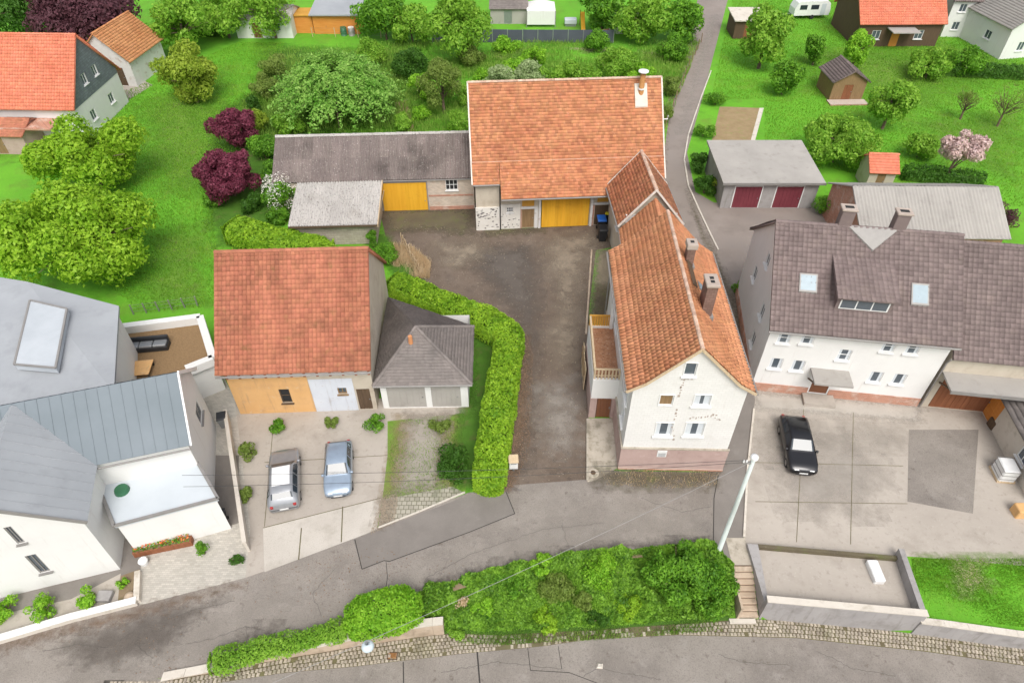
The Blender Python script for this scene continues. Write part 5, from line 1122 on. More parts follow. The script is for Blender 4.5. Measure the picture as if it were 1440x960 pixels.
# rear block, single pitch, with white panel
rb=[L(-60,585,6.6),L(160,552,6.6),L(167,430,6.8),L(38,396,7.8),L(-60,380,8.0)]
m=MB(); m.add(rb+[(x,y,z-.2) for x,y,z in rb],[(0,1,2,3,4),(9,8,7,6,5)]+[(i,(i+1)%5,5+(i+1)%5,5+i) for i in range(5)]); m.build('roof','metal_roof',t)
ccx=sum(p[0] for p in rb)/5; ccy=sum(p[1] for p in rb)/5; ins=[(ccx+(p[0]-ccx)*.94,ccy+(p[1]-ccy)*.94,p[2]-.2) for p in rb]
m=MB(); m.add([(x,y,0) for x,y,_ in ins]+ins,[(i,(i+1)%5,5+(i+1)%5,5+i) for i in range(5)]); m.build('rear_wall','white',t)
pn=[L(20,512,7.5),L(78,517,7.4),L(94,434,7.8),L(42,422,7.9)]
m=MB(); m.add([(x,y,z+.0) for x,y,z in pn]+[(x,y,z-.45) for x,y,z in pn],[(0,1,2,3),(0,4,5,1),(1,5,6,2),(2,6,7,3),(3,7,4,0)]); m.build('roof_light','panel',t)
m=MB()
for i in range(4): m.beam(pn[i],pn[(i+1)%4],.12,.08)
m.build('roof_light_frame','zinc',t)
# roof terrace
te=[L(165,545,3.0),L(262,520,3.0),L(300,505,3.0),L(282,447,3.0),L(165,462,3.0)]
MB().prism([p[:2] for p in te],0,2.6).build('terrace_base','white',t)
m=MB()
for a,b in ((1,2),(2,3),(3,4)):
    m.beam((te[a][0],te[a][1],2.92),(te[b][0],te[b][1],2.92),.5,.62)
m.build('terrace_parapet','white',t)
cx=sum(p[0] for p in te)/5; cy=sum(p[1] for p in te)/5
MB().prism([(cx+(p[0]-cx)*.9,cy+(p[1]-cy)*.9) for p in te],2.6,2.66).build('terrace_floor','timber',t)
tx,ty=gp(205,485,3.0); tt=thing('garden_sofa','dark corner sofa with grey cushions on the wooden roof terrace','sofa',(tx,ty,2.66),R(8))
m=MB(); m.bbox(-1.5,1.5,-.4,.4,0,.38).bbox(-1.5,1.5,.28,.45,.38,.8).bbox(-1.5,-.75,-1.5,-.4,0,.38).bbox(-1.55,-1.35,-1.5,.28,.38,.8); m.build('frame','black',tt)
m=MB()
for i in range(3): m.bbox(-1.3+i*.92,-.42+i*.92,-.35,.25,.385,.52,.05)
m.bbox(-1.3,-.78,-1.4,-.45,.385,.52,.05); m.build('cushion','steel',tt)
tx,ty=gp(200,518,3.0); tt=thing('garden_table','low pale terracotta topped table in front of the terrace sofa','table',(tx,ty,2.66),R(8))
MB().bbox(-.6,.6,-.7,.7,.4,.46).build('tabletop','orange_wall',tt)
for sx in (-.5,.5):
    for sy in (-.6,.6): MB().box(sx-.04,sx+.04,sy-.04,sy+.04,0,.4).build('leg','black',tt)
tx,ty=gp(158,540,2.8); tt=thing('kettle_grill','round dark kettle grill at the terrace corner by the grey roof','grill',(tx+.3,ty+.1,2.66)); MB().tube([(0,0,.55),(0,0,.65),(0,0,.85),(0,0,1.0),(0,0,1.06)],[.2,.36,.4,.25,.04],16).build('bowl','black',tt,True)
for k in range(3): a=k*2.09; MB().tube([(math.cos(a)*.2,math.sin(a)*.2,.6),(math.cos(a)*.35,math.sin(a)*.35,0)],.02,6).build('leg','steel',tt)
# kerb wall and front bed of modern house
q=[gp(*p) for p in ((-40,917),(100,875),(193,851))]; t=thing('kerb_wall','low white rendered wall along the road in front of the white house','wall',(q[2][0],q[2][1],0))
m=MB()
for a,b in zip(q,q[1:]): m.beam((a[0]-q[2][0],a[1]-q[2][1]+.15,.16),(b[0]-q[2][0],b[1]-q[2][1]+.15,.16),.34,.36)
a=gp(193,851); b=gp(196,806); m.beam((0,.15,.159),(b[0]-a[0],b[1]-a[1],.159),.3,.35); m.build('wall_face','stone_light',t)
m=MB(); 
for a,b in zip(q,q[1:]): m.beam((a[0]-q[2][0],a[1]-q[2][1]+.15,.37),(b[0]-q[2][0],b[1]-q[2][1]+.15,.37),.4,.05)
m.build('capping','white',t)
sheet('gravel_margin',[(-40,912),(100,872),(165,852),(170,806),(100,842),(-40,872)],'concrete',.012)
# bench planter
x,y=gp(232,768); t=thing('planter_box','long wooden planter box with red flowers before the flat extension','planter',(x,y,0),R(14))
MB().bbox(-1.6,1.6,-.35,.35,0,.45,.02).build('box','brown_gate',t); MB().box(-1.5,1.5,-.28,.28,.4,.46).build('soil','dirt',t)
p=np.stack([rng.uniform(-1.5,1.5,700),rng.uniform(-.35,.35,700),rng.uniform(.45,.75,700)],1); leaf_cloud('foliage',p,rdir(700,.6),.13,'l_bush',t)
M['l_redflower']=leaf_mat('red_flower',(.5,.06,.03),(.7,.25,.06),.2); p=np.stack([rng.uniform(-1.5,1.5,260),rng.uniform(-.3,.3,260),rng.uniform(.6,.8,260)],1); leaf_cloud('flower',p,rdir(260,.8),.13,'l_redflower',t)
x,y=gp(640/2.82,560+585/2.82); x,y=gp(222,772); tag(MB().tube([(x-.4,y-.9,.01),(x-.4,y-.9,.35),(x-.4,y-.9,.42)],[.2,.27,.22],14).build('plant_pot','whitepaint'),'round white plant pot in front of the wooden planter','pot')
x,y=gp(150,840); tag(MB().bbox(x-.45,x+.35,y-.3,y+.3,.01,.32,.04).build('stone_block','retain'),'grey stone block standing between bushes on the kerb bed','stone')
x,y=gp(183,840); t=thing('rock','rounded brown rock lying in the soil bed corner','rock',(x,y,0)); p_=[]
m=MB(); m.tube([(0,0,-.05),(.02,.02,.12),(0,.05,.26),(0,.05,.33)],[.28,.32,.22,.05],9); m.build('stone','sandstone',t,True)
x,y=gp(174,822); bush('flower_bush','small light green plant in the soil bed beside the paved drive','plant',x,y,.5,.35,'l_bright',350,.12)
for lab,px,py,s in (('large round bright green bush on the white kerb bed',60,870,.95),('medium round bush beside the grey stone block',125,852,.72),('round bush cut by the left edge of the photo',6,872,.8)):
    x,y=gp(px,py); bush('round_bush',lab,'bush',x,y+.35,s*1.15,s,'l_bright',1500,.13,10,group='round bushes along the white kerb')
x,y=gp(314,592,.5); wheelie('dark grey bin standing on the path between white house and red house',x,y,'steel','black',.3,s=1.0)
x,y=gp(272,732,.5); wheelie('dark bin in the corner beside the flat extension',x+1.6,y+.2,'black','black',.2,s=.9)
x,y=gp(288,778); bush('potted_shrub','slim green shrub at the edge of paved drive','shrub',x,y,1.3,.4,'l_bush',700,.12)
x,y=gp(334,792); bush('dry_shrub','small dark shrub at the driveway corner by the road','shrub',x,y,.7,.45,'l_dark',600,.12)
x,y=gp(268,600); t=thing('side_wall','narrow white wall between the modern house and the side path','wall',gp(300,650)+(0,),0)
a=gp(268,560); b=gp(345,800); o_=gp(300,650); mb=MB(); a=gp(322,590); b=gp(350,775); mb.beam((a[0]-o_[0],a[1]-o_[1],.5),(b[0]-o_[0],b[1]-o_[1],.5),.16,1.0); mb.build('wall_face','stone_light',t)
mb=MB(); mb.beam((a[0]-o_[0],a[1]-o_[1],1.03),(b[0]-o_[0],b[1]-o_[1],1.03),.24,.06); mb.build('capping','stone_light',t)
# ---- big white house with brown roof, right
o=(17.0,33.0); rz=R(-8.0); W,D,EH,RH=11.3,10.8,6.3,10.5
t=thing('white_house','long white rendered house with brown tiled roof and central dormer','house',(*o,0),rz)
up_=[(1103,475),(1136,476),(1187,499),(1250,487),(1284,490)]; lo_=[(1091,511),(1122,514),(1231,530),(1264,533)]
hs=front_windows(t,o,rz,W,D,up_+lo_,size=(.85,1.0)); hs=[(max(.3,a),min(W-.2,b),c,d) for a,b,c,d in hs]
hd=(3.9,5.1,.3,2.3)
lw=[(2.5,3.4,4.2,5.4),(6.8,7.7,4.2,5.4),(4.8,5.7,7.0,8.0),(2.5,3.4,1.6,2.8)]
shell(t,W,D,EH,RH,'x','white',{'front':hs+[hd],'left':lw},.0)
for i,q in enumerate(hs): window(t,'front',W,D,*q,nx=1,nz=2 if i<5 else 1,cur=.2,fw=.06)
for q in lw: window(t,'left',W,D,*q,nx=2)
door(t,'front',W,D,*hd,'brown_door',frame='whitepaint')
m=MB(); sbox(m,'front',W,D,0,3.8,-.1,.75,.004,.06); sbox(m,'front',W,D,5.2,W,-.1,.75,.004,.06); sbox(m,'left',W,D,0,D,-.1,.75,.004,.06); m.build('plinth','brick_red',t)
can=MB().box(3.4,5.9,-1.5,-.004,2.55,2.7); cn=can.build('canopy','felt',t); m=MB()
for x in (3.5,5.8): m.beam((x,-1.4,2.55),(x,-.05,1.7),.09)
m.build('bracket','timber_dark',cn); MB().box(3.5,5.6,-1.1,-.07,-.1,.28).build('door_step','concrete',t)
ro=gable_roof(t,W,D,EH,RH,'x',.45,.25,'tile_brown',.34,.3,'pan',caps='tile_brown'); gutter(t,(-.3,-.55,EH-.3),(W+.2,-.55,EH-.3))
s=(RH-EH)/(D/2)
def rp(px,py):   # point of the front roof slope under a survey pixel
    lo,hi=0,D/2
    for _ in range(40):
        y=(lo+hi)/2; a,z=onwall(o,rz,px,py,y)
        if z>EH+s*y+.12: lo=y
        else: hi=y
    return a,y
for c in ((1124,386,1148,414),(1281,400,1305,432)):
    a0,b1=rp(c[0],c[1]); a1,b0=rp(c[2],c[3]); a0,a1=sorted((a0,a1)); b0,b1=sorted((b0,b1))
    z=lambda y,u: EH+.13+s*y+u
    m=MB(); m.add([(a0,b0,z(b0,.14)),(a1,b0,z(b0,.14)),(a1,b1,z(b1,.14)),(a0,b1,z(b1,.14)),(a0,b0,z(b0,0)),(a1,b0,z(b0,0)),(a1,b1,z(b1,0)),(a0,b1,z(b1,0))],[(0,1,2,3),(0,4,5,1),(1,5,6,2),(2,6,7,3),(3,7,4,0)])
    f=m.build('roof_window','zinc',t); MB().poly([(a0+.09,b0+.09,z(b0+.09,.146)),(a1-.09,b0+.09,z(b0+.09,.146)),(a1-.09,b1-.09,z(b1-.09,.146)),(a0+.09,b1-.09,z(b1-.09,.146))]).build('pane','skyglass',f)
# dormer
a0,yb0=rp(1172,436); a1,_y=rp(1250,436); dz=EH+s*yb0+.1; dy0=yb0; dh=1.25; dyr=(dz+dh+.55-EH-.1)/s
m=MB(); m.add([(a0,dy0,dz),(a1,dy0,dz),(a1,dy0,dz+dh),(a0,dy0,dz+dh)],[(0,1,2,3)]); m.add([(a0,dy0,dz),(a0,dy0,dz+dh),(a0,dy0+dh/s,dz+dh)],[(0,1,2)]); m.add([(a1,dy0,dz),(a1,dy0,dz+dh),(a1,dy0+dh/s,dz+dh)],[(0,1,2)]); dm=m.build('dormer','tile_brown',t)
q=[(a0-.2,dy0-.35,dz+dh),(a1+.2,dy0-.35,dz+dh),(a1+.2,dyr+1.2,dz+dh+1.15),(a0-.2,dyr+1.2,dz+dh+1.15)]
roof_tiles('dormer_roof',[q],.34,.3,'tile_brown',dm,'pan')
m=MB(); m.box(a0+.2,a1-.2,dy0-.05,dy0-.004,dz+.25,dz+dh-.1); m.build('dormer_frame','whitepaint',dm); m=MB(); k=(a1-a0-.5)/3
for i in range(3): m.box(a0+.28+i*k,a0+.2+(i+1)*k,dy0-.06,dy0-.052,dz+.33,dz+dh-.18)
m.build('pane','glass',dm)
for px in (1182,1260):
    a,z=onwall(o,rz,px,325,D/2+.2); m=MB().bbox(a-.42,a+.42,D/2-.1,D/2+.55,RH-.5,RH+1.3,.03); c=m.build('chimney','tile_brown',t); MB().bbox(a-.5,a+.5,D/2-.18,D/2+.63,RH+1.302,RH+1.42,.03).build('chimney_cap','chimcap',c); MB().box(a-.28,a+.28,D/2+.08,D/2+.37,RH+1.421,RH+1.43).build('flue','void',c)
m=MB(); ca,_z=onwall(o,rz,1221,335,D/2); m.add([(ca-1.6,D/2-.05,RH+.22),(ca+1.6,D/2-.05,RH+.22),(ca,D/2-1.3,RH-.72)]+[(ca-1.6,D/2-.05,RH+.1),(ca+1.6,D/2-.05,RH+.1),(ca,D/2-1.3,RH-.85)],[(0,1,2),(0,3,4,1),(1,4,5,2),(2,5,3,0)]); m.build('lead_apron','zinc',t)
# attached barn wing with brown gate
o2=(17.0+math.cos(rz)*11.6,33.0+math.sin(rz)*11.6); W,D,EH,RH=9.5,10.8,5.2,10.0
t=thing('brown_barn','brown roofed barn wing with wide brown gate beside white house','barn',(*o2,0),rz)
shell(t,W,D,EH,RH,'x','plaster',{'front':[(.4,5.2,.05,3.1)]}); door(t,'front',W,D,.45,5.15,.06,3.05,'brown_gate','gate',14,proud=-.03,handle=False)
ro=gable_roof(t,W,D,EH,RH,'x',.4,.1,'tile_brown',.34,.3,'pan',caps='tile_brown')
m=MB().box(.0,5.6,-1.8,-.004,3.35,3.5); cn=m.build('canopy','felt',t); MB().box(-.04,5.64,-1.86,-1.802,3.3,3.56).build('fascia','zinc',cn); m=MB()
for x in (.2,5.3): m.beam((x,-1.6,3.35),(x,-.05,2.5),.1)
m.build('bracket','timber_dark',cn); MB().tube([(-.15,-.35,EH-.3),(-.15,-.12,EH-.8),(-.15,-.12,.1)],.05,8).build('downpipe','zinc',t)
# right edge shed
x,y=gp(1400,648); t=thing('edge_shed','pale shed with grey roof at the right edge of the yard','shed',(x+.4,y-3.2,0),R(-6))
shell(t,5,9.5,2.5,3.4,'y','stone_light',{'left':[(2.0,3.0,1.0,2.0),(6.0,7.4,.05,2.1)]}); gable_roof(t,5,9.5,2.5,3.4,'y',.3,.2,'tile_grey',.34,.3,'flat',caps='tile_grey'); window(t,'left',5,9.5,2.0,3.0,1.0,2.0,nx=2); door(t,'left',5,9.5,6.0,7.4,.05,2.1,'orange_wood',planks=6)
x,y=gp(1408,668); t=thing('water_tank','white plastic water tank in a metal cage beside the edge shed','tank',(x,y,.01),R(-6)); MB().bbox(-.5,.5,-.6,.6,.15,1.1,.08).build('container','whitepaint',t); m=MB()
for z in (.35,.7,1.05): m.box(-.53,.53,-.63,-.61,z,z+.03).box(-.53,.53,.61,.63,z,z+.03).box(-.53,-.51,-.61,.61,z,z+.03).box(.51,.53,-.61,.61,z,z+.03)
m.build('cage','zinc',t); MB().box(-.55,.55,-.62,.62,0,.14).build('pallet','fencewood',t)
for i,(px,py,lab,mt) in enumerate(((1398,600,'dark crate leaning near the brown gate','timber_dark'),(1432,722,'orange tub standing at the right edge below the shed','orange_wall'))):
    x,y=gp(px,py); tag(MB().bbox(x-.4,x+.4,y-.35,y+.35,.01,.7,.05).build('storage_crate' if i==0 else 'tub',mt),lab,'crate' if i==0 else 'tub')
# ---- double garage
o=(20.0,56.6); W,D=8.9,7.0; rz=R(0)
t=thing('double_garage','grey flat-roofed double garage with two maroon doors','garage',(*o,0),rz)
ds=[(1.1,3.6,.05,2.35),(5.0,7.5,.05,2.35)]
shell(t,W,D,2.8,2.8,'x','retain',{'front':ds})
for q in ds: door(t,'front',W,D,*q,'maroon','garage_door',7,frame='whitepaint')
m=MB(); m.add([(-.35,-.5,2.82),(W+.3,-.5,2.82),(W+.3,D+.3,3.15),(-.35,D+.3,3.15),(-.35,-.5,3.0),(W+.3,-.5,3.0),(W+.3,D+.3,3.33),(-.35,D+.3,3.33)],[(0,3,2,1),(4,5,6,7),(0,1,5,4),(1,2,6,5),(2,3,7,6),(3,0,4,7)]); m.build('roof','felt',t); m=MB().box(-.38,W+.33,-.56,-.502,2.8,3.03); m.build('fascia','zinc',t)
# ---- grey roofed barn and small orange roof behind it
o=(29.4,47.6); t=thing('grey_barn','long grey roofed barn with brick-red gable behind the white house','barn',(*o,0),R(-1)); W,D,EH,RH=11.8,8,3.2,5.3
shell(t,W,D,EH,RH,'x','brick_red',{'left':[(2.5,3.6,1.2,2.2)]}); window(t,'left',W,D,2.5,3.6,1.2,2.2,nx=2)
s=(RH-EH)/(D/2)
corrugated('roof',[(-.3,-.4,EH-.4*s+.1),(W+.3,-.4,EH-.4*s+.1),(W+.3,D/2,RH+.1),(-.3,D/2,RH+.1)],'felt',t,pitch=.3,amp=.03); corrugated('roof',[(W+.3,D+.4,EH-.4*s+.1),(-.3,D+.4,EH-.4*s+.1),(-.3,D/2,RH+.1),(W+.3,D/2,RH+.1)],'felt',t,pitch=.3,amp=.03)
x,y=gp(1214,268); t=thing('tiled_shed','small shed with bright orange tiled roof behind the grey barn','shed',(x,y,0),R(-4)); shell(t,2.5,2.8,2.2,3.2,'x','plaster',{'front':[(0.8,1.6,.05,1.9)]}); door(t,'front',2.5,2.8,0.8,1.6,.05,1.9,'timber'); gable_roof(t,2.5,2.8,2.2,3.2,'x',.3,.2,'tile_red',.32,.25,'flat',caps='tile_red')
# ---- garden hut
x,y=gp(1165,142); t=thing('garden_hut','dark roofed garden hut with reddish wooden front on the right lawn','hut',(x,y,0),R(2)); W,D=4.0,4.2
shell(t,W,D,2.4,3.6,'y','timber',{'front':[(1.4,2.5,.05,1.95)]}); door(t,'front',W,D,1.4,2.5,.05,1.95,'brown_gate',planks=5); gable_roof(t,W,D,2.4,3.6,'y',.3,.3,'tile_brown',.32,.3,'flat',caps='tile_brown'); MB().box(-.3,W+.3,-1.4,-.02,.0,.16).build('porch_step','brick_red',t)
# ---- far houses at the right
def house(name,label,px,py,W,D,EH,RH,rz,axis,wall,roof,wins,kind='pan',extra=None,px_w=None):
    x,y=gp(px,py); t=thing(name,label,'house',(x,y,0),R(rz))
    hf=[q for q in wins if q[0]=='front']; hl=[q for q in wins if q[0]=='left']; hr_=[q for q in wins if q[0]=='right']
    shell(t,W,D,EH,RH,axis,wall,{'front':[q[1:] for q in hf],'left':[q[1:] for q in hl],'right':[q[1:] for q in hr_]})
    for q in wins: window(t,q[0],W,D,*q[1:],nx=2)
    gable_roof(t,W,D,EH,RH,axis,.45,.3,roof,.36,.3,kind,caps=roof); return t
t=house('red_roofed_house','house with red roof and timber front at the top right',1200,66,11.5,9,3.4,7.6,1,'x','timber_dark','tile_red',[('front',2,3.2,1,2.2),('front',8,9.2,1,2.2)])
MB().box(3.8,7.6,-2.2,-.01,2.5,2.62).build('canopy','felt',t); MB().box(4.8,5.9,-.06,.0,.05,2.1).build('door','orange_wood',t)
house('white_gabled_house','white house with small dark windows behind the far right lawn',1322,52,8.5,8,5.2,8.6,-4,'x','white','tile_brown',[('front',1,2,3.4,4.5),('front',4,5,3.4,4.5),('front',6.4,7.4,3.4,4.5),('front',1,2,1,2.1),('front',6.4,7.4,1,2.1)])
t=house('pale_roofed_house','house with pale blue-grey roof cut by the right edge at top',1404,84,10,12,4.2,7.6,10,'y','white','felt',[('front',2,3,1,2.2),('left',3,4.2,1.5,2.6)],'flat')
# white caravan & small dark sheds near back lane
x,y=gp(1137,20,.5); t=thing('caravan','white caravan parked behind the far end of the right lawn','caravan',(x-2.6,y-1,0),R(4))
prof=[(-.0,.55),(.0,1.5),(.35,2.35),(.8,2.55),(4.9,2.55),(5.3,2.2),(5.5,1.2),(5.4,.55)]
m=MB(); m.add([(px_,0,z) for px_,z in prof]+[(px_,2.1,z) for px_,z in prof],[tuple(range(8)),tuple(range(15,7,-1))]+[(i,(i+1)%8,8+(i+1)%8,8+i) for i in range(8)]); m.build('body','whitepaint',t)
for q in ((.7,1.8),(2.4,3.6)): MB().box(q[0],q[1],-.02,-.004,1.4,2.05).build('window','carglass',t)
MB().box(4.0,4.7,-.03,-.004,.6,2.2).build('door','flat_white',t)
for y_ in (.05,2.05): MB().tube([(2.9,y_-.1,.32),(2.9,y_+.1,.32)],.32,14).build('wheel','rubber',t)
MB().beam((-1.3,1.05,.5),(0,1.05,.6),.1).build('drawbar','steel',t)
x,y=gp(1030,55); t=thing('lane_shed','dark brown shed with pale flat roof beside the back lane','shed',(x,y,0)); shell(t,4.2,4,2.6,2.6,'x','timber_dark',{'front':[(1.4,2.6,.05,2.1)]}); door(t,'front',4.2,4,1.4,2.6,.05,2.1,'brown_gate',planks=5)
m=MB().add([(-.3,-.4,2.5),(4.5,-.4,2.5),(4.5,4.3,2.8),(-.3,4.3,2.8),(-.3,-.4,2.65),(4.5,-.4,2.65),(4.5,4.3,2.95),(-.3,4.3,2.95)],[(0,3,2,1),(4,5,6,7),(0,1,5,4),(1,2,6,5),(2,3,7,6),(3,0,4,7)]); m.build('roof','stone_light',t)
x,y=gp(1297,62); t=thing('garden_tank','round white water butt on the lawn before red house','tank',(x,y,0)); MB().tube([(0,0,0),(0,0,.9),(0,0,1.5),(0,0,1.6)],[.75,.85,.8,.2],16).build('barrel','whitepaint',t,True)
# ---- top centre
a,b=gp(606,57),gp(685,58); x,y=a
def board_fence(label,p,q,h,mat,pw=2.0):
    t=thing('panel_fence',label,'fence',(p[0],p[1],0),math.atan2(q[1]-p[1],q[0]-p[0])); L_=math.hypot(q[0]-p[0],q[1]-p[1]); n=max(1,int(L_/pw))
    m=MB()
    for i in range(n): m.box(i*L_/n+.06,(i+1)*L_/n-.06,-.025,.025,.08,h+random.uniform(-.02,.02)); 
    m.build('panel',mat,t)
    for i in range(n+1): MB().box(i*L_/n-.05,i*L_/n+.05,-.05,.05,-.1,h+.06).build('post','steel',t)
    return t
board_fence('long anthracite panel fence across the far side of the meadow',gp(608,60),gp(862,61),1.8,'fencegrey')
t=thing('garden_pavilion','white fabric garden pavilion standing behind the dark fence','pavilion',(*gp(760,32),0)); W=4.2
m=MB(); m.add([(-W/2,-W/2,2.3),(W/2,-W/2,2.3),(W/2,W/2,2.3),(-W/2,W/2,2.3),(0,0,3.3)],[(0,1,4),(1,2,4),(2,3,4),(3,0,4)]); m.build('canopy','white',t); m=MB(); m.box(-W/2,W/2,-W/2-.02,-W/2,.4,2.3).box(-W/2-.02,-W/2,-W/2,W/2,.4,2.3); m.build('side_panel','white',t)
for sx in (-1,1):
    for sy in (-1,1): MB().box(sx*W/2-.05,sx*W/2+.05,sy*W/2-.05,sy*W/2+.05,0,2.3).build('leg','zinc',t)
x,y=gp(690,34); t=thing('grey_shed','low grey garden shed left of the white pavilion','shed',(x,y,0)); shell(t,5.4,4,2.2,3.0,'x','felt',{'front':[(2,3.2,.05,1.95)]}); door(t,'front',5.4,4,2,3.2,.05,1.95,'steel'); gable_roof(t,5.4,4,2.2,3.0,'x',.3,.2,'tile_grey',.34,.3,'flat',caps='tile_grey')
x,y=gp(800,38,.5); 
for lab,px,mt,h in (('white covered garden table behind dark fence',802,'flat_white',1.0),('yellow garden slide right of the pavilion',818,'yellow',1.9)):
    x,y=gp(px,36); 
    if mt=='yellow':
        t=thing('garden_slide',lab,'slide',(x,y,0)); MB().beam((0,0,h),(0,-3,.2),.6,.08).build('chute','yellow',t); MB().beam((-.3,.1,0),(-.3,0,h+.3),.08).build('leg','brown_gate',t); MB().beam((.3,.1,0),(.3,0,h+.3),.08).build('leg','brown_gate',t)
    else:
        t=thing('garden_table',lab,'table',(x,y,0)); MB().bbox(-.9,.9,-.6,.6,.4,1.0,.08).build('cover',mt,t); MB().box(-.8,.8,-.5,.5,0,.4).build('base','steel',t)
x,y=gp(866,48); t=thing('white_shed','small white shed with brown fence beside it beyond the meadow','shed',(x,y,0)); shell(t,3,2.6,2.0,2.6,'x','white',{'front':[(.9,1.8,.05,1.8)]}); door(t,'front',3,2.6,.9,1.8,.05,1.8,'timber'); gable_roof(t,3,2.6,2.0,2.6,'x',.2,.2,'felt',.34,.3,'flat',caps='felt')
board_fence('short brown board fence right of the anthracite panels',gp(838,58),gp(856,56),1.5,'brown_gate',1.5)
# orange hut
x,y=gp(443,48); t=thing('wooden_hut','orange stained wooden hut with pale grey roof behind the meadow','hut',(x,y,0)); W,D=6.6,5.0
shell(t,W,D,2.6,2.6,'x','orange_wood',{'front':[(.9,1.9,.05,2)]}); door(t,'front',W,D,.9,1.9,.05,2,'orange_wood',planks=5,proud=.03)
m=MB().add([(-.3,-.5,2.62),(W+.3,-.5,2.62),(W+.3,D+.3,3.2),(-.3,D+.3,3.2),(-.3,-.5,2.8),(W+.3,-.5,2.8),(W+.3,D+.3,3.38),(-.3,D+.3,3.38)],[(0,3,2,1),(4,5,6,7),(0,1,5,4),(1,2,6,5),(2,3,7,6),(3,0,4,7)]); m.build('roof','metal_roof',t)
x,y=gp(417,47); t=thing('board_screen','orange board lean-to joined left of the wooden hut','shed',(x,y,0)); shell(t,2.6,3,2.4,2.4,'x','orange_wood',{}); MB().box(-.15,2.55,-.2,3.1,2.402,2.55).build('roof','ochre',t)
for lab,px,lid,body in (('dark green water barrel before the orange hut',484,'greenplastic','greenplastic'),('pale water barrel right of the green one',495,'whitepaint','zinc')):
    x,y=gp(px,50); t=thing('water_barrel',lab,'barrel',(x,y,0)); MB().tube([(0,0,0),(0,0,.5),(0,0,1.1)],[.42,.48,.42],14).build('barrel',body,t,True); MB().tube([(0,0,1.1),(0,0,1.16)],[.45,.43],14).build('lid',lid,t)
x,y=gp(335,54); t=thing('garden_house','low white garden house with brown door left of the orange hut','house',(x,y,0)); shell(t,8,5,2.6,3.6,'x','white',{'front':[(2.4,3.6,.05,2.1),(5.2,6.4,1,2)]}); door(t,'front',8,5,2.4,3.6,.05,2.1,'brown_door'); window(t,'front',8,5,5.2,6.4,1,2,nx=2); gable_roof(t,8,5,2.6,3.6,'x',.3,.2,'felt',.34,.3,'flat',caps='felt')
# ---- upper-left houses
x,y=gp(-40,196); t=thing('red_gable_house','house with plain salmon red roof and slate gable at the left edge','house',(x,y,0),R(-2)); W,D,EH,RH=13.3,10,4.2,9.6
lw=[(1.5,2.5,1.2,2.3)]; shell(t,W,D,EH,RH,'x','white',{'front':[(3,4.2,1.2,2.4),(7,8.2,1.2,2.4),(10.5,11.6,1.2,2.4)],'right':[(3.2,4.1,4.9,6.0),(5.6,6.5,4.9,6.0),(2.2,3.2,1.3,2.4),(6.5,7.5,1.3,2.4)]})
for q in ((3,4.2,1.2,2.4),(7,8.2,1.2,2.4),(10.5,11.6,1.2,2.4)): window(t,'front',W,D,*q,nx=2)
for q in ((3.2,4.1,4.9,6.0),(5.6,6.5,4.9,6.0),(2.2,3.2,1.3,2.4),(6.5,7.5,1.3,2.4)): window(t,'right',W,D,*q,nx=2)
m=MB(); wall_face(m,'right',W,D,[(0,3.6),(D,3.6),(D,EH),(D/2,RH),(0,EH)],[(3.2,4.1,4.9,6.0),(5.6,6.5,4.9,6.0)],.0); k=m.build('slate_gable','slate',t); k.location=(.03,0,0)
gable_roof(t,W,D,EH,RH,'x',.5,.3,'tile_red',.36,.3,'pan',caps='tile_red'); MB().bbox(2,2.7,4.5,5.2,RH-.6,RH+1.1,.03).build('chimney','brick_red',t)
MB().box(5.0,11.5,-2.6,-.02,2.5,2.66).build('canopy','brick_red',t)
x,y=gp(128,118); t=thing('small_gabled_house','small old house with orange-brown roof and white gable below a purple tree','house',(x,y,0),R(-8)); W,D,EH,RH=6.4,7.5,3.4,6.3
shell(t,W,D,EH,RH,'y','old_white',{'front':[(3.6,5.2,.05,2.3),(.9,1.8,1.2,2.3)]}); door(t,'front',W,D,3.6,5.2,.05,2.3,'timber_dark','gate',6); window(t,'front',W,D,.9,1.8,1.2,2.3,nx=2); gable_roof(t,W,D,EH,RH,'y',.4,.3,'tile_orange',.32,.25,'flat',caps='tile_orange')
sheet('courtyard',[(60,160),(200,112),(215,120),(140,165),(60,215),(-40,215)],'concrete',.006)
x,y=gp(20,216); t=thing('pink_shed','low pink walled shed at the left edge below the red house','shed',(x-3.0,y,0),R(-3)); shell(t,5,4,2.2,3.0,'x','plinth',{'front':[(1.6,2.6,.05,1.9)]}); door(t,'front',5,4,1.6,2.6,.05,1.9,'timber'); gable_roof(t,5,4,2.2,3.0,'x',.3,.2,'tile_old',.32,.25,'flat',caps='tile_old')
# ================================================================= fences
def wire_fence(label,pts,h,n,post='fencewood'):
    q=[gp(*p) for p in pts]; t=thing('wire_fence',label,'fence',(q[0][0],q[0][1],0)); o=q[0]; seg=[math.dist(a,b) for a,b in zip(q,q[1:])]; L_=sum(seg)
    def at(s):
        for (a,b),l in zip(zip(q,q[1:]),seg):
            if s<=l+1e-6: f=s/l; return (a[0]+(b[0]-a[0])*f-o[0],a[1]+(b[1]-a[1])*f-o[1])
            s-=l
        return (q[-1][0]-o[0],q[-1][1]-o[1])
    P_=[at(L_*i/(n-1)) for i in range(n)]
    for p in P_: MB().tube([(p[0],p[1],-.1),(p[0]+random.uniform(-.05,.05),p[1],h)],.055,6).build('post',post,t)
    m=MB()
    for z in (.3,.65,h-.08):
        for a,b in zip(P_,P_[1:]): m.beam((a[0],a[1],z),(b[0],b[1],z),.012)
    m.build('wire','zinc',t); return t
wire_fence('line of pale posts with wire across the grass behind the meadow',[(440,52),(520,53),(600,55)],1.3,6)
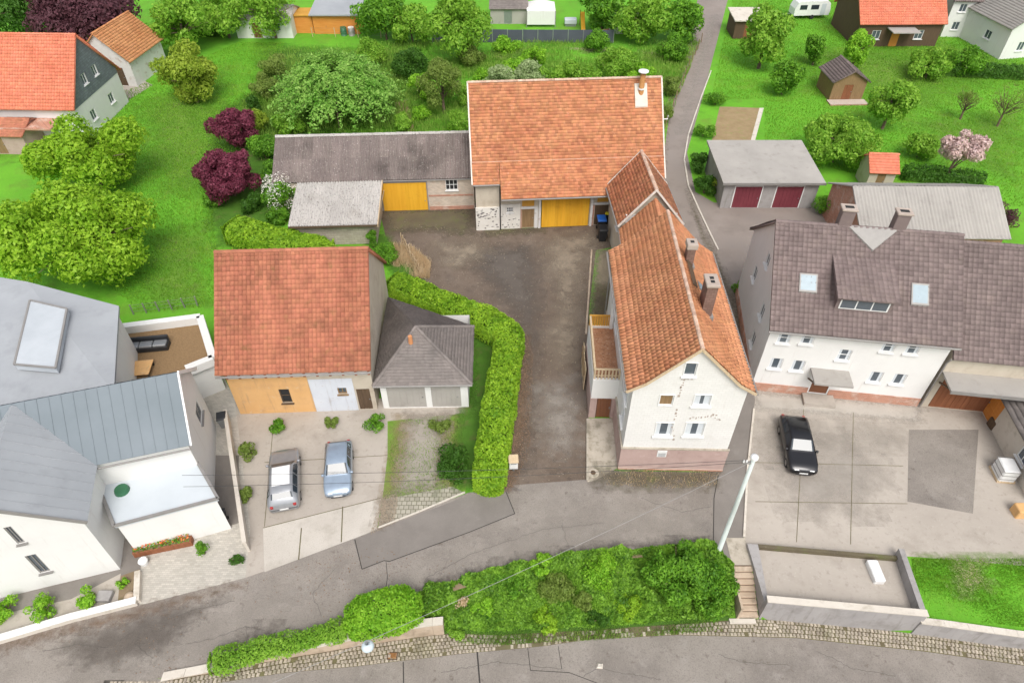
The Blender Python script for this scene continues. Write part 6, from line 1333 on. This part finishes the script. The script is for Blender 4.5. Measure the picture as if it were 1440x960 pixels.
wire_fence('weathered post and wire fence along the left side of back lane',[(986,60),(962,110),(936,180)],1.3,12,'timber')
wire_fence('thin wire fence between lawn and white terrace at left',[(188,442),(230,437),(278,430)],1.0,6,'zinc')
t=thing('stake_fence','short fence of pale dry stakes between the lean-to and the long hedge','fence',(*gp(590,388),0)); o=gp(590,388); e_=gp(566,345); m=MB(); L_=math.dist(o,e_)
for i in range(13):
    f=i/12; m.beam((((e_[0]-o[0])*f),((e_[1]-o[1])*f),0),(((e_[0]-o[0])*f)+random.uniform(-.06,.06),((e_[1]-o[1])*f),1.35+random.uniform(-.15,.15)),.05,.16)
m.build('stakes','fencewood',t); m=MB(); m.beam((0,0,.4),(e_[0]-o[0],e_[1]-o[1],.4),.05,.08); m.beam((0,0,1.0),(e_[0]-o[0],e_[1]-o[1],1.0),.05,.08); m.build('rail','timber',t)
# ================================================================= cars
def car(label,x,y,rz,L_=4.2,W=1.76,H=1.5,paint=(.5,.5,.5),kind='hatch',roofmat=None,group=None):
    t=thing('parked_car',label,'car',(x,y,.01),rz,group); pm=plain('car_paint',paint,.28,.35,.5,.6)
    # front at -y ; sections: y, half width, sill z, belt z, roof half-width, top z
    hw=W/2; b=.92 if kind!='suv' else 1.02
    S=[(-L_/2,hw*.66,.38,.58,hw*.55,.62),(-L_/2+.12,hw*.9,.26,.70,hw*.78,.76),(-L_/2+.55,hw*.99,.22,.80,hw*.84,.86),(-L_*.22,hw,.22,.88,hw*.86,.96),(-L_*.21+.02,hw,.22,b,hw*.85,.98),
       (-L_*.05,hw,.22,b,hw*.72,H-.06),(L_*.08,hw,.22,b,hw*.71,H),(L_*.27,hw,.22,b+.02,hw*.7,H-.05),(L_*.36,hw,.24,b+.03,hw*.68,H-.14),(L_*.455,hw*.97,.26,b+.02,hw*.76,b+.08),(L_/2-.03,hw*.9,.32,.78,hw*.72,.84),(L_/2,hw*.8,.42,.62,hw*.66,.66)]
    V=[];k=10
    for (y_,w,zs,zb,r,zt) in S: V+=[(-w*.9,y_,zs),(-w,y_,zs+.16),(-w,y_,zb-.12),(-w*.965,y_,zb),(-r,y_,zt-.03),(-r*.8,y_,zt),(r*.8,y_,zt),(r,y_,zt-.03),(w*.965,y_,zb),(w,y_,zb-.12),(w,y_,zs+.16),(w*.9,y_,zs)]
    k=12; F=[(i*k+j,i*k+(j+1)%k,(i+1)*k+(j+1)%k,(i+1)*k+j) for i in range(len(S)-1) for j in range(k)]+[tuple(reversed(range(k))),tuple(range((len(S)-1)*k,len(S)*k))]
    bo=MB().add(V,F).build('body',pm,t,True)
    def q(i,j,f,g,lift=.012):   # point between sections i,i+1 and ring idx j..j+1
        a=Vector(V[i*k+j]).lerp(Vector(V[i*k+j+1]),g); c=Vector(V[(i+1)*k+j]).lerp(Vector(V[(i+1)*k+j+1]),g); return a.lerp(c,f)
    def up(p,d): return tuple(Vector(p)+Vector(d))
    # windscreen: sections 4-5 ring 4..7 ; rear: 8-9
    for nm_,i,f0,f1 in (('windscreen',4,.1,.93),('rear_window',8,.1,.72)):
        m=MB(); pts=[]
        for f in (f0,f1):
            l=Vector(V[i*k+4]).lerp(Vector(V[(i+1)*k+4]),f); r_=Vector(V[i*k+7]).lerp(Vector(V[(i+1)*k+7]),f); tl=Vector(V[i*k+5]).lerp(Vector(V[(i+1)*k+5]),f); tr=Vector(V[i*k+6]).lerp(Vector(V[(i+1)*k+6]),f)
            d=Vector((0,-.015 if i==4 else .015,.018)); pts.append([l*.97+r_*.03+d,tl+d,tr+d,r_*.97+l*.03+d])
        m.add(pts[0]+pts[1],[(0,1,5,4),(1,2,6,5),(2,3,7,6)]); m.build(nm_,'carglass',t)
    for sgn,j,jj in ((-1,3,4),(1,8,7)):
        m=MB()
        for (i0,f0),(i1,f1) in (((4,.45),(5,.95)),((6,.05),(6,.97)),((7,.05),(8,.1))):
            def pt(i,f,g): return Vector(V[i*k+j]).lerp(Vector(V[i*k+jj]),g).lerp(Vector(V[(i+1)*k+j]).lerp(Vector(V[(i+1)*k+jj]),g),f)+Vector((sgn*.012,0,.008))
            a=[pt(i0,f0,.1),pt(i1,f1,.1),pt(i1,f1,.88),pt(i0,f0,.88)]
            if i0==4: a=[pt(4,.5,.1),pt(5,.0,.1),pt(5,.95,.1),pt(5,.95,.88),pt(5,.0,.86),pt(4,.75,.8)]
            m.poly(a)
        m.build('side_window','carglass',t)
        MB().bbox(sgn*(hw+.02)-.09,sgn*(hw+.02)+.09,-L_*.19,-L_*.19+.12,b-.02,b+.13,.03).build('mirror',pm,t)
        for yy in (-L_*.31,L_*.29):
            w=MB().tube([(sgn*(hw-.2),yy,.31),(sgn*(hw-.015),yy,.31),(sgn*(hw+.005),yy,.31)],[.31,.31,.28],18).build('wheel','rubber',t); MB().tube([(sgn*(hw-.05),yy,.31),(sgn*(hw+.012),yy,.31)],[.2,.19],14).build('rim','zinc',w)
        MB().bbox(sgn*hw*.5-.16,sgn*hw*.5+.16,-L_/2-.005+.05,-L_/2+.25,.6,.72,.03).build('headlight','whitepaint',t)
        MB().bbox(sgn*hw*.72-.1,sgn*hw*.72+.1,L_/2-.16,L_/2-.005,.72,.9,.03).build('taillight','redlight',t)
    MB().box(-.26,.26,L_/2-.01,L_/2+.012,.5,.6).build('number_plate','whitepaint',t); MB().box(-.26,.26,-L_/2-.012,-L_/2+.02,.42,.52).build('number_plate','whitepaint',t)
    MB().box(-hw*.5,hw*.5,-L_/2+.0,-L_/2+.1,.3,.4).build('grille','black',t)
    if roofmat:
        m=MB(); i0=5
        for a,c in ((5,6),(6,7)): m.add([up(V[a*k+5],(0,.02 if a==5 else 0,.012)),up(V[a*k+6],(0,.02 if a==5 else 0,.012)),up(V[c*k+6],(0,0,.012)),up(V[c*k+5],(0,0,.012))],[(0,1,2,3)])
        m.build('roof_panel',roofmat,t)
    return t
M['redlight']=plain('red_lamp',(.35,.01,.01),.3)
x,y=gp(400,672,.6); car('silver-grey estate car with white roof parked left on the concrete drive',x,y,R(193),4.5,1.85,1.6,(.30,.31,.33),'suv','whitepaint')
x,y=gp(476,658,.6); car('pale blue hatchback with light roof parked right of the silver-grey car',x,y,R(9),4.0,1.72,1.5,(.30,.37,.46),'hatch')
x,y=gp(1122,624,.6); car('black car parked alone on the concrete yard of the white house',x,y,R(-7),4.5,1.85,1.5,(.012,.012,.015),'hatch')
# ================================================================= vegetation
hedge('clipped_hedge','long bright green clipped hedge bending at the corner beside the yard',[gp(550,392,1.7),gp(622,420,1.8),gp(680,441,1.9),gp(718,462,1.9),gp(708,520,1.9),gp(697,590,1.9),gp(686,668,1.9)],2.1,2.05,'l_hedge',330,.17)
hedge('clipped_hedge','bright green clipped hedge running down to the lean-to wall',[gp(322,310,1.9),gp(360,322,1.9),gp(410,336,1.8),gp(462,352,1.6)],2.6,2.0,'l_hedge',230,.22)
hedge('low_hedge','low dense green hedge strip on top of the stone wall',[(gp(300,936)[0],gp(300,936)[1]),gp(360,915,.3),gp(420,898,.5),gp(488,880,.6)],1.15,.55,'l_tree',420,.12,lump=.14)
x,y=gp(540,864,.5); dome_shrub('box_shrub','large rounded light green clipped shrub above the drain grate',x,y,2.05,1.25,1.5,R(14),'l_bright',11000,.15)
# planted bank
bank=[(x,y-.05) for x,y in L_TOPB]+[(x,yfoot(x)+.12) for x in np.linspace(gp(1030,872,-1.2)[0],gp(596,895,-.6)[0],16)]
bank=[p for p in bank if p[0]<gp(1032,800)[0]+.2]
bx=np.array(bank); n=95000; X=rng.uniform(bx[:,0].min(),bx[:,0].max(),n*2); Y=rng.uniform(bx[:,1].min(),bx[:,1].max(),n*2); ok=in_poly(X,Y,bank); X=X[ok][:n]; Y=Y[ok][:n]
lum=np.clip(.5+.5*np.sin(X*1.6+np.sin(Y*2.1)*1.4)*np.sin(Y*2.0+X*.6+1)+.3*np.sin(X*3.9+Y*2.3),0,1.4)
lum=np.clip(lum+.45*np.array([mnoise.noise((a*1.1,b*1.1,3.3)) for a,b in zip(X,Y)])+.3*np.array([mnoise.noise((a*3.1,b*3.1,7.3)) for a,b in zip(X,Y)]),-.1,1.8); Z=np.array([hz(a,b) for a,b in zip(X,Y)])+(.16+.55*lum)*(.3+.7*rng.random(len(X))**.7)
leaf_cloud_o=leaf_cloud('ground_cover',np.stack([X,Y,Z],1),np.tile([0,-.25,1.0],(len(X),1)),.19,'l_ground',tilt=.9); tag(leaf_cloud_o,'dense dark green ground cover on the bank between the roads','ground cover',kind='stuff')
mb=MB(); xs3=np.linspace(gp(598,870,-.3)[0],gp(1028,872,-1.0)[0],60)
for x in xs3: mb.v += [(x,yfoot(x)+.0,zlow(x)+.06),(x,(yfoot(x)+ytop(x))/2,zlow(x)/2+.09),(x,ytop(x)-.02,.03)]
for i in range(59):
    for j in (0,1): mb.f.append((i*3+j,(i+1)*3+j,(i+1)*3+j+1,i*3+j+1))
struct('bank_soil',mb,'l_core')
x,y=gp(958,800,1.0); bush('spreading_shrub','largest dark green shrub on the bank at the foot of the pole','shrub',x,y,2.6,2.5,'l_bush',17000,.17,34,ry=2.0,lr=.34)
x,y=gp(1003,818,.5); bush('spreading_shrub','dense leafy shrub beside the stone steps','shrub',x,y-.3,2.0,1.5,'l_bush',8000,.15,20,lr=.36,ry=1.7)
x,y=gp(604,840,.4); bush('dark_shrub','dark bushy shrub right of the rounded clipped shrub','shrub',x,y,1.2,.95,'l_ground',4200,.12,14)
x,y=gp(785,822,.2); bush('yellow_shrub','yellowish green shrub in the middle of the planted bank','shrub',x,y,1.1,1.2,'l_olive',5200,.12,16)
x,y=gp(648,845,.2); bush('dry_plant','small dry pinkish tuft in the ground cover near the clipped shrub','plant',x,y,.8,.5,'l_straw',600,.10,8)
x,y=gp(850,800,.3); bush('bank_shrub','mid green low shrub on the bank left of the largest shrub','shrub',x,y,.95,1.5,'l_bright',5200,.12,16)
x,y=gp(720,822,.2); bush('bank_shrub','fresh green low shrub on the bank near the kerb end','shrub',x,y,.8,1.3,'l_bush',4200,.12,16)
foot=[(x,yfoot(x)+.25) for x in np.linspace(-3,11.5,20)]+[(x,yfoot(x)-.55) for x in np.linspace(11.5,-3,20)]
grass('verge_grass',foot,9000,.03,'l_meadow',.16,'thin weedy grass growing over the cobbles below the bank','grass',1.0,hz)
wv=[gp(842,662),gp(870,658),gp(1012,662),gp(1006,683),gp(940,687),gp(852,682)]
grass('weeds',wv,1100,.03,'l_straw',.12,'pale dry weeds along the foot of the white gable','weeds',1.2)
# along the left hedge foot and grassy rims
x,y=gp(640,650,.7); bush('shade_shrub','dark green shrub against the left flank of the clipped hedge','shrub',x,y,1.6,1.1,'l_dark',4500,.14,16,ry=1.6)
x,y=gp(540,360,.5); bush('corner_shrub','green shrub at the lean-to corner behind the dry stakes','shrub',x,y,1.7,1.1,'l_bush',4200,.15,14,ry=1.5)
x,y=gp(526,335,.8); bush('climbing_plant','slim climbing plant on the lean-to end wall','plant',x-.1,y-.2,2.0,.55,'l_bush',2000,.14,10,ry=.7)
grass('dry_tufts',[gp(548,345),gp(580,350),gp(606,372),gp(604,392),gp(585,392),gp(548,372)],4200,.035,'l_straw',.5,'dry straw-coloured grass around the stake fence','grass',1.0)
for lab,px,py,s,mt in (('weedy tuft left of the parked cars',352,640,.8,'l_olive'),('green tuft before the orange wall',395,602,.7,'l_bush'),('green shrub at the corner of the garage',530,600,.9,'l_bush'),('green tuft before the pale blue wall',470,598,.6,'l_olive'),('shrub beside the drive near the road',350,700,.6,'l_olive')):
    x,y=gp(px,py); bush('weed_bush',lab,'bush',x,y,s*1.2,s,mt,1200,.14,9)
x,y=gp(618,600); bush('lawn_shrub','grassy shrub by the garage and the clipped hedge','shrub',x,y,.7,1.0,'l_olive',1500,.13,10)
grass('track_grass',[gp(550,590),gp(648,590),gp(636,686),gp(545,700)],3500,.03,'l_meadow',.12,'short patchy grass on the track beside the garage','grass',.7)
# trees at the left
tree('garden_tree','large lime green tree above the grey metal roof','tree',*gp(95,322,4.5),7.6,7.2,'l_lime',34000,.34,zc=4.0,rz_=3.6,lumps=46,lr=.33)
tree('garden_tree','broad lime green tree behind the largest one','tree',*gp(118,212,4.2),7.2,6.4,'l_lime',26000,.36,zc=4.0,rz_=3.3,lumps=40,lr=.33)
tree('yellow_tree','yellow-green round tree alone on the left lawn','tree',*gp(262,98,4.0),7.2,4.2,'l_yellow',17000,.32,zc=3.5,lumps=46,lr=.31)
tree('copper_beech','huge dark purple tree behind the small gabled house','tree',*gp(130,22,5),11,8.4,'l_purple',24000,.5,zc=6.0,rz_=4.6,lumps=40,lr=.34)
tree('maroon_maple','large maroon leaved round shrub-tree beside the lawn','tree',*gp(320,242,2.6),5.2,3.7,'l_maroon',26000,.24,zc=2.6,rz_=2.6,lumps=52,lr=.27)
tree('maroon_shrub','smaller dark maroon shrub behind the maroon maple','shrub',*gp(330,180,2.4),4.8,2.9,'l_maroon',14000,.24,zc=2.4,lumps=28,lr=.32)
x,y=gp(398,272,2.2); t=tree('elder_tree','elder with cream flower clusters beside the lean-to roof','tree',x,y,4.2,2.0,'l_bush',9000,.2,zc=2.2,lumps=22,lr=.36)
p,d=crown_points(2200,2.0,2.0,2.0,2.3,34,.33,1.0,.7); leaf_cloud('blossom',p,d,.15,'l_flower',t)
def willow(label,x,y,h,rx,mat,nb,leaf,per):
    t=thing('arching_tree',label,'tree',(x,y,0)); mb=MB(); limbs(mb,h*.75,.3,rx*.6,h*.55,9); Pn=[];Nn=[]
    for b in range(nb):
        a=rng.uniform(0,6.28); f=rng.uniform(.25,1)**.7; reach=rx*f*rng.uniform(.85,1.1); z0=h*rng.uniform(.35,.6); ztop=h*(1.0-.45*f**2)*rng.uniform(.86,1.05); zend=max(.3,ztop-h*.3*rng.uniform(.3,1.2)*f)
        s=np.linspace(0,1,per); r=reach*(.35+.65*s); z=ztop-(ztop-zend)*s**2-(1-s)**2*(ztop-z0)*.3; wob=.25*np.sin(s*6+b); an=a+wob*.25
        base=np.stack([np.cos(an)*r,np.sin(an)*r,z],1); 
        k=7; pts=np.repeat(base,k,0)+rng.normal(0,1,(per*k,3))*np.array([.17,.17,.13]); Pn.append(pts); Nn.append(np.tile([np.cos(a)*.3,np.sin(a)*.3,1.0],(per*k,1)))
        if b%6==0: mb.tube([tuple(base[0]),tuple(base[per//2]),tuple(base[-1])],[.05,.03,.01],5)
    mb.build('trunk','bark',t,True); leaf_cloud('crown',np.concatenate(Pn),np.concatenate(Nn),leaf,mat,t,tilt=.55); return t
willow('wide spreading tree with arching feathery branches behind the long shed',*gp(474,136,2.5),7.4,7.7,'l_willow',430,.3,14)
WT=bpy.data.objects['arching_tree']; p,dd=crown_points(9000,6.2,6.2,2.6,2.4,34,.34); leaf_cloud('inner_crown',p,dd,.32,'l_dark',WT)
# inner leaves above are darker green, painting shade into the crown's gaps
tree('loose_tree','loose olive green young tree between the arching tree and the barn','tree',*gp(622,122,3.2),6.8,3.3,'l_olive',13000,.22,zc=3.6,lumps=34,lr=.28)
bush('dark_bush','dark green bush behind the olive tree',"bush",*gp(578,92,1.5),3.6,2.6,'l_dark',7000,.24,18)
for lab,px,py,h,r,mt,n in (('small bright shrub near the shed roof end',592,160,1.8,1.1,'l_bright',2200),('pale green shrub touching the barn verge',643,172,2.4,1.7,'l_tree',4200),('grey green shrub at the far side of arching tree',388,95,3.0,2.4,'l_olive',5200),('dark conifer-like bush by the maroon shrub',356,146,2.2,.9,'l_dark',2400),('light green shrub above the maroon shrub',362,168,2.6,1.2,'l_yellow',3000),('green undergrowth bush left of the long shed',372,208,2.6,1.9,'l_bush',5200),('leafy bush between elder and maroon maple',385,240,2.0,1.7,'l_bush',4600),('dark bush below the maroon maple',355,285,1.5,1.5,'l_dark',3600),('leafy bush at the foot of the elder tree',392,303,1.4,1.2,'l_bush',3000),('dark green bush at the end of clipped hedge',300,282,1.3,1.3,'l_bush',2600)):
    x,y=gp(px,py,h*.5); bush('wild_bush',lab,'bush',x,y,h,r,mt,n,.2,14,group='bushes around the sheds')
# behind the barn
for lab,px,py,h,r,mt,n in (('largest round green bush directly behind the barn ridge',862,92,5.0,3.4,'l_tree',13000),('silvery pale bush behind the middle of the barn',752,104,4.2,2.6,'l_pale',8000),('pale low bush at the left of the barn ridge',702,112,3.4,2.2,'l_pale',5500),('fresh green bush with pointed top in the meadow',752,84,4.4,1.7,'l_bright',5200),('green bush between silvery bush and largest bush',802,102,3.6,2.4,'l_tree',6500),('scrubby bush right of the barn flue',940,118,2.8,1.7,'l_olive',3800),('green bush where meadow meets the back lane',944,68,3.4,2.4,'l_bush',5800),('dark bush at the right end of the anthracite fence',842,58,2.6,2.6,'l_bush',4200),('light bush in front of the anthracite fence',676,108,1.8,1.5,'l_bright',2200),('scrub beside the barn verge near the lane',935,160,2.0,1.2,'l_olive',2600)):
    x,y=gp(px,py,h*.5); bush('meadow_bush',lab,'bush',x,y,h,r,mt,n,.24,18,group='bushes in the meadow behind the barn',lr=.36)
for lab,px,py,h,r,mt,n in (('bright bush just left of the silvery bush behind the barn',724,96,3.4,2.2,'l_bright',6000),('dense green bush behind the barn right of the pale low bush',775,108,3.6,2.2,'l_tree',6500),('bright green bush between largest bush and the flue',900,106,3.2,2.0,'l_bright',5600),('broad leafy bush behind the far end of barn ridge',826,112,3.0,2.2,'l_tree',6000),('loose bush at the upper left of the meadow',520,72,3.0,2.6,'l_tree',6000),('pale green bush left of the bare earth patch',664,78,2.6,2.4,'l_olive',5000),('leafy bush beside the olive tree',652,132,2.6,2.0,'l_tree',5500),('tall bright bush between dark bush and olive tree',592,120,3.4,1.8,'l_bright',5200),('bush at the right foot of the arching tree',566,172,2.0,1.6,'l_tree',4000),('bushy growth at the left foot of the arching tree',404,172,2.4,2.0,'l_tree',5000),('pale bushy growth above the left shed end',370,120,3.0,2.0,'l_olive',4600),('low bright bush beyond the meadow middle',710,64,2.0,2.4,'l_bright',4200)):
    x,y=gp(px,py,h*.5); bush('meadow_bush',lab,'bush',x,y,h,r,mt,n,.24,18,group='bushes in the meadow behind the barn',lr=.36)
for lab,px,py,h,r,mt,n in (('bright low shrub near the cable crossing on the bank',680,845,.8,.8,'l_bright',2600),('lime green low shrub below the yellowish shrub',770,862,.7,.9,'l_lime',2600),('olive shrub between yellowish and mid green shrubs',822,838,.9,.8,'l_olive',2600),('bright shrub at the upper bank edge',760,794,.9,.9,'l_bright',3000),('lime shrub close to the largest shrub',885,842,.9,.9,'l_lime',3000),('dark low shrub along the lower bank edge',846,856,.6,.9,'l_dark',2400),('pale green shrub at the lower left of the bank',640,872,.6,.8,'l_tree',2400)):
    x,y=gp(px,py,.1); bush('low_shrub',lab,'shrub',x,y,h,r,mt,n,.12,14,group='small shrubs on the planted bank',lr=.36)
# far trees
for lab,px,py,h,r,mt,n in (('bright leafy tree in front of the far fence left end',645,28,9.5,4.8,'l_tree',10000),('tree at the top between garden house and yellow tree',252,28,8,5.0,'l_tree',9000),('tree behind the orange hut',540,22,6,5.0,'l_bush',8000),('leafy tree right of the orange hut',578,32,5.0,3.6,'l_tree',6000),('tall tree beside the back lane sheds',1080,42,9,3.2,'l_tree',8000),('bushy tree left of the back lane top',962,22,6,4.2,'l_bush',8000),('broad tree right of the pavilion',905,20,7,4.6,'l_tree',8000),('round tree behind the garden house',378,8,8,5.0,'l_tree',7000),('tree behind the dark fence right half',848,8,7,4.0,'l_bush',6000),('dark tree at the upper left corner',25,6,10,6.5,'l_dark',9000),('green hedge-like tree at top left centre',312,14,7,4.5,'l_tree',7000)):
    x,y=gp(px,py,h*.55); tree('far_tree',lab,'tree',x,y,h,r,mt,n,.42,lumps=24,lr=.36,group='trees at the far end of the gardens')
# right-hand gardens
for lab,px,py,h,r,mt,n in (('broadest round tree in front of the garden hut',1182,196,5.2,4.6,'l_tree',15000),('upright green tree right of the broadest tree',1256,142,6.6,2.6,'l_tree',8000),('small dark fruit tree on the lawn near the lane',1106,108,4.4,2.2,'l_bush',5500),('slim tree behind the small fruit tree',1150,66,4.8,1.6,'l_bush',4000),('slender bright tree behind the hut',1208,68,5.2,1.9,'l_bright',4600),('bushy tree beside the far red house',1310,90,3.6,3.4,'l_tree',6500),('rounded bush row tree before the pale roofed house',1352,86,3.4,3.2,'l_bush',6000),('low tree near the orange shed roof',1296,205,2.6,2.0,'l_tree',3800)):
    x,y=gp(px,py,h*.5); tree('fruit_tree',lab,'tree',x,y,h,r,mt,n,.3,lumps=22,lr=.38,group='trees on the right lawns')
tree('blossom_tree','tree covered in cream-pink blossom on the right lawn','tree',*gp(1350,212,3.4),5.4,2.5,'l_blossom',8000,.26,zc=3.8,rz_=1.6,lumps=20,lr=.36)
def bare(label,px,py,h,r):
    t=thing('bare_tree',label,'tree',(*gp(px,py),0)); mb=MB(); limbs(mb,h,.13,r,h*.6,7)
    for i in range(26):
        a=random.uniform(0,6.28); q=random.uniform(.3,.6)*h; rr_=r*random.uniform(.5,1); mb.tube([(math.cos(a)*r*.2,math.sin(a)*r*.2,q),(math.cos(a)*rr_,math.sin(a)*rr_,q+random.uniform(.1,.4)*h)],[.04,.012],5)
    mb.build('trunk','bark',t); p,d=crown_points(900,r,r,h*.3,h*.7,14,.4); leaf_cloud('crown',p,d,.18,'l_olive',t)
bare('leaning thin-leaved young tree near the right edge',1402,178,4.6,2.2); bare('sparse young tree on the open lawn left of it',1350,168,3.6,1.3)
for lab,px,py,h,r,mt,n in (('dark round bush beside the lane kerb, upper one',984,230,2.0,1.2,'l_dark',3000),('dark round bush beside the lane kerb at the garage corner',992,262,1.9,1.15,'l_dark',3000),('light green bush touching the garage wall',1004,262,1.8,.9,'l_yellow',1800),('green bush beside the vegetable bed',1006,140,1.6,1.4,'l_bush',2200),('hedge bush by the back lane bend',990,185,1.4,1.3,'l_bush',2000),('rusty brown bush behind the grey barn corner',1412,306,1.6,1.8,'l_purple',2200),('bush between garage and grey barn',1168,290,1.8,2.0,'l_bush',3200),('bush at the corner of the white house and lane',1040,408,1.1,.8,'l_bush',1200)):
    x,y=gp(px,py,h*.4); bush('garden_bush',lab,'bush',x,y,h,r,mt,n,.17,12,group='bushes along the lane and garages')
hedge('garden_hedge','dark hedge behind the grey barn roof',[gp(1268,252),gp(1330,258),gp(1376,262)],1.2,1.6,'l_dark',70,.22)
hedge('garden_hedge','long dark hedge between the far right lawns',[gp(1290,104),gp(1370,108),gp(1450,112)],1.4,1.6,'l_dark',60,.26)
hedge('garden_hedge','dark green hedge under the top left trees',[gp(225,52),gp(320,50)],1.6,2.0,'l_dark',60,.28)
x,y=gp(1392,875); 
# grass
mead=[gp(560,60),gp(985,60),gp(935,185),gp(655,190),gp(575,190),gp(420,190),gp(365,230),gp(340,150),gp(400,70)]
grass('meadow_grass',mead,65000,.07,'l_meadow',.42,'tall unmown meadow grass behind the barn and shed','grass',.25,lumpy=.35)
lawnL=[gp(150,140),gp(335,60),gp(400,60),gp(380,150),gp(330,230),gp(300,300),gp(310,430),gp(200,440),gp(150,400)]
grass('lawn_grass',lawnL,45000,.06,'l_grass',.14,'smooth bright green lawn left of the maroon shrubs','grass')
lawnR=[gp(1030,0),gp(1460,0),gp(1480,300),gp(1180,240),gp(1075,205),gp(1075,140),gp(1000,140),gp(1012,80)]
grass('lawn_grass',lawnR,80000,.07,'l_grass',.15,'bright green lawns of the gardens at the right','grass')
lawnS=[gp(1282,785),gp(1445,785),gp(1445,882),gp(1285,866)]
grass('lawn_grass',lawnS,12000,.03,'l_grass',.09,'small patchy lawn above the lower road at right','grass',.8)
# ================================================================= camera and light
cam=bpy.data.cameras.new('camera'); co=bpy.data.objects.new('camera',cam); COL.objects.link(co); co.location=(0,0,CAM_H); co.rotation_euler=(math.pi/2-PITCH,0,0)
cam.lens=24.0; cam.sensor_width=36.0; cam.sensor_fit='HORIZONTAL'; cam.clip_end=3000; scene.camera=co
w=bpy.data.worlds.new('World'); scene.world=w; w.use_nodes=True; nt=w.node_tree
SUN_EL,SUN_AZ=R(54),R(168)      # azimuth clockwise from +y
sky=nt.nodes.new('ShaderNodeTexSky'); sky.sky_type='NISHITA'; sky.sun_disc=False; sky.sun_elevation=SUN_EL; sky.sun_rotation=SUN_AZ; sky.air_density=1.0; sky.dust_density=4.0; sky.ozone_density=1.0
hs=nt.nodes.new('ShaderNodeHueSaturation'); hs.inputs['Saturation'].default_value=.3; nt.links.new(sky.outputs[0],hs.inputs['Color']); nt.links.new(hs.outputs[0],nt.nodes['Background'].inputs[0]); nt.nodes['Background'].inputs[1].default_value=.15
sl=bpy.data.lights.new('sun','SUN'); so=bpy.data.objects.new('sun',sl); COL.objects.link(so); sl.energy=1.2; sl.angle=R(30); sl.color=(1,.96,.9)
dv=Vector((math.sin(SUN_AZ)*math.cos(SUN_EL),math.cos(SUN_AZ)*math.cos(SUN_EL),math.sin(SUN_EL))); so.rotation_euler=dv.to_track_quat('Z','Y').to_euler(); so.location=(0,0,80)
vs=scene.view_settings; vs.view_transform='Standard'; vs.look='None'; vs.exposure=0.5; vs.gamma=1; vs.use_curve_mapping=False
scene.cycles.use_denoising=True; scene.cycles.max_bounces=6; scene.cycles.diffuse_bounces=3; scene.cycles.transmission_bounces=3; scene.cycles.caustics_reflective=False; scene.cycles.caustics_refractive=False
